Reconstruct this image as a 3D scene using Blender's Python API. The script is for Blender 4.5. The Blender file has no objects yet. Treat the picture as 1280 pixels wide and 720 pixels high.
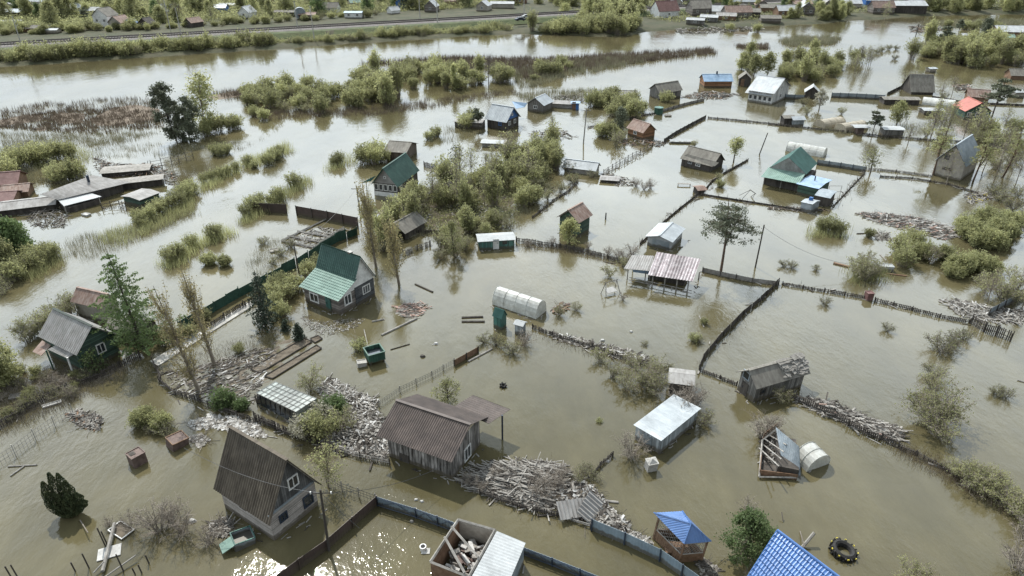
import bpy, bmesh, math, random
import numpy as np
from mathutils import Vector, Matrix
from math import radians, sin, cos, tan, pi, atan2, sqrt

# ---------------------------------------------------------------- camera / light
S = bpy.context.scene
COL = S.collection
F, PITCH, HC = 854.0, radians(28.5), 40.0
cam = bpy.data.objects.new('camera', bpy.data.cameras.new('camera'))
COL.objects.link(cam)
cam.data.sensor_width = 36; cam.data.lens = 36*F/1280
cam.data.clip_start = .5; cam.data.clip_end = 9000
cam.location = (0, 0, HC); cam.rotation_euler = (pi/2-PITCH, 0, 0)
S.camera = cam
SUN_EL, SUN_AZ = radians(52), radians(-25)
W = bpy.data.worlds.new('World'); S.world = W; W.use_nodes = True
nt = W.node_tree; N_ = nt.nodes; K_ = nt.links
bg = N_['Background']
sky = N_.new('ShaderNodeTexSky'); sky.sky_type = 'NISHITA'; sky.sun_disc = False
sky.sun_elevation = SUN_EL; sky.sun_rotation = SUN_AZ; sky.dust_density = 3.0; sky.air_density = 1.0
tc = N_.new('ShaderNodeTexCoord')
mp = N_.new('ShaderNodeMapping'); mp.inputs['Scale'].default_value = (1.2, 1.2, 3.0)
nz = N_.new('ShaderNodeTexNoise'); nz.inputs['Scale'].default_value = 1.6; nz.inputs['Detail'].default_value = 7; nz.inputs['Roughness'].default_value = .55
rp = N_.new('ShaderNodeValToRGB'); rp.color_ramp.elements[0].position = .22; rp.color_ramp.elements[1].position = .46
mx = N_.new('ShaderNodeMixRGB'); mx.inputs['Color2'].default_value = (8.0, 9.0, 9.8, 1)
hs = N_.new('ShaderNodeHueSaturation'); hs.inputs['Saturation'].default_value = .65
K_.new(tc.outputs['Generated'], mp.inputs['Vector']); K_.new(mp.outputs['Vector'], nz.inputs['Vector'])
K_.new(nz.outputs['Fac'], rp.inputs['Fac']); K_.new(rp.outputs['Color'], mx.inputs['Fac'])
K_.new(sky.outputs['Color'], hs.inputs['Color']); K_.new(hs.outputs['Color'], mx.inputs['Color1']); 
# thin bright cloud on the sun's side of the sky, duller behind the camera
sv = Vector((sin(SUN_AZ)*cos(SUN_EL), cos(SUN_AZ)*cos(SUN_EL), sin(SUN_EL)))
dt = N_.new('ShaderNodeVectorMath'); dt.operation = 'DOT_PRODUCT'; dt.inputs[1].default_value = sv; K_.new(tc.outputs['Generated'], dt.inputs[0])
gr = N_.new('ShaderNodeMapRange'); gr.inputs['From Min'].default_value = 0; gr.inputs['From Max'].default_value = .75; gr.inputs['To Min'].default_value = .25; gr.inputs['To Max'].default_value = 1.0
sx_ = N_.new('ShaderNodeSeparateXYZ'); K_.new(tc.outputs['Generated'], sx_.inputs[0])
lo_ = N_.new('ShaderNodeValToRGB'); lo_.color_ramp.elements[0].position = 0; lo_.color_ramp.elements[1].position = .9
for e_, v_ in ((lo_.color_ramp.elements[0], .36), (lo_.color_ramp.elements[1], .17)): e_.color = (v_, v_, v_, 1)
for p_, v_ in ((.2, .44), (.34, 1.0), (.5, 1.0), (.66, .48), (.8, .2)): e_ = lo_.color_ramp.elements.new(p_); e_.color = (v_, v_, v_, 1)
K_.new(sx_.outputs['Z'], lo_.inputs['Fac'])
l2_ = N_.new('ShaderNodeMath'); l2_.operation = 'MULTIPLY'; l2_.inputs[1].default_value = 3.0; K_.new(lo_.outputs['Color'], l2_.inputs[0])
K_.new(dt.outputs['Value'], gr.inputs['Value'])
gg = N_.new('ShaderNodeMath'); gg.operation = 'MULTIPLY'; K_.new(gr.outputs[0], gg.inputs[0]); K_.new(l2_.outputs[0], gg.inputs[1])
gm = N_.new('ShaderNodeMixRGB'); gm.blend_type = 'MULTIPLY'; gm.inputs['Fac'].default_value = 1; K_.new(mx.outputs['Color'], gm.inputs['Color1']); K_.new(gg.outputs[0], gm.inputs['Color2'])
K_.new(gm.outputs['Color'], bg.inputs['Color'])
bg.inputs['Strength'].default_value = .13
sd = bpy.data.lights.new('sun', 'SUN'); sd.energy = 4.8; sd.angle = radians(.5); sd.color = (1, .965, .9)
so = bpy.data.objects.new('sun', sd); COL.objects.link(so)
sv = Vector((sin(SUN_AZ)*cos(SUN_EL), cos(SUN_AZ)*cos(SUN_EL), sin(SUN_EL)))
so.rotation_euler = sv.to_track_quat('Z', 'Y').to_euler()
so.location = sv*100
S.view_settings.view_transform = 'Standard'; S.view_settings.look = 'None'; S.view_settings.gamma = 1
S.view_settings.exposure = 0.22

# ---------------------------------------------------------------- geometry of the ground
CP, SP = cos(PITCH), sin(PITCH)
def P(px, py, z=0.0):
    """world point at height z seen at photo pixel (px,py)"""
    x, d = px-640.0, py-360.0
    dx, dy, dz = x, F*CP-d*SP, -F*SP-d*CP
    t = (z-HC)/dz
    return Vector((dx*t, dy*t, z))
def hsolve(p, py):
    """height above ground point p that projects to photo row py"""
    d = (py-360.0)/F
    # depth = y*CP+(HC-z)*SP ; down = (HC-z)*CP - y*SP ; down/depth = d
    q = p.y*(d*CP+SP)/(CP-d*SP)
    return HC-q
def ppm(p):
    return F/(p.y*CP+(HC-p.z)*SP)

# ---------------------------------------------------------------- materials
def mat(name, c1, c2=None, scale=3.0, rough=.8, metal=0.0, bump=0.0, lines=None, linecol=None, spec=.3, trans=0.0, detail=5, sx=(1,1,1), alpha=1.0, contrast=(.35,.65), rnd=0.0, tide=None):
    if tide is None: tide = any(q in name for q in ('wall', 'brick', 'plaster', 'clad', 'siding', 'boards', 'sheet', 'planks'))
    m = bpy.data.materials.new(name); m.use_nodes = True
    n, k = m.node_tree.nodes, m.node_tree.links
    b = n['Principled BSDF']; b.inputs['Roughness'].default_value = rough; b.inputs['Metallic'].default_value = metal
    b.inputs['Specular IOR Level'].default_value = spec
    c2 = c2 or tuple(x*.72 for x in c1)
    t = n.new('ShaderNodeTexCoord'); mpn = n.new('ShaderNodeMapping'); mpn.inputs['Scale'].default_value = sx
    k.new(t.outputs['Object'], mpn.inputs['Vector'])
    no = n.new('ShaderNodeTexNoise'); no.inputs['Scale'].default_value = scale; no.inputs['Detail'].default_value = detail; no.inputs['Roughness'].default_value = .6
    k.new(mpn.outputs['Vector'], no.inputs['Vector'])
    r = n.new('ShaderNodeValToRGB'); r.color_ramp.elements[0].position = contrast[0]; r.color_ramp.elements[1].position = contrast[1]
    r.color_ramp.elements[0].color = (*c1, 1); r.color_ramp.elements[1].color = (*c2, 1)
    k.new(no.outputs['Fac'], r.inputs['Fac'])
    out = r.outputs['Color']; h = no.outputs['Fac']
    if lines:   # (axis vector, period)  stripes between boards / sheets, a surface pattern
        ax, per = lines
        dp = n.new('ShaderNodeVectorMath'); dp.operation = 'DOT_PRODUCT'; dp.inputs[1].default_value = ax
        k.new(t.outputs['Object'], dp.inputs[0])
        dv = n.new('ShaderNodeMath'); dv.operation = 'DIVIDE'; dv.inputs[1].default_value = per; k.new(dp.outputs['Value'], dv.inputs[0])
        fr = n.new('ShaderNodeMath'); fr.operation = 'FRACT'; k.new(dv.outputs[0], fr.inputs[0])
        lt = n.new('ShaderNodeMath'); lt.operation = 'LESS_THAN'; lt.inputs[1].default_value = .14; k.new(fr.outputs[0], lt.inputs[0])
        fl = n.new('ShaderNodeMath'); fl.operation = 'FLOOR'; k.new(dv.outputs[0], fl.inputs[0])
        wn = n.new('ShaderNodeTexWhiteNoise'); wn.noise_dimensions = '1D'; k.new(fl.outputs[0], wn.inputs['W'])
        mr = n.new('ShaderNodeMapRange'); mr.inputs['To Min'].default_value = .6; mr.inputs['To Max'].default_value = 1.35; k.new(wn.outputs['Value'], mr.inputs['Value'])
        mu = n.new('ShaderNodeMixRGB'); mu.blend_type = 'MULTIPLY'; mu.inputs['Fac'].default_value = 1; k.new(out, mu.inputs['Color1']); k.new(mr.outputs[0], mu.inputs['Color2'])
        m2 = n.new('ShaderNodeMixRGB'); m2.inputs['Color2'].default_value = (*(linecol or tuple(x*.3 for x in c1)), 1)
        k.new(lt.outputs[0], m2.inputs['Fac']); k.new(mu.outputs['Color'], m2.inputs['Color1']); out = m2.outputs['Color']
    if rnd:
        oi = n.new('ShaderNodeObjectInfo'); mr = n.new('ShaderNodeMapRange'); mr.inputs['To Min'].default_value = 1-rnd; mr.inputs['To Max'].default_value = 1+rnd
        k.new(oi.outputs['Random'], mr.inputs['Value'])
        mu = n.new('ShaderNodeMixRGB'); mu.blend_type = 'MULTIPLY'; mu.inputs['Fac'].default_value = 1
        k.new(out, mu.inputs['Color1']); k.new(mr.outputs[0], mu.inputs['Color2']); out = mu.outputs['Color']
    big = n.new('ShaderNodeTexNoise'); big.inputs['Scale'].default_value = .55; big.inputs['Detail'].default_value = 6; big.inputs['Roughness'].default_value = .7; k.new(t.outputs['Object'], big.inputs['Vector'])
    br = n.new('ShaderNodeMapRange'); br.inputs['From Min'].default_value = .3; br.inputs['From Max'].default_value = .7; br.inputs['To Min'].default_value = .72; br.inputs['To Max'].default_value = 1.22; k.new(big.outputs['Fac'], br.inputs['Value'])
    bm_ = n.new('ShaderNodeMixRGB'); bm_.blend_type = 'MULTIPLY'; bm_.inputs['Fac'].default_value = 1; k.new(out, bm_.inputs['Color1']); k.new(br.outputs[0], bm_.inputs['Color2']); out = bm_.outputs['Color']
    if tide:    # mud and damp left by the falling water, a ragged band above the waterline
        sp_ = n.new('ShaderNodeSeparateXYZ'); k.new(t.outputs['Object'], sp_.inputs[0]); nn = n.new('ShaderNodeTexNoise'); nn.inputs['Scale'].default_value = 2.2; nn.inputs['Detail'].default_value = 5; k.new(t.outputs['Object'], nn.inputs['Vector'])
        ma = n.new('ShaderNodeMath'); ma.operation = 'MULTIPLY_ADD'; ma.inputs[1].default_value = -.7; k.new(nn.outputs['Fac'], ma.inputs[0]); k.new(sp_.outputs['Z'], ma.inputs[2])
        mr_ = n.new('ShaderNodeMapRange'); mr_.inputs['From Min'].default_value = -.05; mr_.inputs['From Max'].default_value = .12; mr_.inputs['To Min'].default_value = .8; mr_.inputs['To Max'].default_value = 0; k.new(ma.outputs[0], mr_.inputs['Value'])
        mm = n.new('ShaderNodeMixRGB'); mm.inputs['Color2'].default_value = (.075, .062, .042, 1); k.new(mr_.outputs[0], mm.inputs['Fac']); k.new(out, mm.inputs['Color1']); out = mm.outputs['Color']
    k.new(out, b.inputs['Base Color'])
    if bump:
        bp = n.new('ShaderNodeBump'); bp.inputs['Strength'].default_value = bump; bp.inputs['Distance'].default_value = .05
        k.new(h, bp.inputs['Height']); k.new(bp.outputs['Normal'], b.inputs['Normal'])
    if trans:   # thin leaf or film: part of the light comes through
        tr = n.new('ShaderNodeBsdfTranslucent'); ms = n.new('ShaderNodeMixShader'); ms.inputs['Fac'].default_value = trans
        k.new(out, tr.inputs['Color']); k.new(b.outputs[0], ms.inputs[1]); k.new(tr.outputs[0], ms.inputs[2])
        k.new(ms.outputs[0], n['Material Output'].inputs['Surface'])
    if alpha < 1: b.inputs['Alpha'].default_value = alpha
    return m
X, Y, Z = (1,0,0), (0,1,0), (0,0,1)
M = dict(
 wood_dark = mat('dark weathered wood', (.035,.03,.026), (.085,.075,.065), 2, .85, bump=.3, sx=(1,1,.2)),
 wood_grey = mat('grey weathered wood', (.17,.16,.145), (.30,.285,.26), 2.5, .85, bump=.3),
 wood_pale = mat('sun bleached wood', (.28,.265,.24), (.175,.165,.15), 3, .8),
 wood_brown = mat('brown wood', (.13,.075,.045), (.20,.13,.085), 3, .8),
 wood_red = mat('pinkish debris wood', (.33,.22,.18), (.22,.15,.12), 3, .8),
 board_x = mat('old vertical boards', (.055,.047,.04), (.20,.18,.16), 1.2, .85, lines=(X,.2), linecol=(.008,.007,.006), bump=.2, sx=(3,3,.5)),
 board_y = mat('old vertical boards cross', (.055,.047,.04), (.20,.18,.16), 1.2, .85, lines=(Y,.2), linecol=(.008,.007,.006), bump=.2, sx=(3,3,.5)),
 board_z = mat('horizontal boards', (.10,.09,.08), (.19,.175,.155), 2, .85, lines=(Z,.22), bump=.2, sx=(.5,.5,3)),
 grey_clap = mat('dark grey siding', (.055,.06,.065), (.09,.092,.095), 1.5, .7, lines=(Z,.2)),
 gable_grey = mat('grey gable boards', (.12,.12,.118), (.065,.067,.068), 1.5, .75, lines=(Y,.18)),
 brown_clap = mat('grey brown cladding', (.19,.17,.15), (.14,.125,.115), 1.5, .8, lines=(Z,.3)),
 green_clap = mat('dark green painted boards', (.035,.07,.052), (.06,.095,.075), 1.5, .7, lines=(Z,.2)),
 teal_clap = mat('teal painted boards', (.05,.16,.135), (.10,.19,.165), 1.5, .6, lines=(X,.5)),
 green_paint = mat('green paint', (.035,.09,.065), (.05,.105,.08), 3, .55),
 blue_paint = mat('blue paint', (.03,.11,.33), (.06,.15,.34), 3, .5),
 brick = mat('pale brick wall', (.27,.245,.22), (.36,.33,.30), 7, .9, lines=(Z,.085), linecol=(.20,.185,.165), bump=.2),
 plaster = mat('grey plaster', (.34,.31,.265), (.25,.23,.195), 2, .9),
 wallwhite = mat('white painted wall', (.68,.68,.66), (.52,.52,.5), 2, .7),
 cream = mat('cream gable', (.50,.44,.31), (.42,.37,.27), 2, .7),
 redbrick = mat('red brick', (.20,.10,.07), (.15,.08,.058), 8, .9),
 orange = mat('orange brown planks', (.26,.14,.075), (.19,.10,.055), 3, .8, lines=(Z,.2)),
 asb = mat('weathered asbestos roofing', (.125,.115,.10), (.20,.19,.165), 1.2, .85, bump=.2, sx=(2,.5,1)),
 asb_light = mat('pale asbestos roofing', (.29,.285,.275), (.20,.19,.18), 1.3, .8, sx=(2,.5,1)),
 asb_brown = mat('brown weathered corrugated roofing', (.075,.062,.048), (.13,.11,.085), 1.0, .85, bump=.2, sx=(2,.4,1)),
 roof_brown = mat('brown metal roofing', (.08,.066,.06), (.105,.085,.075), 1.5, .6, spec=.25),
 roof_tile = mat('pale patterned tile roofing', (.40,.37,.38), (.22,.18,.19), 2, .6, lines=(X,.35), linecol=(.16,.13,.135)),
 roof_green = mat('dark green metal roofing', (.033,.072,.06), (.045,.088,.074), 1.2, .65, spec=.2),
 roof_lgreen = mat('sun faded green metal roofing', (.15,.235,.20), (.19,.28,.24), 1.2, .6, spec=.25),
 roof_teal = mat('dark teal roofing', (.03,.08,.07), (.045,.10,.088), 1.2, .7, spec=.15),
 roof_blue = mat('bright blue metal roofing', (.045,.12,.31), (.07,.15,.34), 1.0, .3, spec=.6),
 roof_lblue = mat('light blue roofing', (.19,.29,.41), (.25,.34,.45), 1.2, .5),
 roof_red = mat('red roofing', (.36,.10,.075), (.28,.085,.06), 1.5, .6),
 roof_rust = mat('rusty roofing', (.17,.105,.08), (.28,.22,.19), 1.5, .8, sx=(2,.6,1)),
 roof_maroon = mat('maroon roofing', (.12,.06,.055), (.17,.10,.09), 1.5, .7),
 zinc = mat('galvanised sheet', (.27,.295,.31), (.34,.365,.38), 1.0, .5, metal=.15, spec=.3, sx=(2,.5,1)),
 zinc_white = mat('white metal sheet', (.37,.385,.39), (.29,.305,.31), 1.2, .6, spec=.25),
 zinc_dark = mat('dull blue grey sheet', (.19,.225,.25), (.27,.30,.32), 1.2, .5, metal=.2),
 fence_brown = mat('dark brown corrugated fence sheet', (.05,.036,.032), (.07,.05,.045), 1, .5, spec=.4),
 fence_blue = mat('blue grey fence sheet', (.16,.21,.25), (.20,.25,.285), 1, .5, spec=.4),
 steel_dark = mat('dark steel', (.03,.045,.07), (.05,.06,.08), 3, .5, metal=.3),
 mesh_green = mat('green mesh screen', (.03,.075,.055), (.05,.105,.08), 4, .7, trans=.3),
 film = mat('milky greenhouse film', (.66,.67,.64), (.50,.50,.46), 2.5, .35, trans=.35, spec=.5),
 film_tan = mat('tan greenhouse film', (.48,.43,.33), (.36,.32,.25), 2.5, .5, trans=.3),
 glass = mat('window glass', (.02,.025,.03), (.03,.035,.04), 1, .08, spec=.8),
 glasspane = mat('old greenhouse glass', (.33,.365,.345), (.22,.25,.235), 1.6, .3, spec=.5, lines=(X,.55), linecol=(.20,.21,.20)),
 white = mat('white paint', (.66,.66,.64), (.52,.52,.5), 4, .5),
 soil = mat('garden soil', (.085,.07,.052), (.14,.118,.09), 6, .95, bump=.5),
 land = mat('spring ground', (.038,.044,.02), (.07,.065,.038), .15, .95, detail=9, bump=.4),
 bank = mat('railway bank soil', (.035,.035,.022), (.09,.085,.055), .5, .95, detail=9, bump=.5),
 grass = mat('short grass', (.055,.075,.03), (.08,.09,.042), .6, .95),
 ballast = mat('railway ballast', (.21,.195,.18), (.13,.12,.115), 4, .95, bump=.5),
 railsteel = mat('rail steel', (.05,.048,.05), (.085,.075,.07), 4, .4, metal=.5),
 concrete = mat('concrete', (.42,.41,.38), (.30,.29,.27), 3, .9),
 rubber = mat('tyre rubber', (.014,.014,.014), (.03,.028,.026), 6, .8),
 rust = mat('rusted steel', (.085,.06,.052), (.15,.11,.095), 3, .7, metal=.2),
 bark = mat('bark', (.10,.085,.07), (.055,.045,.038), 4, .9, sx=(3,3,.6)),
 bark_pale = mat('pale bark', (.26,.22,.17), (.16,.135,.105), 4, .9, sx=(3,3,.6)),
 bark_pine = mat('orange pine bark', (.15,.095,.06), (.07,.055,.045), 3, .9),
 twig = mat('bare twigs', (.19,.165,.135), (.29,.255,.215), 2, .9),
 twig_dark = mat('dark bare twigs', (.11,.095,.08), (.18,.16,.135), 2, .9),
 leaf_yg = mat('yellow green young leaves', (.39,.39,.19), (.28,.29,.14), 5.5, .7, trans=.6, rnd=.25),
 leaf_ol = mat('olive leaves', (.35,.35,.17), (.25,.26,.13), 5.5, .7, trans=.6, rnd=.25),
 leaf_gr = mat('fresh green leaves', (.15,.20,.08), (.10,.145,.06), 5.5, .7, trans=.45, rnd=.2),
 leaf_tan = mat('catkin tan leaves', (.40,.34,.18), (.29,.26,.13), 5.5, .8, trans=.45, rnd=.2),
 leaf_pine = mat('pine needles', (.115,.13,.085), (.165,.18,.12), 5, .7, trans=.15, rnd=.15),
 leaf_spruce = mat('spruce needles', (.035,.052,.034), (.055,.075,.048), 5, .7, trans=.1),
 leaf_thuja = mat('thuja scales', (.035,.052,.022), (.075,.085,.035), 2.2, .75, trans=.1),
 leaf_white = mat('white blossom', (.48,.46,.38), (.26,.25,.17), 1.6, .7, trans=.3),
 reed = mat('dry reed', (.20,.20,.12), (.28,.26,.18), .3, .85, trans=.2),
 reed_brown = mat('brown sedge', (.13,.10,.075), (.19,.155,.115), .3, .9, trans=.1),
 cloth_white = mat('white scraps', (.46,.455,.44), (.33,.325,.31), 4, .8),
 wire = mat('wire', (.07,.07,.07), (.1,.1,.1), 3, .6),
 yellow = mat('yellow paint', (.55,.45,.06), (.45,.38,.06), 3, .6),
)

# ---------------------------------------------------------------- object helpers
def tag(o, label=None, cat=None, group=None, kind=None):
    if label: o['label'] = label
    if cat: o['category'] = cat
    if group: o['group'] = group
    if kind: o['kind'] = kind
    return o
def empty(name, loc, rz=0.0, tilt=(0,0)):
    o = bpy.data.objects.new(name, None); COL.objects.link(o)
    o.location = loc; o.rotation_euler = (tilt[0], tilt[1], rz); o.empty_display_size = .3
    return o
class MB:
    """collects faces, then becomes one mesh"""
    def __init__(s): s.v = []; s.f = []; s.m = []; s.cur = 0
    def poly(s, pts, mi=None):
        b = len(s.v); s.v += [tuple(p) for p in pts]; s.f.append(tuple(range(b, b+len(pts)))); s.m.append(s.cur if mi is None else mi)
    def hexa(s, p, mi=None):   # p: 4 bottom then 4 top corners, same winding
        b = len(s.v); s.v += [tuple(q) for q in p]
        for q in ((0,3,2,1),(4,5,6,7),(0,1,5,4),(1,2,6,5),(2,3,7,6),(3,0,4,7)):
            s.f.append(tuple(b+i for i in q)); s.m.append(s.cur if mi is None else mi)
    def box(s, c, d, mi=None, R=None):
        x, y, z = d[0]/2, d[1]/2, d[2]/2
        p = [Vector(q) for q in ((-x,-y,-z),(x,-y,-z),(x,y,-z),(-x,y,-z),(-x,-y,z),(x,-y,z),(x,y,z),(-x,y,z))]
        if R is not None: p = [R @ q for q in p]
        c = Vector(c); s.hexa([c+q for q in p], mi)
    def bar(s, a, b, r, n=4, r2=None, mi=None):
        a = Vector(a); b = Vector(b); d = b-a
        if d.length < 1e-6: return
        d.normalize(); u = d.orthogonal().normalized(); w = d.cross(u); r2 = r if r2 is None else r2
        k = len(s.v)
        for c, rr in ((a, r), (b, r2)):
            for i in range(n):
                t = 2*pi*i/n+.785; s.v.append(tuple(c+(u*cos(t)+w*sin(t))*rr))
        for i in range(n):
            j = (i+1) % n; s.f.append((k+i, k+j, k+n+j, k+n+i)); s.m.append(s.cur if mi is None else mi)
        s.f.append(tuple(k+i for i in reversed(range(n)))); s.m.append(s.cur if mi is None else mi)
        s.f.append(tuple(k+n+i for i in range(n))); s.m.append(s.cur if mi is None else mi)
    def prism(s, prof, x0, x1, flip=1, mi=None):   # profile in (y,z), extruded in x
        n = len(prof); b = len(s.v)
        for x in (x0, x1):
            for (y, z) in prof: s.v.append((x, y*flip, z))
        for i in range(n):
            j = (i+1) % n; s.f.append((b+i, b+j, b+n+j, b+n+i)); s.m.append(s.cur if mi is None else mi)
        s.f.append(tuple(b+i for i in range(n))); s.m.append(s.cur if mi is None else mi)
        s.f.append(tuple(b+n+i for i in range(n))); s.m.append(s.cur if mi is None else mi)
    def mesh(s, name, mats, fix=True):
        me = bpy.data.meshes.new(name); me.from_pydata(s.v, [], s.f)
        for m_ in (mats if isinstance(mats, (list, tuple)) else [mats]): me.materials.append(M[m_] if isinstance(m_, str) else m_)
        if any(s.m): me.polygons.foreach_set('material_index', s.m)
        if fix:
            bm = bmesh.new(); bm.from_mesh(me); bmesh.ops.recalc_face_normals(bm, faces=bm.faces); bm.to_mesh(me); bm.free()
        return me
    def build(s, name, mats, parent=None, fix=True):
        o = bpy.data.objects.new(name, s.mesh(name, mats, fix)); COL.objects.link(o)
        if parent is not None: o.parent = parent
        return o
def copy_tree(o, parent=None):
    c = o.copy(); COL.objects.link(c)
    if parent is not None: c.parent = parent
    for ch in o.children: copy_tree(ch, c)
    return c

# ---------------------------------------------------------------- buildings
BSEG = []
class Bld:
    """N near corner, G other end of the visible end (gable) wall, E other end of the visible long wall;
       all photo pixels on the water line. Local x runs N->E (the ridge), y runs N->G."""
    def __init__(s, name, label, cat, N, G, E, he=None, hr=None, topy=None, apexy=None, wall='wood_grey', gable=None, roof='asb',
                 prof=None, ov=.3, ovg=.3, corr=(.0,0), tile=0, tilt=(0,0), open_=False, group=None, th=.06, zb=-1.2, hipped=False, z0=0, roofname='roof'):
        n, g, e = (N, G, E) if isinstance(N, Vector) else (P(*N), P(*G), P(*E))
        u, v = g-n, e-n; lu, lv = u.length, v.length
        au, av = atan2(u.y, u.x), atan2(v.y, v.x)
        d = (au-av+pi) % (2*pi)-pi; sg = 1 if d > 0 else -1; err = (abs(d)-pi/2)*sg
        av += err/2
        s.s = sg; s.L, s.W = lv, lu
        vh = Vector((cos(av), sin(av), 0)); uh = Vector((-sin(av), cos(av), 0))*sg
        ctr = n+vh*lv/2+uh*lu/2
        if topy is not None: he = hsolve(n, topy)
        if apexy is not None: hr = hsolve(n+uh*lu/2, apexy)
        s.he, s.hr = he, hr
        if prof is None: prof = [(0, he), (.5, hr), (1, he)] if hr and hr > he+.05 else [(0, he), (1, he if not hr else hr)]
        s.prof = [((a-.5)*lu, z) for a, z in prof]
        if ctr.y < 105: BSEG.extend([(n, g), (n, e)])
        s.root = empty(name, (ctr.x, ctr.y, z0), av, tilt); tag(s.root, label, cat, group)
        L2 = lv/2; hi = max(z for _, z in s.prof); lo = min(z for _, z in s.prof)
        s.ov = ov
        if not open_:
            if gable:      # boarded gable above a wall of another kind
                w = MB(); w.box((0, 0, (zb+lo)/2), (lv, lu, lo-zb)); w.build('wall', wall, s.root)
                g_ = MB(); g_.prism([(s.prof[0][0]+.01, lo)]+[(y, z-.0) for y, z in s.prof if z > lo+.01]+[(s.prof[-1][0]-.01, lo)] if s.prof[0][1] <= lo+.01 else [(s.prof[0][0]+.01, lo)]+[(y, z) for y, z in s.prof]+[(s.prof[-1][0]-.01, lo)], -L2-.004, L2+.004, sg)
                g_.build('gable', gable, s.root)
            else:
                w = MB(); w.prism([(s.prof[0][0], zb)]+s.prof+[(s.prof[-1][0], zb)], -L2, L2, sg); w.build('wall', wall, s.root)
        if roof:
            r = MB(); s.roofslabs(r, s.prof, L2+ovg, ov, th, corr, tile, sg); s.roof = r.build(roofname, roof, s.root)
            if not tile and not hipped and hi > lo+.3 and len(s.prof) == 3 and lv > 3:
                c = MB(); c.box((0, s.prof[1][0]*sg, s.prof[1][1]+.085), (2*(L2+ovg)+.02, .26, .04)); c.build('ridge_cap', roof, s.root)
        # under-roof timber frame shown as fascia boards on the gable
    @staticmethod
    def roofslabs(r, prof, L2, ov, th, corr, tile, sg):
        per, amp = corr
        nx = max(1, int(2*L2/per*4)) if per else 1
        for i in range(len(prof)-1):
            (y0, z0), (y1, z1) = prof[i], prof[i+1]
            dy, dz = y1-y0, z1-z0; l = sqrt(dy*dy+dz*dz) or 1
            uy, uz = dy/l, dz/l; ny, nz = -uz, uy
            a = ov if i == 0 else 0; b = ov if i == len(prof)-2 else 0
            pts = [(-a, 0), (l+b, 0)]
            if tile:
                rows = max(1, int((l+a+b)/tile)); pts = []
                for q in range(rows):
                    t0, t1 = -a+(l+a+b)*q/rows, -a+(l+a+b)*(q+1)/rows
                    up = dz > 0 or (dz == 0)
                    pts += [(t0, .05 if up else 0), (t1-.002, 0 if up else .05)]
            sec = [(y0+uy*t+ny*(.012+h), z0+uz*t+nz*(.012+h)) for t, h in pts]
            b0 = len(r.v)
            for k in range(nx+1):
                x = -L2+2*L2*k/nx
                o = amp*sin(2*pi*x/per) if per else 0
                for (y, z) in sec: r.v.append((x, (y+ny*(o+th))*sg, z+nz*(o+th)))
                for (y, z) in sec: r.v.append((x, (y+ny*o)*sg, z+nz*o))
            m = len(sec); st = 2*m
            for k in range(nx):
                p, q = b0+k*st, b0+(k+1)*st
                for j in range(m-1):
                    r.f.append((p+j, p+j+1, q+j+1, q+j)); r.f.append((p+m+j, q+m+j, q+m+j+1, p+m+j+1)); r.m += [0, 0]
                r.f.append((p, q, q+m, p+m)); r.f.append((p+m-1, p+2*m-1, q+2*m-1, q+m-1)); r.m += [0, 0]
            for p in (b0, b0+nx*st):
                for j in range(m-1): r.f.append((p+j, p+m+j, p+m+j+1, p+j+1)); r.m.append(0)
    def at(s, side, t, z, out=0.0):
        if side == 'g': return Vector((-s.L/2-out, (-s.W/2+t*s.W)*s.s, z))
        if side == 'e': return Vector((-s.L/2+t*s.L, (-s.W/2-out)*s.s, z))
        if side == 'f': return Vector((s.L/2+out, (-s.W/2+t*s.W)*s.s, z))     # far end
        return Vector((-s.L/2+t*s.L, (s.W/2+out)*s.s, z))
    def pbox(s, mb, side, t, z, w, h, d, out):
        c = s.at(side, t, z, out); mb.box(c, (d, w, h) if side in 'gf' else (w, d, h))
    def win(s, side, t, z, w, h, frame='white', bars=1, glass='glass', fw=.1):
        p = MB(); out = .03
        for dz_ in (-1, 1): s.pbox(p, side, t, z+dz_*(h/2-fw/2), w, fw, .09, out)
        ln = s.W if side in 'gf' else s.L
        n = bars+1
        for i in range(n+1):
            tt = t+((-w/2+fw/2)+(w-fw)*i/n)/ln
            s.pbox(p, side, tt, z, fw if i in (0, n) else fw*.6, h-2*fw-.004, .09, out)
        fr = p.build('window', frame, s.root)
        g = MB(); s.pbox(g, side, t, z, w-fw*1.2, h-fw*1.2, .03, .012); g.build('pane', glass, fr)
        return fr
    def door(s, side, t, w=.85, h=1.9, m_='wood_brown', z0=-.9):
        p = MB(); s.pbox(p, side, t, z0+h/2, w, h, .07, .03); d = p.build('door', m_, s.root)
        q = MB(); c = s.at(side, t+.3*w/(s.W if side in 'gf' else s.L), z0+h*.6, .09); q.box(c, (.05, .05, .16)); q.build('handle', 'steel_dark', d)
        return d
    def box(s, name, m_, a, b, z, da, db, dz_, parent=None, rot=None):   # a along ridge, b across, metres from centre
        p = MB(); p.box((a, b*s.s, z), (da, db, dz_), R=rot); return p.build(name, m_, parent or s.root)
    def post(s, a, b, h, r=.07, m_='wood_grey', name='post', z0=-1.0):
        p = MB(); p.box((a, b*s.s, (h+z0)/2), (r*2, r*2, h-z0)); return p.build(name, m_, s.root)
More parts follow.
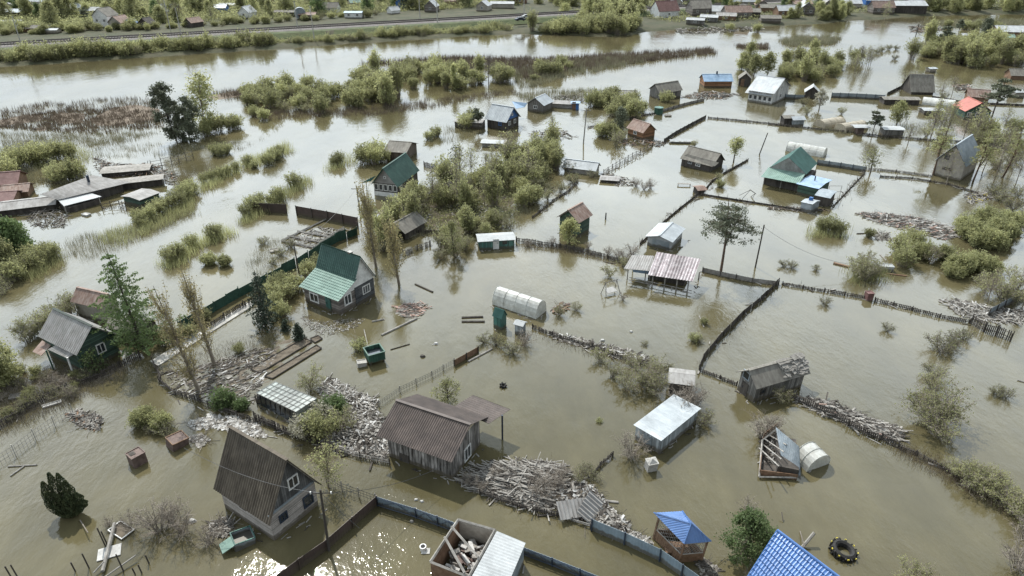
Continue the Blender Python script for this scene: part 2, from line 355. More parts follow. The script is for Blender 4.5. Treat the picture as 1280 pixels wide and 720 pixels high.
    def rafters(s, m_='wood_pale', w=.12):
        p = MB(); L2 = s.L/2+.2
        for i in range(len(s.prof)-1):
            (y0, z0), (y1, z1) = s.prof[i], s.prof[i+1]
            for sx_ in (-1,):
                p.hexa([(sx_*(L2+.06), y0*s.s, z0-.14), (sx_*(L2+.02), y0*s.s, z0-.14), (sx_*(L2+.02), y1*s.s, z1-.14), (sx_*(L2+.06), y1*s.s, z1-.14),
                        (sx_*(L2+.06), y0*s.s, z0), (sx_*(L2+.02), y0*s.s, z0), (sx_*(L2+.02), y1*s.s, z1), (sx_*(L2+.06), y1*s.s, z1)])
        return p.build('bargeboard', m_, s.root)

def arch_profile(w, h, n=10):
    return [(-w/2*cos(pi*i/n), h*(sin(pi*i/n)**.8)) for i in range(n+1)]
def tunnel(label, N, G, E, h, film='film', group=None, name='polytunnel', ribs=5, tilt=(0,0)):
    """arched greenhouse: film over hoops"""
    b = Bld(name, label, 'greenhouse', N, G, E, he=1, hr=1, roof=None, open_=True, group=group, tilt=tilt)
    pr = arch_profile(b.W, h)
    c = MB(); n = len(pr)
    segs = 8
    for k in range(segs):
        x0, x1 = -b.L/2+b.L*k/segs, -b.L/2+b.L*(k+1)/segs
        for j in range(n-1):
            c.poly([(x0, *pr[j]), (x1, *pr[j]), (x1, *pr[j+1]), (x0, *pr[j+1])])
    c.build('cover', film, b.root, fix=False)
    for x in (-b.L/2, b.L/2):
        e = MB(); e.poly([(x, *q) for q in pr]); e.poly([(x, pr[0][0], -.6), (x, pr[-1][0], -.6), (x, pr[-1][0], 0), (x, pr[0][0], 0)]); e.build('end_wall', film, b.root, fix=False)
    for k in range(ribs):
        x = -b.L/2+b.L*k/(ribs-1); r = MB()
        for j in range(n-1): r.bar((x, pr[j][0]*1.015, pr[j][1]*1.015), (x, pr[j+1][0]*1.015, pr[j+1][1]*1.015), .035)
        r.bar((x, pr[0][0], 0), (x, pr[0][0], -.8), .035); r.bar((x, pr[-1][0], 0), (x, pr[-1][0], -.8), .035)
        r.build('hoop', film, b.root)
    return b

FSEG = []
def fence(name, label, pts, h, style='picket', m_='wood_dark', pm='wood_dark', step=2.4, tilt=.0, group=None, seed=1, gaps=0.0, post_over=.15, zb=-.4, z_top=None):
    rng = random.Random(seed*7+len(pts))
    w = [P(*p) for p in pts]; root = empty(name, w[0]); tag(root, label, 'fence', group)
    o = w[0]; pan = MB(); posts = []
    if style in ('picket', 'rail') or m_ in ('wood_dark', 'wood_grey'): FSEG.extend(zip(w[:-1], w[1:]))
    for a, b in zip(w[:-1], w[1:]):
        d = b-a; L = d.length
        if L < .3: continue
        d = d/L; nrm = Vector((-d.y, d.x, 0)); n = max(1, round(L/step))
        for i in range(n):
            p0, p1 = a+d*(L*i/n)-o, a+d*(L*(i+1)/n)-o
            lean = nrm*rng.uniform(-1, 1)*tilt*h; dh = rng.uniform(-.12, .12)*h*(1 if tilt else (.0 if style in ('truss', 'solid') else .15))
            posts.append((p0, lean, h+dh+post_over))
            if rng.random() < gaps: continue
            hh = h+dh
            if style == 'solid':
                k = max(1, int((p1-p0).length/.12))
                for j in range(k):
                    q0 = p0+(p1-p0)*(j/k); q1 = p0+(p1-p0)*((j+1)/k)
                    f0 = nrm*(.012*(j % 2)+.06); f1 = nrm*(.012*((j+1) % 2)+.06)
                    pan.hexa([q0+f0+Vector((0,0,zb)), q1+f1+Vector((0,0,zb)), q1+f1+nrm*.02+Vector((0,0,zb)), q0+f0+nrm*.02+Vector((0,0,zb)),
                              q0+f0+lean+Vector((0,0,hh)), q1+f1+lean+Vector((0,0,hh)), q1+f1+nrm*.02+lean+Vector((0,0,hh)), q0+f0+nrm*.02+lean+Vector((0,0,hh))])
            elif style == 'picket':
                k = max(2, int((p1-p0).length/.17))
                for j in range(k):
                    if rng.random() < .12: continue
                    q = p0+(p1-p0)*((j+.5)/k); le = lean+nrm*rng.uniform(-.05, .05); e = d*.055
                    t = hh*rng.uniform(.82, 1.05)
                    pan.hexa([q-e+nrm*.05+Vector((0,0,zb)), q+e+nrm*.05+Vector((0,0,zb)), q+e+nrm*.075+Vector((0,0,zb)), q-e+nrm*.075+Vector((0,0,zb)),
                              q-e+nrm*.05+le+Vector((0,0,t)), q+e+nrm*.05+le+Vector((0,0,t)), q+e+nrm*.075+le+Vector((0,0,t)), q-e+nrm*.075+le+Vector((0,0,t))])
                for zz in (.35, .8): pan.bar(p0+lean*zz+Vector((0,0,hh*zz)), p1+lean*zz+Vector((0,0,hh*zz)), .04)
            elif style == 'rail':
                for zz in (.45, .92): pan.bar(p0+lean*zz+Vector((0,0,hh*zz)), p1+lean*zz+Vector((0,0,hh*zz+rng.uniform(-.1,.1))), .045)
            elif style == 'wire':
                for zz in (.3, .6, .92): pan.bar(p0+lean*zz+Vector((0,0,hh*zz)), p1+lean*zz+Vector((0,0,hh*zz)), .018, 3)
                k = max(2, int((p1-p0).length/.3))
                for j in range(k):
                    q = p0+(p1-p0)*((j+.5)/k); pan.bar(q+Vector((0,0,-.2)), q+Vector((0,0,hh*.92)), .012, 3)
            elif style == 'truss':
                k = max(1, int((p1-p0).length/.12)); 
                for j in range(k):
                    q0 = p0+(p1-p0)*(j/k); q1 = p0+(p1-p0)*((j+1)/k); f0 = nrm*(.06+.02*(j % 2))
                    pan.hexa([q0+f0+Vector((0,0,zb)), q1+f0+Vector((0,0,zb)), q1+f0+nrm*.02+Vector((0,0,zb)), q0+f0+nrm*.02+Vector((0,0,zb)),
                              q0+f0+Vector((0,0,hh)), q1+f0+Vector((0,0,hh)), q1+f0+nrm*.02+Vector((0,0,hh)), q0+f0+nrm*.02+Vector((0,0,hh))])
    posts.append((w[-1]-o, Vector((0,0,0)), h+post_over))
    if pan.v: pan.build({'picket': 'picket_row', 'solid': 'sheet_panel', 'truss': 'sheet_panel', 'rail': 'rails', 'wire': 'wire_mesh'}[style], m_, root)
    rr = .06 if style != 'wire' else .045
    if len(posts) > 95: posts = posts[::2]
    for p0, le, t in posts:
        pb = MB(); pb.bar(p0+Vector((0,0,-.6)), p0+le+Vector((0,0,t)), rr); pb.build('post', pm, root)
    if style == 'truss':
        tr = MB(); sgn = 1
        for a, b in zip(w[:-1], w[1:]):
            d = b-a; L = d.length; d /= L; nrm = Vector((-d.y, d.x, 0)); side = nrm*(-.03)
            tr.bar(a-o+side+Vector((0,0,h)), b-o+side+Vector((0,0,h)), .05); tr.bar(a-o+side+Vector((0,0,.15)), b-o+side+Vector((0,0,.15)), .035)
            n = max(1, round(L/step))*2
            for i in range(n):
                z0, z1 = (.15, h) if i % 2 == 0 else (h, .15)
                tr.bar(a+d*(L*i/n)-o+side+Vector((0,0,z0)), a+d*(L*(i+1)/n)-o+side+Vector((0,0,z1)), .03)
        tr.build('bracing', 'steel_dark', root)
    return root

def inpoly(x, y, pl):
    c = False; j = len(pl)-1
    for i in range(len(pl)):
        if (pl[i][1] > y) != (pl[j][1] > y) and x < (pl[j][0]-pl[i][0])*(y-pl[i][1])/(pl[j][1]-pl[i][1])+pl[i][0]: c = not c
        j = i
    return c
def scatter(poly, n, rng, z=0):
    w = [P(*p) for p in poly]; xs = [p.x for p in w]; ys = [p.y for p in w]; pl = [(p.x, p.y) for p in w]; out = []
    t = 0
    while len(out) < n and t < n*60:
        t += 1; x, y = rng.uniform(min(xs), max(xs)), rng.uniform(min(ys), max(ys))
        if inpoly(x, y, pl): out.append(Vector((x, y, z)))
    return out
def edge_d(p, pl):
    best = 1e9
    for i in range(len(pl)):
        a, b = pl[i-1], pl[i]; ab = b-a; t = max(0, min(1, (p-a).dot(ab)/max(ab.length_squared, 1e-9))); best = min(best, (p-(a+ab*t)).length)
    return best
def debris(label, poly, n, hgt=.8, ln=(.8, 2.6), wd=(.08, .22), mats=('wood_pale','wood_grey','wood_dark','cloth_white'), wts=(5,4,2,1), seed=1, align=None, sheets=.08, name='debris_heap', cat='debris', kind='stuff', flat=.18):
    rng = random.Random(seed); pl = [P(*p) for p in poly]; o = sum(pl, Vector())/len(pl); mb = MB(); hgt *= .62; n = int(n*2.5); wts = [w_*(1.7 if m_ in ('wood_dark', 'wood_grey') else 1) for w_, m_ in zip(wts, mats)]
    for p in scatter(poly, n, rng):
        e = min(1, edge_d(p, pl)/2.0); z = rng.random()*hgt*e+.03
        a = rng.uniform(0, pi) if align is None or rng.random() < .25 else radians(align)+rng.gauss(0, .22)
        R = Matrix.Rotation(a, 3, 'Z') @ Matrix.Rotation(rng.gauss(0, flat), 3, 'Y') @ Matrix.Rotation(rng.gauss(0, flat), 3, 'X')
        mi = rng.choices(range(len(mats)), wts)[0]
        if rng.random() < sheets*1.0: d = (rng.uniform(.25, .6), rng.uniform(.15, .45), .03)
        else: d = (rng.uniform(*ln)*rng.choice((.3, .6, .95)), rng.uniform(*wd)*.58, rng.uniform(.02, .06))
        mb.box(p-o+Vector((0,0,z)), d, mi, R)
    for p in scatter(poly, int(n*.45), rng):
        q = Vector((rng.gauss(0, .5), rng.gauss(0, .5), rng.uniform(-.05, .25))); z = rng.random()*hgt*min(1, edge_d(p, pl)/2)+.05
        mb.bar(p-o+Vector((0,0,z)), p-o+q+Vector((0,0,z)), .018, 3, mi=len(mats))
    mats = list(mats)+['twig_dark']
    b = mb.build(name, list(mats), fix=False); b.location = o; tag(b, label, cat, kind=kind); return b

# ---------------------------------------------------------------- vegetation
class Veg:
    def __init__(s, seed): s.r = np.random.default_rng(seed); s.bv = []; s.bf = []; s.nb = 0; s.lc = []; s.ls = []
    def tube(s, pts, r0, r1, n=3):
        pts = np.asarray(pts, float); k = len(pts)
        for i in range(k):
            d = pts[min(i+1, k-1)]-pts[max(i-1, 0)]; d /= (np.linalg.norm(d)+1e-9)
            a = np.array([1., 0, 0]) if abs(d[0]) < .8 else np.array([0, 1., 0])
            u = np.cross(d, a); u /= np.linalg.norm(u); w = np.cross(d, u); r = r0+(r1-r0)*i/(k-1)
            for j in range(n):
                t = 2*pi*j/n; s.bv.append(pts[i]+(u*cos(t)+w*sin(t))*r)
        for i in range(k-1):
            for j in range(n):
                q = (j+1) % n; b = s.nb
                s.bf.append((b+i*n+j, b+i*n+q, b+(i+1)*n+q, b+(i+1)*n+j))
        s.nb += k*n
    def curve(s, a, b, bend, n=5):
        a, b = np.array(a, float), np.array(b, float); m = (a+b)/2+s.r.normal(0, bend, 3)
        t = np.linspace(0, 1, n)[:, None]
        return (1-t)**2*a+2*t*(1-t)*m+t*t*b
    def leaves(s, c, size):
        s.lc.append(np.asarray(c, float)); s.ls.append(np.broadcast_to(np.asarray(size, float), (len(c),)).copy())
    def clus(s, c, leaf):     # leaves gathered in little sprays, gaps between them
        k = max(1, len(c)//5); c = np.repeat(c[:k], 5, 0); s.leaves(c+s.r.normal(0, leaf*.75, c.shape), leaf*s.r.uniform(.6, 1.3, len(c)))
    def leafmesh(s, name, m, up=.0, elong=1.5):
        c = np.concatenate(s.lc); sz = np.concatenate(s.ls); n = len(c)
        a = s.r.normal(size=(n, 3)); a[:, 2] += up; a /= np.linalg.norm(a, axis=1)[:, None]
        b = s.r.normal(size=(n, 3)); b -= a*(a*b).sum(1)[:, None]; b /= np.linalg.norm(b, axis=1)[:, None]
        a *= (sz*elong/2)[:, None]; b *= (sz/2)[:, None]
        v = np.stack([c-a, c+b*.9-a*.1, c+a, c-b*.9+a*.1], 1).reshape(-1, 3)
        return s.raw(name, v, np.arange(n*4).reshape(-1, 4), [m])
    @staticmethod
    def raw(name, v, f, mats, mi=None):
        v = np.asarray(v, dtype=np.float32); f = np.asarray(f, dtype=np.int32); me = bpy.data.meshes.new(name)
        me.vertices.add(len(v)); me.vertices.foreach_set('co', v.ravel())
        me.loops.add(f.size); me.loops.foreach_set('vertex_index', f.ravel())
        me.polygons.add(len(f)); me.polygons.foreach_set('loop_start', np.arange(len(f))*f.shape[1]); 
        me.polygons.foreach_set('loop_total', np.full(len(f), f.shape[1]))
        for m_ in mats: me.materials.append(M[m_])
        if mi is not None: me.polygons.foreach_set('material_index', mi)
        me.update(); me.validate(); return me
    def woodmesh(s, name, m): return s.raw(name, np.array(s.bv), np.array(s.bf), [m])
    def joined(s, name, wm, lm, up=0, elong=1.5):
        if not s.lc: return s.woodmesh(name, wm)
        l = s.leafmesh('tmp', lm, up, elong); nv = len(l.vertices); co = np.empty(nv*3, np.float32); l.vertices.foreach_get('co', co)
        bpy.data.meshes.remove(l); v = np.concatenate([np.array(s.bv), co.reshape(-1, 3)]); nbv = len(s.bv)
        f = np.concatenate([np.array(s.bf), nbv+np.arange(nv).reshape(-1, 4)]); mi = np.array([0]*len(s.bf)+[1]*(nv//4), dtype=np.int32)
        return s.raw(name, v, f, [wm, lm], mi)

def bush_mesh(name, seed, r=1.6, h=2.6, stems=40, lps=45, leaf=.13, wood='twig', lf='leaf_yg', tips=.35, jit=.16, up=1.0, z0=-.4):
    """many stems fanning up from one base, leaves along their upper parts"""
    V = Veg(seed); g = V.r
    lob = g.uniform(.72, 1.12, 7)
    for i in range(stems):
        th = g.uniform(0, 2*pi); q = sqrt(g.uniform(0, 1)); f = lob[int(th/(2*pi)*7) % 7]
        b = np.array([cos(th), sin(th), 0])*r*.32*q+np.array([0, 0, z0])
        top = np.array([cos(th)*r*q*f, sin(th)*r*q*f, h*(1-.42*q**2*up)*g.uniform(.72, 1.1)])
        m = (b+top)/2+np.array([0, 0, h*.16*q])+g.normal(0, .1*r, 3)
        t = np.linspace(0, 1, 5)[:, None]; c = (1-t)**2*b+2*t*(1-t)*m+t*t*top
        V.tube(c, .022, .007)
        for _ in range(2):
            t0 = g.uniform(.4, .8); p = (1-t0)**2*b+2*t0*(1-t0)*m+t0*t0*top; e = p+(top-b)*.28+g.normal(0, .14*r, 3); V.tube([p, (p+e)/2+g.normal(0, .04, 3), e], .012, .004)
            if lps: k = max(1, lps//4); tt = g.uniform(.1, 1, k)[:, None]; V.clus(p+(e-p)*tt+g.normal(0, jit, (k, 3)), leaf)
        if lps:
            k = max(1, lps//2); tt = g.uniform(tips, 1.02, k)[:, None]
            V.clus((1-tt)**2*b+2*tt*(1-tt)*m+tt*tt*top+g.normal(0, jit, (k, 3)), leaf)
    return V.joined(name, wood, lf)

def crown_tree(seed, H, prof, clumps, lpc, leaf, cr, trunk_r=.16, bare=.2, lean=0, bark='bark', lf='leaf_ol', flat=1.0, twigs=2, multi=1, surf=.5, gap=0.0):
    """trunk with limbs to leaf clumps spread in an envelope; prof(t)->radius for height fraction t"""
    V = Veg(seed); g = V.r
    trunks = []
    for k in range(multi):
        top = np.array([g.normal(0, .05*H)+lean+(g.normal(0, .1*H) if multi > 1 else 0), g.normal(0, .04*H)+(g.normal(0, .1*H) if multi > 1 else 0), H*.97])
        c = V.curve((g.normal(0, .1) if multi > 1 else 0, 0, -.8), top, .035*H, 9); V.tube(c, trunk_r/(1 if multi == 1 else 1.4), .02, 6); trunks.append(c)
    for i in range(clumps):
        t = bare+(1-bare)*(g.uniform(0, 1)**.85); th = g.uniform(0, 2*pi)
        R = prof((t-bare)/(1-bare)); q = R*(g.uniform(0, 1)**surf)*g.uniform(.8, 1.12)
        c = trunks[i % multi]; j = t*8; k0 = min(int(j), 7); ax = c[k0]+(c[k0+1]-c[k0])*(j-k0)
        ctr = np.array([ax[0]+cos(th)*q, ax[1]+sin(th)*q, t*H])
        jj = max(.5, (t-.10-.12*g.uniform()))*8; k1 = min(int(jj), 7); st = c[k1]+(c[k1+1]-c[k1])*(jj-k1)
        V.tube(V.curve(st, ctr, .06*q+.02, 4), max(.02, trunk_r*.32*(1-t*.6)), .008)
        s_ = cr*g.uniform(.6, 1.3)
        for _ in range(twigs): V.tube([ctr, ctr+g.normal(0, s_*.8, 3)*np.array([1, 1, flat])], .012, .004)
        if lpc:
            n = int(lpc*g.uniform(.5, 1.4)); V.leaves(ctr+g.normal(0, s_*.55, (n, 3))*np.array([1, 1, flat]), leaf*g.uniform(.6, 1.3, n))
    return V
def fir(seed, H, R, rows=16, per=9, leaf=.2, droop=.25, lf='leaf_spruce', bark='bark', dens=18, lift=0.0, irregular=.15):
    V = Veg(seed); g = V.r; V.tube([(0, 0, -.8), (0, 0, H*.5), (0, 0, H)], .14*H/8, .02, 6)
    for i in range(rows):
        t = .06+.94*i/rows; z = H*t; r = R*(1-t)**.8+.05
        for k in range(per):
            th = 2*pi*(k+g.uniform(-.3, .3))/per+i; rr = r*g.uniform(1-irregular*2, 1+irregular)
            tip = np.array([cos(th)*rr, sin(th)*rr, z-droop*rr+lift*rr]); a = np.array([0, 0, z])
            m = (a+tip)/2+np.array([0, 0, .12*rr]); tt = np.linspace(0, 1, 4)[:, None]; V.tube((1-tt)**2*a+2*tt*(1-tt)*m+tt*tt*tip, .03, .008)
            n = max(3, int(dens*rr)); q = g.uniform(.15, 1.03, n)[:, None]; p = (1-q)**2*a+2*q*(1-q)*m+q*q*tip
            w = (.10+.13*rr*(1-q))*1.0
            V.leaves(p+g.normal(0, 1, (n, 3))*w*np.array([1, 1, .45]), leaf*g.uniform(.6, 1.2, n))
    return V
def pine(seed, H, lf='leaf_pine', spread=.34, clumps=30, lpc=110, bare=.42, leaf=.2, bend=.05):
    V = Veg(seed); g = V.r
    c = V.curve((0, 0, -.8), (g.normal(0, .05*H), g.normal(0, .05*H), H*.95), bend*H, 9); V.tube(c, .17*H/9, .04, 6)
    c2 = V.curve(c[3], c[3]+np.array([.16*H, .05*H, H*.42]), .05*H, 6); V.tube(c2, .1*H/9, .03, 5)
    for i in range(clumps):
        src = c if i % 3 else c2; t = g.uniform(.5, 1) if src is c else g.uniform(.5, 1)
        p = src[min(int(t*(len(src)-1)), len(src)-1)]; th = g.uniform(0, 2*pi); q = spread*H*(1.15-t*.85)*g.uniform(.25, 1)
        ctr = p+np.array([cos(th)*q, sin(th)*q, q*g.uniform(-.05, .35)]); V.tube(V.curve(p, ctr, .03*H, 5), .045, .012, 4)
        s_ = .055*H*g.uniform(.7, 1.35)
        for k in range(3):
            c3 = ctr+g.normal(0, s_*.8, 3)*np.array([1, 1, .3]); V.tube([ctr, c3], .015, .006)
            n = int(lpc/3); V.leaves(c3+g.normal(0, s_*.5, (n, 3))*np.array([1, 1, .38]), leaf*g.uniform(.5, 1.2, n))
    return V
def poplar(seed, H, R=.9, stems=16, lps=130, leaf=.14, lf='leaf_tan'):
    V = Veg(seed); g = V.r; V.tube([(0, 0, -.8), (g.normal(0, .05), g.normal(0, .05), H*.5), (0, 0, H)], .2, .02, 6)
    for i in range(stems*3):
        t0 = g.uniform(.08, .75); th = g.uniform(0, 2*pi); a = np.array([0, 0, H*t0]); q = R*g.uniform(.35, 1)*(1-.4*t0)
        L = H*g.uniform(.14, .32); b = np.array([cos(th)*q, sin(th)*q, min(H*t0+L, H*.99)]); m = np.array([cos(th)*q*.75, sin(th)*q*.75, H*t0+L*.3])
        tt = np.linspace(0, 1, 5)[:, None]; c = (1-tt)**2*a+2*tt*(1-tt)*m+tt*tt*b; V.tube(c, .035, .007)
        n = lps//3; q2 = g.uniform(.2, 1.05, n)[:, None]; V.leaves((1-q2)**2*a+2*q2*(1-q2)*m+q2*q2*b+g.normal(0, .13, (n, 3)), leaf*g.uniform(.5, 1.2, n))
        for _ in range(3):
            k = g.integers(1, 5); e = c[k]+g.normal(0, .2, 3)+np.array([0, 0, .35]); V.tube([c[k], e], .01, .003)
    return V
def put_tree(V, name, label, cat, px, py, bark, lf, rz=0.0, up=0, tilt=(0, 0), group=None, crown='crown', elong=1.5):
    p = P(px, py); root = empty(name, p, rz, tilt); tag(root, label, cat, group)
    t = bpy.data.objects.new('trunk', V.woodmesh('trunk', bark)); COL.objects.link(t); t.parent = root
    if V.lc: c = bpy.data.objects.new(crown, V.leafmesh(crown, lf, up, elong)); COL.objects.link(c); c.parent = root
    return root

BM = {}
def branch_bush(name, seed, r=1.6, h=1.9, stems=16, wood='twig', lf=None, nleaf=0, leaf=.1, sub_=9, tw=4):
    """shrub of forking branches, bare or with a few leaves"""
    V = Veg(seed); g = V.r
    for i in range(stems):
        th = g.uniform(0, 2*pi); q = g.uniform(.15, 1)**.6; b = np.array([g.normal(0, .12), g.normal(0, .12), -.3])
        top = np.array([cos(th)*r*q, sin(th)*r*q, h*(1.05-.5*q*q)*g.uniform(.75, 1.1)]); m = (b+top)/2+np.array([0, 0, .2*h])+g.normal(0, .12*r, 3)
        f = lambda t: (1-t)**2*b+2*t*(1-t)*m+t*t*top
        V.tube([f(t) for t in (0, .25, .5, .75, 1)], .03, .009)
        for k in range(sub_):
            t = g.uniform(.25, 1); p = f(t); d = (top-b)/np.linalg.norm(top-b)*.5+g.normal(0, .55, 3); d[2] = abs(d[2])*.6; L = r*g.uniform(.2, .5)*(1.25-t*.6); e = p+d*L
            V.tube([p, (p+e)/2+g.normal(0, .05*L, 3), e], .014, .006)
            for w in range(tw):
                u = g.uniform(.3, 1); p2 = p+(e-p)*u; e2 = p2+(d*.5+g.normal(0, .6, 3))*L*.5; V.tube([p2, e2], .008, .005)
                if nleaf: V.leaves(p2+(e2-p2)*g.uniform(0, 1.1, nleaf)[:, None]+g.normal(0, .07, (nleaf, 3)), leaf*g.uniform(.6, 1.2, nleaf))
    return V.joined(name, wood, lf) if lf else V.woodmesh(name, wood)
def variants(key, n, **kw):
    BM[key] = [bush_mesh(key, 100+i*7+sum(map(ord, key)), **kw) for i in range(n)]
variants('willow', 4, r=1.7, h=2.8, stems=62, lps=46, leaf=.145, lf='leaf_yg', jit=.22, wood='twig')
variants('olive', 4, r=1.8, h=2.6, stems=62, lps=44, leaf=.145, lf='leaf_ol', jit=.22, wood='twig')
variants('round', 3, r=1.7, h=2.1, stems=80, lps=80, leaf=.13, lf='leaf_ol', wood='twig_dark', tips=.25)
variants('green', 2, r=1.0, h=1.6, stems=50, lps=70, leaf=.13, lf='leaf_gr', wood='twig')
variants('reedbush', 3, r=1.4, h=2.0, stems=80, lps=30, leaf=.10, lf='leaf_ol', wood='reed', up=.5)
BM['sparse'] = [branch_bush('sparse', 440+i, 1.5, 2.3, 18, 'twig', 'leaf_ol', 2, .085) for i in range(4)]
BM['bare'] = [branch_bush('bare', 400+i, 1.5, 2.0, 20) for i in range(4)]
BM['baredark'] = [branch_bush('baredark', 420+i, 1.4, 1.6, 20, 'twig_dark', 'leaf_ol', 1, .08) for i in range(3)]
BM['golden'] = [branch_bush('golden', 460+i, 1.5, 1.9, 18, 'twig', 'leaf_yg', 2, .09) for i in range(3)]
variants('tall', 4, r=1.3, h=4.2, stems=58, lps=46, leaf=.15, lf='leaf_yg', jit=.24, wood='twig', up=.6)
variants('reedy', 3, r=1.0, h=1.3, stems=80, lps=12, leaf=.10, lf='leaf_ol', wood='reed', up=.4)
variants('blossom', 2, r=1.5, h=2.0, stems=50, lps=50, leaf=.12, lf='leaf_white', wood='twig')
def far_tree(key, n, **kw):
    BM[key] = []
    for i in range(n):
        V = crown_tree(300+i*3+len(key), **kw); BM[key].append(V.joined(key, kw.get('bark', 'bark'), kw.get('lf', 'leaf_ol')))
rounded = lambda R: (lambda t: R*max(.12, sin(pi*min(1, max(0, .12+t*.86)))**.7))
far_tree('oval_yg', 3, H=6.5, prof=rounded(2.3), clumps=95, lpc=34, leaf=.26, cr=.7, bare=.03, lf='leaf_yg')
far_tree('oval_ol', 3, H=6.5, prof=rounded(2.3), clumps=95, lpc=34, leaf=.26, cr=.7, bare=.03, lf='leaf_ol')
far_tree('oval_gr', 2, H=7, prof=rounded(2.2), clumps=95, lpc=34, leaf=.26, cr=.7, bare=.03, lf='leaf_gr')
far_tree('thin', 4, H=5.0, prof=rounded(1.6), clumps=60, lpc=7, leaf=.15, cr=.5, bare=.2, lf='leaf_ol', twigs=4, bark='twig', trunk_r=.09)
far_tree('bare_tree', 3, H=5.0, prof=rounded(1.6), clumps=80, lpc=0, leaf=.15, cr=.55, bare=.25, twigs=5, bark='twig_dark', trunk_r=.09)
BM['dark_pine'] = [pine(70+i, 8, clumps=26, lpc=70, leaf=.3, bare=.3).joined('dark_pine', 'bark', 'leaf_pine') for i in range(2)]
NAMES = dict(reedbush='reed_bush', golden='willow_shrub', willow='willow_bush', olive='leafy_bush', round='round_bush', green='green_bush', sparse='sparse_bush', bare='bare_bush', baredark='bare_bush', tall='tall_willow', reedy='reed_clump', blossom='blossoming_bush',
             oval_yg='leafy_tree', oval_ol='leafy_tree', oval_gr='leafy_tree', thin='young_tree', bare_tree='bare_tree', dark_pine='pine_tree')
CATS = dict(dark_pine='tree', oval_yg='tree', oval_ol='tree', oval_gr='tree', thin='tree', bare_tree='tree', reedy='reeds')
vr = random.Random(5)
def plant(key, px, py, s=1.0, label=None, group=None, sz=1.0, z=0.0, name=None, cat=None):
    o = bpy.data.objects.new(name or NAMES[key], vr.choice(BM[key])); COL.objects.link(o)
    p = P(px, py, z); o.location = p; o.rotation_euler = (vr.gauss(0, .03), vr.gauss(0, .03), vr.uniform(0, 6.28)); o.scale = (s*vr.uniform(.92, 1.08), s*vr.uniform(.92, 1.08), s*sz)
    return tag(o, label, cat or CATS.get(key, 'bush'), group)
def thicket(poly, n, keys, smin, smax, label, group, seed=1, sz=1.0, z=0.0, name=None):
    rng = random.Random(seed)
    for p in scatter(poly, n, rng):
        k = rng.choice(keys); o = bpy.data.objects.new(name or NAMES[k], rng.choice(BM[k])); COL.objects.link(o)
        o.location = (p.x, p.y, z); s = rng.uniform(smin, smax); o.scale = (s, s, s*sz*rng.uniform(.75, 1.35)); o.rotation_euler = (0, 0, rng.uniform(0, 6.28))
        tag(o, label, CATS.get(k, 'bush'), group)
def reeds(label, poly, n, h=(.4, 1.1), m_='reed', seed=1, name='flooded_reeds', w=.05, patch=.0, z=0.0, lean=.18):
    """uncountable blades standing in the water"""
    g = np.random.default_rng(seed); rng = random.Random(seed); pl = [P(*p) for p in poly]; o = sum(pl, Vector())/len(pl)
    cs = scatter(poly, max(6, n//14), rng); c = np.array([[p.x-o.x, p.y-o.y, 0] for p in cs])
    c = c[g.integers(0, len(c), n)]; r = (max(p.x for p in pl)-min(p.x for p in pl))
    c[:, :2] += g.normal(0, .55, (n, 2)); hh = g.uniform(*h, n); th = g.uniform(0, pi, n)
    d = np.stack([np.cos(th), np.sin(th), np.zeros(n)], 1)*w*g.uniform(.5, 1.3, n)[:, None]; tip = c+np.stack([g.normal(0, lean, n)*hh, g.normal(0, lean, n)*hh, hh], 1)
    c[:, 2] = -.15
    v = np.stack([c-d/2, c+d/2, tip], 1).reshape(-1, 3); me = Veg.raw(name, v, np.arange(n*3).reshape(-1, 3), [m_])
    ob = bpy.data.objects.new(name, me); COL.objects.link(ob); ob.location = (o.x, o.y, z); tag(ob, label, 'reeds', kind='stuff'); return ob

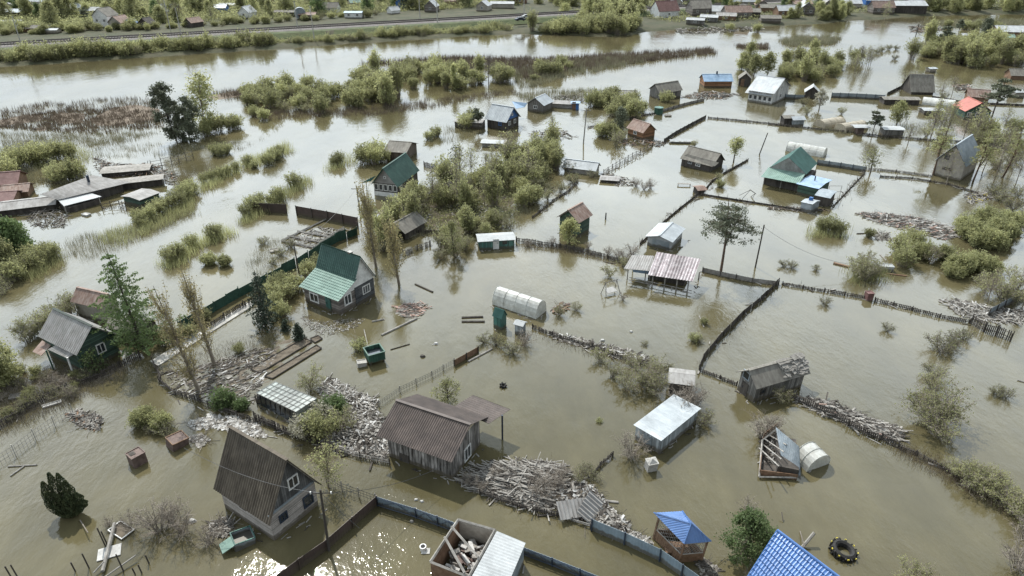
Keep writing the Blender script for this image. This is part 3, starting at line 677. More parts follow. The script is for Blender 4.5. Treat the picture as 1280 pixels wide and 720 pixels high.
# ---------------------------------------------------------------- water, land, railway
def water_material():
    m = bpy.data.materials.new('muddy flood water'); m.use_nodes = True; n, k = m.node_tree.nodes, m.node_tree.links; b = n['Principled BSDF']
    t = n.new('ShaderNodeTexCoord')
    def noise(sc, det=4, ro=.55, stretch=(1, 1, 1), rot=0):
        mp = n.new('ShaderNodeMapping'); mp.inputs['Scale'].default_value = stretch; mp.inputs['Rotation'].default_value = (0, 0, rot); k.new(t.outputs['Object'], mp.inputs['Vector'])
        q = n.new('ShaderNodeTexNoise'); q.inputs['Scale'].default_value = sc; q.inputs['Detail'].default_value = det; q.inputs['Roughness'].default_value = ro; k.new(mp.outputs['Vector'], q.inputs['Vector']); return q
    big = noise(.035, 5, .6, rot=.5); mid = noise(.16, 5, .6, (1, .6, 1), .6)
    r = n.new('ShaderNodeValToRGB'); r.color_ramp.elements[0].position = .38; r.color_ramp.elements[1].position = .66
    r.color_ramp.elements[0].color = (.064, .057, .030, 1); r.color_ramp.elements[1].color = (.100, .086, .046, 1)
    ad = n.new('ShaderNodeMixRGB'); ad.inputs['Fac'].default_value = .35; k.new(big.outputs['Fac'], ad.inputs['Color1']); k.new(mid.outputs['Fac'], ad.inputs['Color2']); k.new(ad.outputs['Color'], r.inputs['Fac'])
    # drifting silt bands and thin scum lines
    sl = noise(.09, 8, .72, (1, .35, 1), .9); sr = n.new('ShaderNodeMapRange'); sr.inputs['From Min'].default_value = .35; sr.inputs['From Max'].default_value = .7; sr.inputs['To Min'].default_value = .82; sr.inputs['To Max'].default_value = 1.28; k.new(sl.outputs['Fac'], sr.inputs['Value'])
    sm = n.new('ShaderNodeMixRGB'); sm.blend_type = 'MULTIPLY'; sm.inputs['Fac'].default_value = 1; k.new(r.outputs['Color'], sm.inputs['Color1']); k.new(sr.outputs[0], sm.inputs['Color2'])
    fo = noise(.35, 9, .8, (1, .5, 1), .3); fr = n.new('ShaderNodeValToRGB'); fr.color_ramp.elements[0].position = .66; fr.color_ramp.elements[1].position = .74
    k.new(fo.outputs['Fac'], fr.inputs['Fac']); fm = n.new('ShaderNodeMixRGB'); fm.inputs['Color2'].default_value = (.17, .155, .115, 1); ff = n.new('ShaderNodeMath'); ff.operation = 'MULTIPLY'; ff.inputs[1].default_value = .6
    k.new(fr.outputs['Color'], ff.inputs[0]); k.new(ff.outputs[0], fm.inputs['Fac']); k.new(sm.outputs['Color'], fm.inputs['Color1'])
    k.new(fm.outputs['Color'], b.inputs['Base Color'])
    b.inputs['IOR'].default_value = 1.33; b.inputs['Specular IOR Level'].default_value = .7
    # wind: smooth lees and rippled patches
    wind = noise(.05, 4, .6, (1, .7, 1), -.4); wr = n.new('ShaderNodeMapRange'); wr.inputs['From Min'].default_value = .40; wr.inputs['From Max'].default_value = .62
    wr.inputs['To Min'].default_value = .14; wr.inputs['To Max'].default_value = 1.45; k.new(wind.outputs['Fac'], wr.inputs['Value'])
    w1 = noise(2.4, 3, .6, (1, .55, 1), .5); w2 = noise(7.0, 3, .65, (1, .6, 1), .2); w3 = noise(.8, 2, .5, (1, .5, 1), .7)
    s1 = n.new('ShaderNodeMath'); s1.operation = 'MULTIPLY_ADD'; s1.inputs[1].default_value = .28; k.new(w2.outputs['Fac'], s1.inputs[0]); k.new(w1.outputs['Fac'], s1.inputs[2])
    s2 = n.new('ShaderNodeMath'); s2.operation = 'MULTIPLY_ADD'; s2.inputs[1].default_value = 1.2; k.new(w3.outputs['Fac'], s2.inputs[0]); k.new(s1.outputs[0], s2.inputs[2])
    s3 = n.new('ShaderNodeMath'); s3.operation = 'MULTIPLY'; k.new(s2.outputs[0], s3.inputs[0]); k.new(wr.outputs[0], s3.inputs[1])
    bp = n.new('ShaderNodeBump'); bp.inputs['Strength'].default_value = .55; bp.inputs['Distance'].default_value = .045; k.new(s3.outputs[0], bp.inputs['Height']); k.new(bp.outputs['Normal'], b.inputs['Normal'])
    b.inputs['Roughness'].default_value = .055
    return m
M['water'] = water_material()
mb = MB(); mb.poly([(-2500, -300, 0), (2500, -300, 0), (2500, 420, 0), (-2500, 420, 0)]); tag(mb.build('flood_water', 'water', fix=False), kind='structure')

# land on the far side, one sheet to the horizon
shore = [(-900,150),(-400,118),(-200,99),(0,84),(160,73),(320,63),(480,52),(640,42.5),(700,44),(760,45.5),(790,44),(810,40),(850,37),(900,35),(960,33),(1000,31),(1040,29),(1060,26),(1100,24.5),(1140,21),(1180,19.5),(1230,18.5),(1280,18),(1500,16),(2200,14)]
sp = [P(*q) for q in shore]; offs = [(-1.5, -.5), (1, .15), (4, .7), (12, 1.1), (30, 1.3), (80, 1.5), (200, 2), (600, 3), (2500, 6), (6000, 12)]
rg = random.Random(3); verts = []; faces = []
dirn = Vector((-.35, .94, 0))
dense = []
for a, b in zip(sp[:-1], sp[1:]):
    k = max(1, int((b-a).length/4)); k = min(k, 60)
    dense += [a+(b-a)*i/k for i in range(k)]
dense.append(sp[-1])
for i, p in enumerate(dense):
    j = rg.uniform(-1.2, 1.2)
    for (o, z) in offs:
        q = p+dirn*(o+j*(1 if o < 30 else 0)); verts.append((q.x, q.y, z+(rg.uniform(-.15, .15) if 0 < o < 100 else 0)))
m_ = len(offs)
for i in range(len(dense)-1):
    for j in range(m_-1): faces.append((i*m_+j, (i+1)*m_+j, (i+1)*m_+j+1, i*m_+j+1))
me = bpy.data.meshes.new('far_ground'); me.from_pydata(verts, [], faces); me.materials.append(M['land']); me.polygons.foreach_set('use_smooth', [True]*len(faces))
o = bpy.data.objects.new('far_ground', me); COL.objects.link(o); tag(o, kind='structure')

# railway: embankment, ballast, two tracks
r0, r1 = P(0, 55, 3.6), P(640, 19.3, 3.6)
RD = (r1-r0).normalized(); RN = Vector((-RD.y, RD.x, 0))       # RN points away from the camera
def rail_pt(s, n, z): q = r0+RD*s+RN*n; return (q.x, q.y, z)
def strip(name, sec, mat_, s0=-260, s1=420, step=5, jag=0, kind='structure'):
    v = []; f = []; g = random.Random(9); N = int((s1-s0)/step)
    for i in range(N+1):
        s = s0+step*i
        for (n, z) in sec: v.append(rail_pt(s, n+g.uniform(-jag, jag), z+g.uniform(-jag, jag)*.3))
    k = len(sec)
    for i in range(N):
        for j in range(k-1): f.append((i*k+j, (i+1)*k+j, (i+1)*k+j+1, i*k+j+1))
    me = bpy.data.meshes.new(name); me.from_pydata(v, [], f); me.materials.append(M[mat_]); o = bpy.data.objects.new(name, me); COL.objects.link(o); tag(o, kind=kind); return o
strip('railway_embankment', [(-17, -.8), (-14, .2), (-8.2, 2.9), (-7, 3.1), (7, 3.1), (14, 1.0), (18, .9)], 'bank', jag=.35)
strip('grass_verge', [(-11.5, 1.55), (-8.4, 3.0), (-5.6, 3.2)], 'grass', jag=.12)
strip('ballast_bed', [(-5.8, 3.1), (-4.6, 3.55), (4.6, 3.55), (5.8, 3.1)], 'ballast')
for n in (-2.3, 2.3):
    root = empty('railway_track', rail_pt(0, n, 3.6)); tag(root, ('near' if n < 0 else 'far')+' track of the railway line on the embankment, steel rails on sleepers', 'railway track')
    mb = MB(); o0 = Vector(rail_pt(0, n, 3.6))
    for i in range(-290, 400):
        c = Vector(rail_pt(i*.9, n, 3.6))-o0; R = Matrix.Rotation(atan2(RN.y, RN.x), 3, 'Z'); mb.box(c, (2.6, .28, .12), R=R)
    o = mb.build('sleeper_row', 'wood_dark', root, fix=False); o['kind'] = 'stuff'
    for q in (-.76, .76):
        mb = MB(); a = Vector(rail_pt(-260, n+q, 3.72))-o0; b = Vector(rail_pt(360, n+q, 3.72))-o0; mb.bar(a, b, .11); mb.build('rail', 'railsteel', root)
# catenary masts
mast0 = None
def mast(px, py, side, label):
    p = P(px, py, 3.2 if side > 0 else 3.0); root = empty('catenary_mast', p, atan2(RD.y, RD.x)); tag(root, label, 'mast', 'masts along the railway')
    a = MB(); a.bar((0, 0, -1.5), (0, 0, 9.5), .2, 6, .13); a.build('pole', 'concrete', root)
    a = MB(); s_ = 1 if side < 0 else -1
    a.bar((0, 0, 7.4), (0, s_*4.6, 7.9), .07); a.bar((0, 0, 9.2), (0, s_*4.4, 7.9), .04); a.bar((0, 0, 6.2), (0, s_*4.4, 6.7), .05); a.build('bracket', 'steel_dark', root)
    a = MB(); a.bar((-.5, 0, 9.3), (.5, 0, 9.3), .05); 
    for x in (-.45, .45): a.bar((x, 0, 9.3), (x, 0, 9.55), .07, 6)
    a.build('insulator_arm', 'steel_dark', root)
    return p
mb = MB(); 
for px, py, sd_, lb in ((28,60,-1,'concrete mast at the left end of the embankment above the dark bushes'),(227,46,-1,'concrete mast on the near side of the tracks right of the white two-storey house'),(212,33,1,'mast on the far side of the tracks above the small dark roofed hut'),
                        (392,43,-1,'concrete mast on the near side of the tracks standing in front of the dark sheds'),(372,35,1,'mast on the far side of the tracks beside the round dark tank'),
                        (547,29,-1,'concrete mast near the blue and white house beyond the railway'),(525,22,1,'mast on the far side of the tracks left of the blue and white house'),(655,20,-1,'mast where the railway runs in behind the green willow thicket')):
    mast(px, py, sd_, lb)
for n, z, nm in ((-2.3, 9.0, 'lower contact wire over the near track'), (2.3, 9.0, 'lower contact wire over the far track'), (-6.6, 12.3, 'upper supply wire along the near masts'), (6.6, 12.3, 'upper supply wire along the far masts')):
    w = MB(); 
    for i in range(-5, 8):
        a, b = Vector(rail_pt(i*50, n, z+1)), Vector(rail_pt(i*50+50, n, z+1)); m__ = (a+b)/2-Vector((0, 0, 1.0)); w.bar(a, m__, .022, 3); w.bar(m__, b, .022, 3)
    tag(w.build('overhead_wire', 'wire', fix=False), nm+' of the railway', 'wire')


# ---------------------------------------------------------------- buildings, near to far
for k_, a_, per in (('board_x', (1, 1, 0), .2),):
    pass
def boards(name, c1, c2, per=.2, dark=.2):
    M[name] = mat(name.replace('_', ' '), c1, c2, 1.2, .85, lines=((1, 1, 0), per), linecol=tuple(q*dark for q in c1), bump=.2, sx=(3, 3, .5))
boards('old_boards', (.045, .04, .034), (.34, .32, .30), .3, .05)
boards('grey_boards', (.12, .115, .105), (.20, .19, .175), .2, .3)
boards('grey_sheet', (.24, .265, .275), (.29, .315, .325), .25, .8)
boards('teal_boards', (.06, .15, .13), (.12, .19, .165), .25, .4)
boards('green_sheet', (.03, .085, .06), (.045, .10, .075), .25, .5)
boards('brown_boards', (.11, .085, .065), (.17, .14, .115), .18, .4)
boards('white_boards', (.55, .55, .53), (.40, .40, .38), .3, .5)

def _wl(s, p):      # world -> local of a building
    q = Vector(p)-s.root.location; return Matrix.Rotation(-s.root.rotation_euler[2], 3, 'Z') @ q
Bld.wl = _wl
def _pix(s, side, px, py):
    """where the photo's pixel lies on a wall: fraction along it and height"""
    R = Matrix.Rotation(s.root.rotation_euler[2], 3, 'Z')
    p0 = s.root.location+R @ s.at(side, 0, 0); p1 = s.root.location+R @ s.at(side, 1, 0)
    e = p1-p0; n = Vector((-e.y, e.x, 0)); x, d = px-640.0, py-360.0
    ray = Vector((x, F*CP-d*SP, -F*SP-d*CP)); o = Vector((0, 0, HC)); t = (p0-o).dot(n)/ray.dot(n); q = o+ray*t
    return (q-p0).dot(e)/e.length_squared, q.z
Bld.pix = _pix
def _winpx(s, side, cx, cy, w, h, **kw):   # centre pixel, size in metres
    t, z = s.pix(side, cx, cy); return s.win(side, t, z, w, h, **kw)
Bld.winpx = _winpx
def _doorpx(s, side, cx, cy, w, h, m_):
    t, z = s.pix(side, cx, cy); return s.door(side, t, w, h, m_, z0=z-h/2)
Bld.doorpx = _doorpx
def slabpx(s, name, m_, px, zs, th=.06, corr=None, drop=0):
    """roof sheet through four photo pixels at given heights (order round the sheet), corrugated along edge 0-1"""
    c = [s.wl(P(p[0], p[1], z)) for p, z in zip(px, zs)]; r = MB()
    n = 1
    if corr: n = max(2, int((c[1]-c[0]).length/corr[0]*4))
    nrm = (c[1]-c[0]).cross(c[3]-c[0]).normalized(); nrm = nrm if nrm.z > 0 else -nrm
    for i in range(n):
        q = []
        for k in (i, i+1):
            t = k/n; o = nrm*(corr[1]*sin(2*pi*k/4) if corr else 0); a = c[0].lerp(c[1], t)+o; b = c[3].lerp(c[2], t)+o; q.append((a, b))
        d = nrm*th
        r.poly([q[0][0]+d, q[1][0]+d, q[1][1]+d, q[0][1]+d]); r.poly([q[0][0], q[0][1], q[1][1], q[1][0]])
        r.poly([q[0][0], q[1][0], q[1][0]+d, q[0][0]+d]); r.poly([q[0][1], q[0][1]+d, q[1][1]+d, q[1][1]])
    r.poly([c[0], c[0]+nrm*th, c[3]+nrm*th, c[3]]); r.poly([c[1], c[2], c[2]+nrm*th, c[1]+nrm*th])
    return r.build(name, m_, s.root)
Bld.slabpx = slabpx
def _postpx(s, px, py, top, r=.07, m_='wood_grey'):
    """post from the water at a pixel up to photo row top"""
    p = P(px, py); h = hsolve(p, top); q = s.wl(p); mb = MB(); mb.bar((q.x, q.y, -.8), (q.x, q.y, h), r); return mb.build('post', m_, s.root)
Bld.postpx = _postpx
def _chim(s, px, py, z0, z1, w=.5, m_='redbrick'):
    q = s.wl(P(px, py, z1)); mb = MB(); mb.box((q.x, q.y, (z0+z1)/2), (w, w, z1-z0)); c = mb.build('chimney', m_, s.root)
    k = MB(); k.box((q.x, q.y, z1+.03), (w+.12, w+.12, .06)); k.build('chimney_cap', 'concrete', c); return c
Bld.chim = _chim

# --- foreground house, brick below and grey boards above
b = Bld('brick_house', 'brick house with steep brown corrugated roof and grey boarded gable at the lower left', 'house', (343,676), (404,635), (271,643), topy=645, apexy=573, wall='brick', gable='gable_grey', roof='asb_brown', ov=.6, ovg=.4, corr=(.24,.04), th=.02)
print('H1', b.L, b.W, b.he, b.hr)
b.rafters('wood_grey'); b.winpx('g', 366, 602, .95, 1.05, bars=1); b.winpx('g', 354, 646, .75, .75, frame='steel_dark', bars=1); b.winpx('g', 385, 625, .95, 1.1, frame='steel_dark', bars=0)
b.box('sill_band', 'zinc_dark', -b.L/2-.03, 0, b.he-.02, .07, b.W+.1, .16)
t, z = b.pix('e', 300, 640); b.win('e', .55, b.he-.7, .8, .8, frame='wood_dark', bars=0)
# --- brown roofed plank house with a carport roof behind
b = Bld('plank_house', 'old plank house with brown metal roof and cream gable beside heaps of grey boards', 'house', (566,599), (604,557), (483,574), topy=564, apexy=529, wall='old_boards', gable='cream', roof='roof_brown', ov=.85, ovg=.5, corr=(.2,.032), th=.02)
print('H2', b.L, b.W, b.he, b.hr)
b.rafters('wood_pale'); b.winpx('g', 584, 566, 1.1, 1.35, bars=1); b.door('e', .75, .9, 1.4, 'wood_dark', -.6)
b.slabpx('carport_roof', 'roof_brown', [(565,510),(591,494),(638,512),(611,530)], [b.he-.35]*4, corr=(.25,.03), th=.03)
b.postpx(628, 549, 519, .09, 'steel_dark'); b.postpx(598, 541, 516, .09, 'steel_dark')
# --- house with the two-tone green roof
b = Bld('green_roof_house', 'grey house with white framed windows and a green roof, one slope dark, one faded', 'house', (426,394), (471,370), (380,378), topy=373, wall='brown_clap', roof=None,
        prof=None, he=2.0, hr=None)
he = b.he; zr = hsolve(P(456,378), 322); print('H3', b.L, b.W, he, zr)
prof = [(-b.W/2, he), (-b.W*.06, he+1.15), (b.W*.17, zr), (b.W/2, he+.55)]
for ch in list(b.root.children): bpy.data.objects.remove(ch)
w = MB(); w.box((0, 0, (-1.2+he)/2), (b.L, b.W, he+1.2)); w.build('wall', 'brown_clap', b.root)
w = MB(); w.prism([(prof[0][0]+.02, he)]+prof[1:]+[(b.W/2, he)], -b.L/2-.005, b.L/2+.005, b.s); w.build('gable', 'wallwhite', b.root)
b.box('siding', 'grey_clap', -b.L/2-.04, b.W*.22, .45, .06, b.W*.55, he+1.7)
r = MB(); b.roofslabs(r, prof[:2], b.L/2+.35, .4, .02, (.3,.02), .35, b.s)
r.build('porch_roof', 'roof_lgreen', b.root)
r = MB(); b.roofslabs(r, prof[1:3], b.L/2+.35, .05, .02, (.3,.02), .35, b.s); r.build('roof', 'roof_green', b.root)
r = MB(); b.roofslabs(r, prof[2:], b.L/2+.35, .3, .02, (.3,.02), 0, b.s); r.build('roof', 'roof_green', b.root)
b.prof = prof; b.rafters('white')
b.winpx('e', 393, 372, 1.5, 1.2, bars=1, fw=.13); b.winpx('g', 434.5, 374, 1.15, 1.35, bars=1, fw=.13); b.winpx('g', 457.5, 361, 1.25, 1.1, bars=2, fw=.12); b.doorpx('e', 411, 381, .85, 2.0, 'teal_clap'); b.winpx('g', 456.5, 336, .3, .45, bars=0)
b.chim(437.5, 315, 2.0, zr+.15, w=.42)
# --- white veranda house
b = Bld('veranda_house', 'house with dark green metal roof and glazed white veranda facing the open flood', 'house', (498,247), (466,246), (533,229), topy=231, apexy=210, wall='wood_dark', gable='asb_light', roof='roof_green', ov=.35, ovg=.5, corr=(.3,.02), th=.02)
print('H4', b.L, b.W, b.he, b.hr)
b.rafters('teal_clap'); b.box('veranda', 'white', -b.L/2-.05, 0, .25, .08, b.W, .9)
for i in range(5): b.win('g', .1+.2*i, b.he*.68, b.W*.17, b.he*.5, bars=0)
b.win('g', .5, b.he+1.0, .45, .4, bars=0)
b.win('e', .15, b.he*.6, 1.0, .8); b.slabpx('porch_roof', 'roof_teal', [(463,223),(470,220),(463,227),(452,229)], [2.6,2.6,2.2,2.2])
b.postpx(459, 241, 228, .06, 'teal_clap')
# old shed behind it
b = Bld('log_shed', 'old brown shed with sagging grey plank roof behind the white veranda house', 'shed', (508,201), (521,190), (483,199), topy=190, apexy=178, wall='brown_boards', roof='asb', ov=.4, ovg=.3)
# --- teal cabin
b = Bld('teal_cabin', 'long teal cabin with white flat roof and white door standing in the flood', 'cabin', (599,313), (596,304), (643,311), he=1.3, hr=1.5, wall='teal_boards', roof='zinc_white', ov=.15, ovg=.2)
b.doorpx('e', 620, 305, .8, 1.5, 'white'); b.winpx('e', 631, 303, .9, .8, frame='teal_clap', bars=0)
# --- tall green shed
b = Bld('green_shed', 'tall narrow dark green plank shed with rusty roof beside the brush row', 'shed', (722,297), (698,291), (738,289), topy=276, apexy=262, wall='green_clap', roof='roof_rust', ov=.35, ovg=.4)
b.rafters('wood_grey'); b.door('g', .65, .7, 1.2, 'green_clap', -.2); b.win('g', .5, b.he+.1, .5, .45, frame='wood_dark', bars=0)
# --- grey shed with garage door
b = Bld('garage', 'pale metal garage with low white roof and wide dark door', 'garage', (838,313), (807,309), (861,300), topy=301, apexy=294, wall='zinc_white', roof='zinc', ov=.3, ovg=.35, corr=(.3,.015), th=.02)
b.box('garage_door', 'zinc_dark', -b.L/2-.04, -b.W*.06, .4, .06, b.W*.72, 1.5); b.win('e', .62, b.he*.65, 1.2, .5, bars=1)
# --- open shelter with patterned tiles, annex with pale sheet roof
b = Bld('tile_shelter', 'open timber shelter with pale patterned tile roof right of its flat grey annex', 'shelter', (866,366), (876,340), (806,352), he=1.9, hr=None, roof=None, open_=True)
b.slabpx('roof', 'roof_tile', [(810,344),(866,352),(876,324),(821,315)], [1.75,1.75,2.9,2.9], corr=(.35,.03), th=.04)
for x, y, t in ((815,358,345),(830,361,347),(845,363,349),(859,365,351),(873,350,340),(812,350,338)): b.postpx(x, y, t, .08, 'wood_pale')
b.slabpx('annex_roof', 'asb_light', [(780,336),(811,339),(818,320),(790,319)], [1.9,1.9,2.3,2.3], corr=(.3,.02), th=.04)
b.slabpx('tarpaulin', 'roof_lblue', [(791,340),(812,343),(812,336),(792,334)], [.5,.5,1.3,1.3], th=.03)
for x, y, t in ((784,349,337),(806,352,340),(791,338,322)): b.postpx(x, y, t, .07, 'wood_pale')
m = MB(); q = b.wl(P(835,348)); m.box((q.x, q.y, .3), (b.L*.75, 2.2, 1.0)); m.build('back_wall', 'wood_dark', b.root)
m = MB(); q0, q1 = b.wl(P(786,352)), b.wl(P(864,369)); 
for zz in (.25, .6): m.bar((q0.x, q0.y, zz), (q1.x, q1.y, zz), .05)
m.build('railing', 'wood_pale', b.root)
# --- flooded dark cottage (876,200)
b = Bld('sunken_cottage', 'dark plank cottage leaning in the water with a lower porch roof in front', 'cottage', (888,215), (903,206), (851,207), topy=207, apexy=191, wall='wood_dark', roof='asb', ov=.3, ovg=.3, tilt=(.05,-.04))
b.slabpx('porch_roof', 'asb', [(851,198),(893,208),(898,203),(858,194)], [1.2,1.2,1.9,1.9]); b.winpx('e', 872, 207, .9, .5); b.winpx('e', 862, 204, .8, .6, frame='zinc_white')
# --- teal hipped house
b = Bld('teal_roof_house', 'house with dark teal hipped roof and faded porch roof at a fence crossing', 'house', (1000,240), (1022,225), (953,231), he=1.6, hr=None, roof=None, wall='brown_boards')
b.root.children[0].data.materials[0] = M['wood_dark']
zE, zR = 2.4, 5.3
pa = [(961,210,zE),(1008,218,zE),(1022,204,zE),(977,197,zE)]; rf, rb = (986,197,4.9), (1001,183,4.9)
m = MB(); L_ = [b.wl(P(*q)) for q in pa]; f_, k_ = b.wl(P(*rf)), b.wl(P(*rb))
m.poly([L_[1], L_[2], k_, f_]); m.poly([L_[3], L_[0], f_, k_]); m.poly([L_[2], L_[3], k_]); m.poly([L_[0], L_[3], L_[2], L_[1]]); m.build('roof', 'roof_teal', b.root)
m = MB(); nrm_ = (L_[1]-L_[0]).cross(f_-L_[0]).normalized()*.04; m.poly([L_[0]+nrm_, L_[1]+nrm_, f_+nrm_]); m.poly([L_[0]-nrm_, f_-nrm_, L_[1]-nrm_]); m.build('gable', 'asb_light', b.root)
b.slabpx('porch_roof', 'roof_lgreen', [(951,221),(999,230),(1007,217),(961,209)], [1.7,1.7,2.5,2.5], corr=(.3,.02), th=.03)
for x, y, t in ((954,231,222),(975,235,226),(996,239,229)): b.postpx(x, y, t, .07)
b = Bld('green_annex', 'dark green annex under a pale blue sheet roof attached to the teal roofed house', 'annex', (1019,248), (1033,237), (996,242), he=1.7, hr=1.9, wall='green_clap', roof='roof_lblue', ov=.25, ovg=.3)
b.box('stovepipe', 'steel_dark', 0, 0, 2.3, .15, .15, .9)
b = Bld('small_shed', 'small grey box shed with sheet roof in front of the green annex', 'shed', (1034,259), (1039,250), (1018,255), he=1.5, hr=1.7, wall='wood_dark', roof='zinc_dark', ov=.15, ovg=.2)
b = Bld('small_shed', 'small leaning blue grey hut at the end of the red littered fence line', 'shed', (1013,267), (1026,262), (999,264), he=1.3, hr=1.5, wall='zinc_dark', roof='zinc', ov=.1, ovg=.1, tilt=(.08,.05))
b.box('barrel', 'blue_paint', 0, 0, 1.75, .5, .5, .5)
# --- grey gabled house at right
b = Bld('gabled_house', 'tall pale grey house with steep dark roof among bare trees at the right', 'house', (1200,226), (1167,218), (1213,211), topy=205, apexy=181, wall='plaster', roof='zinc_dark', ov=.5, ovg=.4, corr=(.3,.02), th=.03)
b.winpx('g', 1184, 196, .8, .9, frame='wood_dark', bars=0); b.rafters('steel_dark'); b.winpx('g', 1184, 211, 1.6, .5, frame='wood_dark', bars=1)
# --- big flat grey shed, centre right
b = Bld('metal_shed', 'large pale grey metal shed with single pitch roof in open water', 'shed', (824,567), (793,549), (871,529), topy=549, wall='grey_sheet', roof='zinc', hr=None, prof=None, he=None, ov=.15, ovg=.2, corr=(.3,.007), th=.02)
print('S', b.L, b.W, b.he)
b.door('g', .5, .9, 1.3, 'zinc_dark', -.1)
# --- small pale-roofed wreck shed behind
b = Bld('collapsed_shed', 'small dark shed with patched white roof wrapped in bare brush', 'shed', (864,497), (867,480), (836,494), he=1.4, hr=1.7, wall='wood_dark', roof='asb_light', ov=.2, ovg=.2, tilt=(.03,.03))
# --- tilted wreck
b = Bld('wrecked_cottage', 'grey cottage with shifted walls and torn shingle roof beside a debris line', 'cottage', (941,503), (921,487), (1002,484), topy=481, apexy=463, wall='grey_boards', roof='asb', ov=.4, ovg=.35, tilt=(.03,.03))
b.winpx('e', 953, 489, .7, .6, frame='wood_dark', bars=0); b.winpx('g', 932, 470, .9, .9, frame='zinc_dark', bars=0); b.doorpx('g', 930, 487, .8, 1.5, 'wood_dark')
m = MB(); g_ = random.Random(3)
for i in range(60):
    u, v = g_.uniform(.0, 1), g_.uniform(-.05, 1.1); y_ = -b.W/2*(1-v)*b.s if v < 1 else (v-1)*b.s; z_ = b.he+(b.hr-b.he)*min(v, 1)+.12
    m.box((b.L*(.05+.5*u), y_, z_), (g_.uniform(.5, .9), g_.uniform(.3, .6), .04), R=Matrix.Rotation(g_.uniform(-.5, .5), 3, 'Z') @ Matrix.Rotation(.35*b.s, 3, 'X'))
m.build('loose_shingles', 'wood_grey', b.root)
# --- overturned wreck with a plastic barrel arch
b = Bld('overturned_hut', 'overturned wooden hut with blue grey roof sheet standing on edge', 'wreckage', (996,598), (970,594), (996,560), he=.9, hr=None, roof=None, wall='wood_dark', tilt=(.0,.0))
b.slabpx('roof', 'zinc_dark', [(970,534),(999,558),(1001,600),(979,583)], [1.9,2.3,.1,.5], corr=(.3,.015), th=.05)
for q in range(5):
    m = MB(); p0 = b.wl(P(949+q*3, 560-q*6, .4)); p1 = b.wl(P(974+q*3, 583-q*9, 1.7)); m.bar(p0, p1, .06); m.build('beam', 'wood_grey', b.root)
m = MB(); p0 = b.wl(P(949, 596, .2)); p1 = b.wl(P(996, 597, .2)); m.bar(p0, p1, .09); p2 = b.wl(P(953, 550, .8)); m.bar(p0, p2, .08); m.bar(b.wl(P(971,536,1.7)), p2, .08); m.build('frame', 'wood_grey', b.root)
for q0, q1, hh in (((949,594),(996,600),.55), ((949,594),(953,552),.6), ((953,552),(971,538),.9)):
    a_, c_ = b.wl(P(*q0)), b.wl(P(*q1)); m = MB(); d_ = (c_-a_).normalized(); n_ = Vector((-d_.y, d_.x, 0))*.05; z0, z1 = Vector((0,0,-.4)), Vector((0,0,hh)); m.hexa([a_+z0, c_+z0, c_+n_+z0, a_+n_+z0, a_+z1, c_+z1, c_+n_+z1, a_+n_+z1]); m.build('side_board', 'wood_brown', b.root)
m = MB(); m.poly([b.wl(P(950,592,.12)), b.wl(P(995,598,.12)), b.wl(P(990,560,.12)), b.wl(P(970,540,.12)), b.wl(P(954,553,.12))]); m.build('floor', 'wood_dark', b.root, fix=False)
tunnel('short greenhouse barrel of clear film washed against the overturned hut', (1008,590), (1024,572), (998,573), 1.45, ribs=3, tilt=(.05,-.1))
# --- green roofed cottage far left
b = Bld('green_cottage', 'dark green cottage with patched asbestos roof and open porch behind the broken picket fence', 'cottage', (105,466), (147,441), (72,440), topy=439, apexy=407, wall='green_clap', roof='asb_light', ov=.35, ovg=.4, corr=(.3,.025), th=.02)
print('GC', b.L, b.W, b.he, b.hr)
b.root.children[0].data.materials[0] = M['green_clap']; b.winpx('g', 126, 435, .9, 1.1); b.rafters('wood_grey')
b.slabpx('porch_roof', 'asb_light', [(60,437),(84,448),(101,438),(76,428)], [1.8,1.8,2.4,2.4], corr=(.3,.02), th=.03); b.slabpx('roof_sheet', 'roof_rust', [(41,440),(52,445),(64,432),(53,426)], [1.2,1.2,1.6,1.6])
b.postpx(92, 468, 447, .1, 'wallwhite'); b.postpx(67, 462, 438, .08, 'green_paint'); b.postpx(110, 458, 444, .08)
b = Bld('rusty_shed', 'shed with pinkish rusty roof behind the larch and the green cottage', 'shed', (133,404), (152,393), (99,396), he=2.2, hr=3.2, wall='plaster', roof='roof_rust', ov=.3, ovg=.3)
b = Bld('lean_to', 'low dark lean-to with pale patched roof under the larch', 'shed', (182,428), (196,415), (143,420), he=1.5, hr=2.1, wall='wood_dark', roof='asb', ov=.3, ovg=.3)
# --- green tank box
def tank(label, px, py, w, h, m_, rot=.5, name='water_tank', cat='tank', rim=True, lift=.3):
    p = P(px, py, 0); r = empty(name, p, rot); tag(r, label, cat); a = MB(); t = .06
    for sx_, sy_ in ((1,0),(-1,0),(0,1),(0,-1)):
        a.box((sx_*(w/2-t/2), sy_*(w/2-t/2), lift+h/2), (t if sx_ else w-2*t, w if sx_ else t, h) if sx_ else (w-2*t, t, h))
    a.box((0, 0, lift+.05), (w-2*t-.01, w-2*t-.01, .06)); a.build('side_wall', m_, r)
    if rim:
        a = MB()
        for sx_, sy_ in ((1,0),(-1,0),(0,1),(0,-1)): a.box((sx_*w/2, sy_*w/2, lift+h+.03), (.12, w+.12, .06) if sx_ else (w-.12, .12, .06))
        a.build('rim', 'green_paint', r)
    for sx_ in (-1, 1):
        for sy_ in (-1, 1): a = MB(); a.box((sx_*(w/2-.15), sy_*(w/2-.15), (lift-.6)/2), (.12, .12, lift+.6)); a.build('leg', 'wood_dark', r)
    a = MB(); a.box((0, 0, lift+h*.6), (w-2*t-.02, w-2*t-.02, .01)); a.build('water_surface', 'glass', r); return r
tank('square open green metal tank on short legs near the garden beds', 469, 450, 1.7, .95, 'green_sheet')
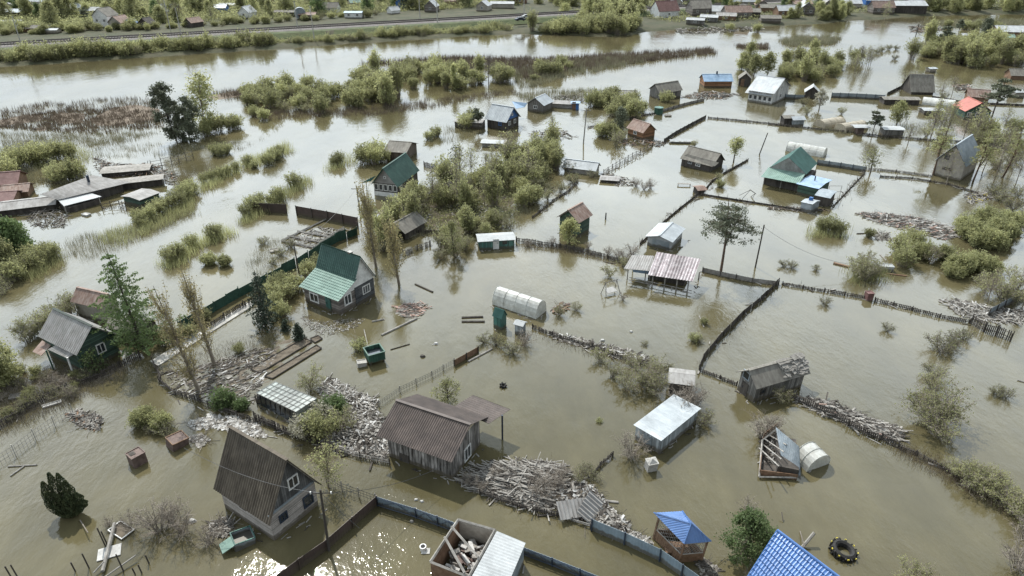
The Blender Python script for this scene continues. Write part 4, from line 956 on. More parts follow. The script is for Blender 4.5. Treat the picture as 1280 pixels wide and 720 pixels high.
# --- glass greenhouse
b = Bld('glass_greenhouse', 'long greenhouse of old glass panes on dark posts beside blossom bushes', 'greenhouse', (370,530), (396,513), (320,502), he=1.45, hr=None, roof=None, open_=True)
b.slabpx('roof', 'glasspane', [(320,491),(370,515),(396,498),(344,477)], [1.3,1.3,1.75,1.75], th=.04)
m = MB(); cg = [P(320,491,1.37), P(370,515,1.37), P(396,498,1.82), P(344,477,1.82)]; cg = [b.wl(v) for v in cg]
for k in range(11): m.bar(cg[0].lerp(cg[1], k/10), cg[3].lerp(cg[2], k/10), .025)
for k in range(5): m.bar(cg[0].lerp(cg[3], k/4), cg[1].lerp(cg[2], k/4), .022)
m.build('glazing_bars', 'wood_pale', b.root)
for i in range(9): b.postpx(321+i*6.1, 504+i*3.1, 492.5+i*2.95, .05, 'wood_dark')
m = MB(); m.poly([b.wl(P(321,504,0)), b.wl(P(370,530,0)), b.wl(P(370,515,1.3)), b.wl(P(321,491,1.3))]); m.build('side_glazing', 'glass', b.root)
m = MB(); m.poly([b.wl(P(370,530,0)), b.wl(P(396,513,0)), b.wl(P(396,498,1.7)), b.wl(P(370,515,1.3))]); m.build('end_glazing', 'glasspane', b.root)
# --- polytunnel centre
tunnel('big white polytunnel in the centre, beside the small green toilet hut', (670,399), (683,389), (615,381), 1.85, ribs=5, name='greenhouse')
b = Bld('toilet_hut', 'narrow green toilet hut with peaked roof left of the polytunnel end', 'hut', (627,413), (634,409), (616,410), topy=398, apexy=388, wall='teal_clap', roof='roof_teal', ov=.1, ovg=.1)
b = Bld('toilet_hut', 'narrow pale blue toilet hut with white roof below the polytunnel', 'hut', (653,420), (658,416), (643,418), he=1.3, hr=1.5, wall='grey_sheet', roof='zinc_white', ov=.15, ovg=.15)
# --- gazebo
def gazebo():
    c = P(846, 690); r = empty('gazebo', c, 0); tag(r, 'tilting lattice gazebo with a bright blue pyramid roof', 'gazebo')
    def Lc(px, py, z): return P(px, py, z)-c
    ap = Lc(897, 0, 0)
    B0, B1, B2, B3 = Lc(818, 641, 2.6), Lc(853, 639, 3.0), Lc(889, 677, 1.9), Lc(855, 679, 2.1)
    top = Lc(864, 655, 3.1)
    # hipped roof: corners left, back, right, front
    m = MB(); K = [Lc(817, 641, 2.3), Lc(853, 639, 2.3), Lc(889, 677, 2.0), Lc(855, 680, 2.0)]; top = Lc(863, 655, 3.3)
    top = Lc(864, 655, 3.0)
    for i in range(4):
        a, b_ = K[i], K[(i+1) % 4]; n = max(6, int((b_-a).length/.1))
        nrm = (b_-a).cross(top-a).normalized(); nrm = nrm if nrm.z > 0 else -nrm
        for k in range(n):
            t0, t1 = k/n, (k+1)/n; w0, w1 = min(t0, 1-t0)*2, min(t1, 1-t1)*2
            p0, p1 = a.lerp(b_, t0), a.lerp(b_, t1); q0, q1 = a.lerp(b_, t0).lerp(top, 0), a; q0 = (a.lerp(top, t0*2) if t0 <= .5 else top.lerp(b_, t0*2-1)); q1 = (a.lerp(top, t1*2) if t1 <= .5 else top.lerp(b_, t1*2-1))
            o0, o1 = nrm*.02*(k % 2), nrm*.02*((k+1) % 2)
            m.poly([p0+o0, p1+o1, q1+o1, q0+o0]); m.poly([p0-nrm*.03, q0-nrm*.03, q1-nrm*.03, p1-nrm*.03]); m.poly([p0+o0, p0-nrm*.03, p1-nrm*.03, p1+o1])
    m.build('roof', 'roof_blue', r, fix=False)
    m = MB()
    for i in range(4): m.bar(K[i]+Vector((0,0,.04)), top+Vector((0,0,.05)), .05)
    m.build('ridge_cap', 'roof_blue', r)
    Bs = [Lc(809, 669, 0), Lc(838, 662, 0), Lc(872, 700, 0), Lc(846, 709, 0)]; T = [K[i].lerp(top, .16)-Vector((0,0,.25)) for i in range(4)]
    Bs = [Vector((T[i].x-.25, T[i].y-.05, -.5)) for i in range(4)]
    for i in range(4): m = MB(); m.bar(Bs[i], T[i], .09); m.build('post', 'wood_brown', r)
    for i in (0, 1, 2, 3):
        j = (i+1) % 4; a, b_, c_, d_ = Bs[i], Bs[j], T[j], T[i]
        def q(u, v): return (a.lerp(b_, u)).lerp(d_.lerp(c_, u), v)
        m = MB(); n = 14
        for k in range(n): m.hexa([q(k/n, .1), q((k+.9)/n, .1), q((k+.9)/n, .1)+Vector((.03,.03,0)), q(k/n, .1)+Vector((.03,.03,0)), q(k/n, .52), q((k+.9)/n, .52), q((k+.9)/n, .52)+Vector((.03,.03,0)), q(k/n, .52)+Vector((.03,.03,0))])
        m.build('skirt', 'wood_brown', r)
        m = MB(); m.bar(q(0, .55), q(1, .55), .04); m.bar(q(0, .97), q(1, .97), .05); k = 7
        for e in range(-k, k):
            u0, u1 = e/k, (e+k*.5)/k
            lo, hi = max(0, u0), min(1, u0+.5)
            if hi > lo: m.bar(q(lo, .55+(lo-u0)/.5*.42), q(hi, .55+(hi-u0)/.5*.42), .014, 3); m.bar(q(1-lo, .55+(lo-u0)/.5*.42), q(1-hi, .55+(hi-u0)/.5*.42), .014, 3)
        m.build('lattice', 'wood_grey', r)
    m = MB(); m.box(sum(Bs, Vector())/4+Vector((0, 0, .75)), (1.8, 1.0, .08)); m.build('table_top', 'wood_brown', r)
gazebo()
# --- blue tile roofed house whose roof just enters the frame at the bottom
b = Bld('blue_roof_house', 'house whose bright blue metal tile roof enters the bottom edge of the picture', 'house', (1040,790), (960,822), (990,705), he=2.4, hr=None, wall='cream', roof=None)
q = [P(926,735,2.5), P(1010,860,2.5), P(1106,765,4.6), P(972,663,4.6)]
m = MB(); A, B_, C_, D_ = [b.wl(v) for v in q]   # eave A-B, ridge D-C
nrm = (B_-A).cross(D_-A).normalized(); nrm = nrm if nrm.z > 0 else -nrm
nu = int((B_-A).length/.2)*4; rows = int((D_-A).length/.36); grid = []
for rI in range(rows):
    for e, h in ((0, .075), (.96, 0)):
        v = (rI+e)/rows; grid.append([(A.lerp(B_, k/nu)).lerp(D_.lerp(C_, k/nu), v)+nrm*(h+.028*sin(2*pi*k/4+.4)) for k in range(nu+1)])
bv = len(m.v)
for row in grid: m.v += [tuple(p) for p in row]
for i in range(len(grid)-1):
    for k in range(nu): a = bv+i*(nu+1)+k; m.f.append((a, a+1, a+nu+2, a+nu+1)); m.m.append(0)
m.build('roof', 'roof_blue', b.root, fix=False)
m = MB(); m.bar(D_+nrm*.05, C_+nrm*.05, .09, 6); m.bar(A+nrm*.03, D_+nrm*.03, .06); m.build('ridge_cap', 'roof_blue', b.root)
m = MB(); E_ = b.wl(P(972,663,4.6)+(P(972,663,4.6)-P(926,735,2.5))*Vector((1,1,0))) if False else None
w = [c for c in b.root.children if c.name.startswith('wall')][0]; bpy.data.objects.remove(w)
ins = .12; ctr2 = (A+B_+C_+D_)/4
def inn(p, z): return Vector((ctr2.x+(p.x-ctr2.x)*.9, ctr2.y+(p.y-ctr2.y)*.9, z))
m = MB(); m.hexa([inn(p, -1.2) for p in (A, B_, C_, D_)]+[inn(p, z) for p, z in ((A, 2.5), (B_, 2.5), (C_, 4.3), (D_, 4.3))]); m.build('wall', 'cream', b.root)
# --- roofless box with a sheet roof half
b = Bld('roofless_shed', 'roofless plank shed full of wreckage with two beams across it, bottom centre', 'shed', (560,740), (537,712), (600,755), he=1.9, hr=None, roof=None, open_=True)
R4 = [P(538,703,1.9), P(573,650,1.9), P(619,663,1.9), P(586,722,1.9)]; c = [b.wl(v) for v in R4]
for i in range(4):
    a, b2 = c[i], c[(i+1) % 4]; m = MB(); d = (b2-a).normalized(); n = Vector((-d.y, d.x, 0))*.1
    m.hexa([a+Vector((0,0,-2.4)), b2+Vector((0,0,-2.4)), b2-n+Vector((0,0,-2.4)), a-n+Vector((0,0,-2.4)), a, b2, b2-n, a-n]); m.build('wall', 'wood_brown' if i != 1 else 'plaster', b.root)
    m = MB(); m.bar(a+Vector((0,0,.06)), b2+Vector((0,0,.06)), .1); m.build('top_plate', 'wood_pale', b.root)
m = MB(); m.bar(c[0].lerp(c[3], .9)+Vector((0,0,.3)), c[0].lerp(c[1], .5)+Vector((0,0,.35)), .09); m.build('beam', 'wood_grey', b.root)
m = MB(); m.bar(c[3].lerp(c[2], .35)+Vector((0,0,.3)), c[0].lerp(c[1], .75)+Vector((0,0,.35)), .09); m.build('beam', 'wood_grey', b.root)
m = MB(); g_ = random.Random(8)
for i in range(60):
    u, v = g_.uniform(.12, .88), g_.uniform(.12, .88); p = c[0].lerp(c[1], u).lerp(c[3].lerp(c[2], u), v); p.z = g_.uniform(.1, .8)
    m.box(p, (g_.uniform(.3, 1.1), g_.uniform(.1, .4), g_.uniform(.04, .3)), R=Matrix.Rotation(g_.uniform(0, 3), 3, 'Z') @ Matrix.Rotation(g_.uniform(-.5, .5), 3, 'X'), mi=g_.choice((0, 0, 1, 2)))
m.build('wreckage', ['wood_grey', 'cloth_white', 'rust'], b.root)
b = Bld('sheet_roof_shed', 'shed with flat pale metal roof joined to the roofless plank shed', 'shed', (655,745), (618,735), (655,700), he=1.85, hr=None, roof=None, open_=True)
R4 = [P(588,724,2.0), P(621,664,2.0), P(657,679,1.9), P(632,738,1.9)]; c = [b.wl(v) for v in R4]
b.slabpx('roof', 'zinc_white', [(588,724),(621,664),(657,679),(632,738)], [2.02,2.02,1.92,1.92], corr=(.25,.012), th=.03)
m = MB(); cc = sum(c, Vector())/4; q = [Vector((cc.x+(v.x-cc.x)*.93, cc.y+(v.y-cc.y)*.93, 0)) for v in c]; m.hexa([v+Vector((0,0,-1)) for v in q]+[v+Vector((0,0,1.85)) for v in q]); m.build('wall', 'zinc_dark', b.root)

# ---------------------------------------------------------------- farther buildings
def hut(name, label, cat, px, py, ang, L, Wd, he, hr, wall, roof, z=0.0, win=0, door=False, frame='white', chim=False, **kw):
    """building by the photo pixel of its centre at height z, ridge direction in degrees, metres"""
    c = P(px, py, z); c.z = 0; a = radians(ang); v = Vector((cos(a), sin(a), 0))*L/2; u = Vector((-sin(a), cos(a), 0))*Wd/2
    K = {(i, j): c+v*i+u*j for i in (-1, 1) for j in (-1, 1)}
    (i, j), N = min(K.items(), key=lambda t: t[1].length)
    b = Bld(name, label, cat, N, K[(i, -j)], K[(-i, j)], he=he, hr=hr, wall=wall, roof=roof, z0=z, **kw)
    side = 'g' if abs((K[(i, -j)]-N).normalized().dot(c.normalized())) < abs((K[(-i, j)]-N).normalized().dot(c.normalized())) else 'e'
    if win:
        for k in range(win): b.win(side, (k+.5)/win, he*.6, min(1.0, (b.W if side == 'g' else b.L)/win*.5), min(1.0, he*.45), frame=frame, bars=1)
    if door: b.door(side, .3, .9, 1.8, 'wood_brown', 0)
    if chim: b.box('chimney', 'redbrick', L*.15, Wd*.12, hr+.2, .6, .6, 1.2)
    return b
# mid distance, right
b = Bld('white_house', 'white house with a pale metal roof over a glazed lower porch beside grey panel fences', 'house', (964,131), (981,121), (935,126), he=2.9, hr=5.4, wall='white_boards', roof='zinc', ov=.5, ovg=.4, corr=(.4,.02), th=.03)
b.slabpx('porch_roof', 'zinc_white', [(931,116),(964,121),(966,117),(934,112)], [2.0,2.0,2.5,2.5], th=.05)
for i in range(5): b.win('e', .1+.2*i, 1.2, b.L*.15, 1.1, bars=0)
b.win('g', .5, 3.2, .9, .9); b.win('g', .5, 1.3, 1.1, 1)
b = hut('brown_house', 'orange brown plank house with a flat light blue roof standing alone in the flood', 'house', 894, 107, 2, 7.4, 4.5, 1.7, 3.0, 'orange', 'roof_lblue', ov=.3, ovg=.3); b.box('chimney', 'steel_dark', 0, 0, 3.4, .35, .35, .8)
hut('dark_shed', 'small dark shed with pointed roof right of the blue roofed brown house', 'shed', 930, 106, 75, 3.6, 3.0, 2.0, 3.3, 'wood_dark', 'asb', door=True)
b = hut('tilted_barn', 'grey barn with sagging dark roof tilting in the water above the green tank', 'barn', 831, 121, 25, 6.5, 4.2, 2.0, 3.6, 'grey_boards', 'asb', tilt=(.06, -.03))
hut('brick_cabin', 'orange brick cabin with brown gabled roof between willow bushes', 'cabin', 801, 170, 125, 4.4, 3.4, 1.6, 3.0, 'orange', 'roof_rust', win=1)
b = Bld('blue_gable_house', 'log house with bright blue gable and pale grey metal roof', 'house', (632,163), (652,157), (607,160), he=2.0, hr=4.4, wall='wood_dark', gable='blue_paint', roof='zinc', ov=.4, ovg=.5, corr=(.4,.02), th=.03)
b.win('g', .3, 1.2, .9, .9); b.win('g', .7, 1.2, .9, .9); b.win('e', .3, 1.2, .8, .8, frame='blue_paint'); b.win('g', .5, 2.9, .6, .6)
b.slabpx('side_roof', 'roof_lblue', [(640,127),(659,129),(656,134),(645,136)], [3.0,3.0,2.2,2.2])
b = Bld('low_shed', 'long low plank shed with pale flat roof left of the blue gabled log house', 'shed', (602,161), (604,156), (570,158), he=1.2, hr=1.4, wall='board_z', roof='asb_light', ov=.15, ovg=.2)
b = hut('grey_cottage', 'small grey cottage with pale metal gable roof right of the blue gabled log house', 'cottage', 675, 137, 60, 4.6, 4.2, 1.8, 3.2, 'grey_boards', 'zinc', win=1)
hut('open_shelter', 'low shelter of pale sheets on posts beside the blue cabin box', 'shelter', 701, 133, -12, 6.5, 3.0, 1.0, 1.3, 'wood_grey', 'asb_light', open_=False)
hut('blue_box_cabin', 'small blue box cabin at the end of the pale sheet shelter', 'cabin', 719, 136, -5, 1.7, 1.6, 1.5, 1.6, 'blue_paint', 'roof_lblue', door=True)
hut('rusty_heap_shed', 'half submerged shed with only its grey roof slabs above water behind the willow thicket', 'shed', 782, 119, -8, 5.2, 3.2, .4, 1.2, 'wood_grey', 'asb_light')
hut('dark_cottage', 'cottage with a tall mossy dark plank roof facing the camera in the upper right', 'cottage', 1146, 115, -5, 5.4, 6.0, .8, 4.4, 'wood_dark', 'asb')
hut('long_shed', 'long low dark shed in front of the cottage with the mossy roof', 'shed', 1123, 129, -4, 8.2, 3.0, 1.2, 1.5, 'wood_dark', 'asb')
b = hut('red_roof_house', 'small green house with bright red hipped roof at the right', 'house', 1212, 146, 85, 5.6, 5.4, 2.0, 3.8, 'green_clap', 'roof_red', win=3)
hut('white_roof_cabin', 'dark cabin with flat white roof standing at a fence below tall pine', 'cabin', 1113, 169, -5, 3.8, 2.6, 1.5, 1.6, 'grey_boards', 'zinc_white')
hut('rust_toilet', 'narrow rust red hut under a flat pale board roof', 'hut', 1073, 167, 0, 1.3, 1.3, 1.6, 1.7, 'rust', 'zinc_white', ov=.6, ovg=1.0)
hut('twin_shed', 'small brown shed joined to a pale roofed box near the blossom tree', 'shed', 983, 155, 5, 2.2, 2.0, 1.6, 1.9, 'wood_dark', 'asb')
hut('twin_shed', 'small grey box with slanted pale roof right of the small brown shed', 'shed', 995, 156, 5, 2.4, 2.0, 1.4, 1.8, 'grey_sheet', 'zinc')
tunnel('round white greenhouse left of its twin, right of the blossom tree', P(1031,161), P(1023,156), P(1044,154), 1.5, film='film_tan', name='greenhouse', ribs=4)
tunnel('round white greenhouse right of its twin, beside the narrow rust hut', P(1057,166), P(1049,161), P(1069,158), 1.5, film='film_tan', name='greenhouse', ribs=4)
tunnel('long white greenhouse left of the red roofed house', P(1192,135), P(1194,130), P(1152,131), 1.3, name='greenhouse', ribs=5)
hut('flat_shed', 'white roofed flat shed left of the red roofed house', 'shed', 1163, 142, -2, 4.2, 2.4, 1.0, 1.2, 'board_z', 'zinc_white')
hut('bath_house', 'small bath house with pale pointed roof against the grey panel fence', 'cabin', 1014, 121, 70, 3.2, 3.2, 1.5, 2.8, 'wood_dark', 'zinc_white')
hut('box_hut', 'small grey box hut alone in the water near the top right', 'hut', 1163, 90, 10, 2.0, 1.8, 1.1, 1.3, 'plaster', 'zinc')
hut('box_hut', 'small grey box hut with pale roof at the right edge', 'hut', 1270, 121, 5, 2.6, 2.2, 1.4, 1.8, 'plaster', 'zinc_white')
hut('brown_shed', 'brown shed half behind the pine near the right edge', 'shed', 1220, 124, -20, 4.5, 3.6, 1.0, 2.4, 'wood_brown', 'roof_rust')
hut('edge_cottage', 'grey roofed cottage cut by the right edge above the box hut', 'cottage', 1271, 98, -10, 5.0, 4.0, 1.2, 2.6, 'wood_brown', 'asb')
tunnel('long pale greenhouse behind the grey panel fence and the teal roofed house', P(1028,197), P(1030,192), P(985,187), 1.5, name='greenhouse', ribs=6)
hut('pump_house', 'small brown wreck of a hut where the fences cross in mid water', 'hut', 873, 241, 20, 1.3, 1.3, .9, 1.1, 'wood_dark', 'roof_rust', tilt=(.1, .05))
hut('flat_roof_shed', 'small pale roofed shed in the brush behind the broken picket fence', 'shed', 727, 214, -22, 5.6, 2.8, 1.0, 1.9, 'wood_grey', 'zinc')
hut('raft_shed', 'tiny low box with flat pale roof floating beside brush', 'shed', 762, 226, -12, 2.8, 1.8, .45, .55, 'wood_dark', 'asb_light')
hut('buried_shed', 'dark gabled shed half hidden behind the twin poplars', 'shed', 508, 290, 60, 4.6, 3.2, 1.2, 2.3, 'wood_dark', 'asb')
hut('white_sheet_roof', 'long white sheet roof lying low near the fence right of the brick cabin', 'shed', 853, 178, -4, 4.6, 1.2, .35, .5, 'wood_grey', 'zinc_white')
hut('hedge_shed', 'pale flat roof of a sunken shed inside the willow hedge', 'shed', 616, 182, -8, 4.0, 2.0, .8, 1.0, 'wood_grey', 'zinc_white')
# green tank
p = P(823, 142); r = empty('round_tank', p); tag(r, 'round dark green tank floating below the tilted grey barn', 'tank'); m = MB(); m.bar((0,0,-.5), (0,0,1.4), 1.0, 14); m.build('shell', 'green_paint', r); m = MB(); m.bar((0,0,1.4), (0,0,1.46), 1.06, 14); m.build('rim', 'teal_clap', r)
# upper right cluster beyond the conifers
hut('white_hall', 'long white roofed building behind the conifers at the far right', 'building', 1268, 47, -8, 16, 9, 2.6, 4.2, 'wood_brown', 'zinc_white')
hut('green_roof_cabin', 'pale cabin with a light green roof beside the dark conifer at upper right', 'cabin', 1247, 52, -10, 9, 4, 1.8, 2.6, 'grey_boards', 'roof_lgreen', win=3)
hut('low_hut', 'low white roof just above water between the conifers', 'hut', 1215, 46, -5, 8, 3, .7, 1.2, 'plaster', 'zinc_white')
hut('low_hut', 'flat pale roof below the light green roofed cabin', 'hut', 1236, 55, 4, 7, 3, .6, .8, 'wood_grey', 'asb_light')
# left cluster
b = Bld('long_barn', 'long barn with wide grey metal roof in the flooded yard at left', 'barn', (103,257), (82,248), (150,238), he=1.2, hr=None, wall='wood_dark', roof=None)
b.slabpx('roof', 'asb_light', [(72,250),(114,240),(163,226),(113,219),(52,245)][:1]+[(163,228),(116,219),(50,243)], [1.6,1.6,2.6,2.6], corr=(.35,.02), th=.03); b.box('chimney', 'steel_dark', 0, 0, 2.8, .3, .3, 1.3)
b = Bld('annex_barn', 'shed with a nearly white flat roof in front of the long grey barn', 'shed', (88,266), (80,259), (122,254), he=.8, hr=None, wall='wood_dark', roof=None)
b.slabpx('roof', 'zinc_white', [(80,258),(127,246),(105,239),(71,249)], [1.1,1.1,1.5,1.5], th=.06); b.postpx(84, 269, 258, .07); b.postpx(126, 255, 246, .07)
hut('patched_shed', 'low shed with grey patched roof left of the nearly white roof', 'shed', 38, 261, 22, 7.5, 4.0, 1.0, 1.5, 'wood_dark', 'asb_light')
hut('maroon_shed', 'maroon roofed shed at the left edge, upper of two', 'shed', 5, 236, 15, 6.0, 4.5, 1.6, 2.8, 'wood_brown', 'roof_maroon')
hut('maroon_shed', 'low maroon roofed shed at the left edge, in front of its twin', 'shed', 2, 252, 12, 5.0, 4.0, .9, 1.6, 'wood_brown', 'roof_maroon')
hut('rust_roof_shed', 'low shed with rusty pitched roof right of the maroon pair', 'shed', 24, 243, 18, 3.6, 3.4, 1.0, 1.7, 'wood_brown', 'roof_rust')
b = Bld('green_wall_shed', 'shed with green wall and pale flat roof at the end of the willow strip', 'shed', (177,259), (163,252), (195,249), he=1.2, hr=1.4, wall='green_clap', roof='asb_light', ov=.25, ovg=.2)
hut('flat_boat_shed', 'long broken board platform with dark side wall at the left', 'platform', 160, 216, 15, 7.5, 3.4, .8, 1.0, 'wood_dark', 'wood_grey')
hut('flat_boat_shed', 'dark plank wall frame behind the green walled shed', 'platform', 176, 232, 22, 7.0, 2.4, 1.1, 1.2, 'wood_dark', 'wood_grey')
# town beyond the railway, left part
Zt = 1.5
T = [
 ('white_cottage','two storey white house with grey gable just above the railway','house',135,33,80,6.5,6.5,4.4,7,'wallwhite','asb',2),
 ('grey_cottage','grey house with brown gable right of the white two storey house','house',152,35,75,6,6,2.4,4.6,'plaster','roof_rust',1),
 ('blue_cabin','tiny cabin with a bright violet blue roof edge near the railway','cabin',165,35,70,3.5,3.5,2.0,3.2,'wallwhite','roof_blue',0),
 ('dark_hut','dark brown hut with one white window beside the railway','hut',185,35,80,4.6,4.6,2.0,3.9,'wood_dark','wood_dark',1),
 ('dark_hut','dark brown hut right of the catenary mast beside the railway','hut',243,33,60,5.5,4.5,1.8,3.4,'wood_dark','roof_rust',0),
 ('white_roof_house','house with pale pink roof left of the white two storey house','house',121,19,-5,7,5,2.2,3.4,'plaster','zinc_white',0),
 ('small_house','small white gabled house left of the dark conifer','house',93,17,75,6,5,2.6,4.4,'wallwhite','zinc',1),
 ('large_house','large grey roofed house at the top left','house',50,8,-8,18,10,2.8,6,'wallwhite','zinc',3),
 ('dark_long_house','long dark house at the left edge below the large grey roof','house',12,22,-5,15,7,2.6,3.6,'wood_dark','zinc_dark',0),
 ('white_strip_shed','long white roofed shed at the left edge','shed',8,29,0,14,3,1.0,1.3,'plaster','zinc_white',0),
 ('brown_lean_shed','low brown sheds with a tiny orange gable by the bank bushes','shed',48,39,5,11,4,1.4,2.2,'wood_brown','asb',0),
 ('car_shed','small grey shed near the bank at far left','shed',67,41,0,4.5,3,1.2,1.6,'plaster','zinc',0),
 ('long_hut','long dark shed with flat roof near the round tank','shed',359,20,-3,10,4,1.8,2.4,'wood_dark','asb',0),
 ('long_hut','dark shed with white base strip right of the near mast','shed',386,24,-5,7,4,2.0,2.8,'wood_dark','roof_rust',0),
 ('pale_hut','small pale blue cabin with flat white roof by the railway','cabin',443,22,-3,7.5,4,2.2,2.6,'wallwhite','roof_lblue',2),
 ('blue_white_house','house with white upper gable and bright blue lower walls','house',506,10,80,7,6.5,3.0,6,'blue_paint','zinc_white',2),
 ('teal_hut','cabin with a teal gabled roof among trees beyond the railway','cabin',443,8,30,5,5,2,3.6,'plaster','roof_lgreen',0),
 ('white_cabin','white triangular roofed cabin left of the blue and white house','cabin',492,17,40,4.5,4,1.6,3.0,'wallwhite','zinc_white',0),
 ('brown_house','reddish brown house beyond the railway near the middle','house',565,7,10,8,6,2.4,4,'wood_brown','roof_rust',0),
 ('long_white_house','low white roofed building beyond the railway left of the thicket','building',628,10,-3,11,5,2.2,3,'plaster','zinc_white',0),
 ('dark_blue_house','dark blue cabin under the wires beyond the railway','cabin',277,16,0,6,5,2.4,3.6,'blue_paint','zinc_dark',0),
 ('white_long_roof','thin white roof right of the dark blue cabin','shed',290,10,0,12,4,1.6,2.2,'plaster','zinc_white',0),
 ('corner_house','pale roofed house at the very top left corner','house',28,3,-5,9,7,2.6,4.5,'plaster','zinc_white',0),
 # centre to right
 ('maroon_house','white house with maroon roof and white porch behind the thicket','house',830,22,20,10,8,3.2,7,'wallwhite','roof_maroon',1),
 ('grey_house','brick house with grey hipped roof beside the maroon roofed house','house',873,18,10,9.5,8,3.0,6,'brown_clap','asb',2),
 ('white_roof_cottage','house with bright white roof right of the grey hipped roof','house',902,19,-10,9,7,2.0,4,'plaster','zinc_white',1),
 ('white_roof_cottage','large pale roofed house at the top right of centre','house',925,9,-6,12,9,3,6.2,'wood_grey','zinc',1),
 ('shore_shed','white roofed shed at the shore, left of three','shed',869,30,-20,7,4,1.8,2.4,'grey_boards','zinc_white',1),
 ('shore_shed','white roofed shed at the shore, middle of three','shed',886,27,-20,7,5,2.0,2.8,'grey_boards','zinc_white',1),
 ('shore_shed','brown roofed shed at the shore, right of three','shed',907,25,-15,8,6,2.0,3.0,'wood_brown','asb_light',1),
 ('dark_cottage','dark low cottage with brown roof at the shore right of centre','cottage',937,20,-10,8,6,2.0,3.2,'wood_dark','asb',0),
 ('brown_barn','brown roofed long barn behind the shore thickets','barn',968,14,-5,14,6,1.8,3,'wood_brown','asb',0),
 ('brown_barn','low brown barn near the shore with light end wall','barn',962,27,-8,8,5,1.6,2.6,'brown_clap','asb',0),
 ('blue_wall_house','bright blue walled house with white roof at the top','house',1092,7,0,11,6,2.8,3.8,'blue_paint','zinc_white',2),
 ('white_hangar','wide white roofed hangar on the shore at the top right','building',1122,13,-4,22,9,2.6,4.2,'wood_dark','zinc_white',0),
 ('white_hangar','white roofed cabin left of the bright blue walled house','cabin',1062,9,-6,9,6,2,3.4,'plaster','zinc_white',0),
 ('pale_house','pale roofed house at the top edge above the reed shore','house',1015,2,-5,13,7,2.6,4.2,'plaster','zinc_white',0),
 ('pale_house','grey roofed house half hidden by trees at the top edge','house',1040,6,10,8,7,2.4,4.2,'brown_clap','asb',0),
 ('pale_house','white roofed house at the top edge left of the far right woods','house',1165,2,-5,14,8,2.4,4,'plaster','zinc_white',0),
 ('roof_cluster_house','light brown roofed house between the barns and the reed shore','house',1000,10,5,9,6,2.2,3.4,'plaster','roof_rust',0),
 ('top_house','grey house at the top edge above the white roofed cottage','house',965,3,0,9,6,2.4,4.4,'wood_brown','asb_light',0),
 ('top_house','dark roofed house at the top edge above the white hangar','house',1120,1,-3,10,6,2.4,4.0,'wood_brown','asb',0),
]
for n, lb, ct, px, py, an, L, Wd, he, hr, wl_, rf, wn in T:
    hut(n, lb, ct, px, py, an, L, Wd, he, hr, wl_, rf, z=Zt if px < 800 or py < 22 else .9, win=wn)
p = P(376, 24, 1.5); r = empty('round_tank', p, .3); tag(r, 'round dark tank standing on edge between the two dark sheds beyond the railway', 'tank'); m = MB(); m.bar((0,-1.2,2.4), (0,1.2,2.4), 2.4, 16); m.build('shell', 'zinc_dark', r); m = MB(); m.box((0,0,.2), (2.5,2,.5)); m.build('cradle', 'wood_dark', r)
p = P(10, 38, 1.5)

# ---------------------------------------------------------------- fences
fence('sheet_fence', 'dark brown corrugated fence running up from the bottom edge beside the brick house', [(340,739),(376,712),(410,688),(472,633)], 1.0, 'solid', 'fence_brown', 'fence_brown', 2.5)
fence('braced_fence', 'blue grey sheet fence with zigzag steel bracing beside the roofless shed', [(472,633),(520,648),(575,668)], .95, 'truss', 'fence_blue', 'steel_dark', 2.3)
fence('sheet_fence', 'blue grey fence with dark rail from the sheet roofed shed to the bottom edge', [(653,694),(690,708),(760,736)], .75, 'truss', 'fence_blue', 'steel_dark', 2.6)
fence('sheet_fence', 'tall pale grey sheet fence bending in front of the blue gazebo', [(739,664),(780,681),(824,702),(880,742)], 1.15, 'solid', 'fence_blue', 'steel_dark', 2.4)
fence('wire_fence', 'wire fence on thin posts joining the brick house and the braced fence', [(408,602),(428,614),(470,629)], .9, 'wire', 'wire', 'wood_grey', 2)
fence('wire_fence', 'wire net fence in open water with its right end at the brown panel', [(474,508),(500,490),(540,471),(568,455)], .6, 'wire', 'wire', 'wood_grey', 2)
fence('leaning_fence', 'short brown plank panel at the end of the wire net fence', [(568,458),(598,441)], .7, 'solid', 'wood_brown', 'wood_dark', 2)
fence('picket_fence', 'low dark picket fence with caught debris in the middle of the flood', [(665,411),(690,420),(740,434),(765,444),(800,456),(838,463)], .45, 'picket', tilt=.3, gaps=.08, seed=2)
fence('plank_fence', 'long dark plank fence crossing the water right of centre', [(874,464),(880,450),(887,441),(905,420),(930,394),(950,377),(973,355)], .7, 'solid', 'wood_dark', 'wood_dark', 2.2, tilt=.12, seed=4)
fence('picket_fence', 'short broken picket fence left of the torn shingle cottage', [(875,465),(900,474),(921,482)], .4, 'picket', tilt=.4, seed=5)
fence('plank_fence', 'grey plank fence behind the big pine', [(878,340),(900,345),(940,353),(973,357)], .6, 'solid', 'wood_grey', 'wood_dark', 2.2, tilt=.1)
fence('picket_fence', 'long low picket fence right of the plank fence corner', [(978,356),(1030,365),(1083,374)], .4, 'picket', tilt=.2, seed=6)
fence('picket_fence', 'long low picket fence right of the red barrel', [(1093,377),(1140,388),(1175,397),(1212,404)], .45, 'picket', tilt=.2, seed=7)
fence('leaning_fence', 'dark plank fence with a kink standing alone at the right', [(1213,405),(1229,415),(1245,419),(1263,427)], 1.2, 'picket', 'wood_dark', seed=8)
fence('leaning_fence', 'dark solid fence entering from the right edge above broken boards', [(1235,396),(1255,385),(1285,369)], 1.0, 'solid', 'zinc_dark', 'wood_dark')
fence('fallen_fence', 'fallen dark fence with heaps of boards right of the shingle cottage', [(985,498),(1020,513),(1060,532),(1100,551),(1122,560)], .7, 'picket', 'wood_dark', tilt=.5, seed=9)
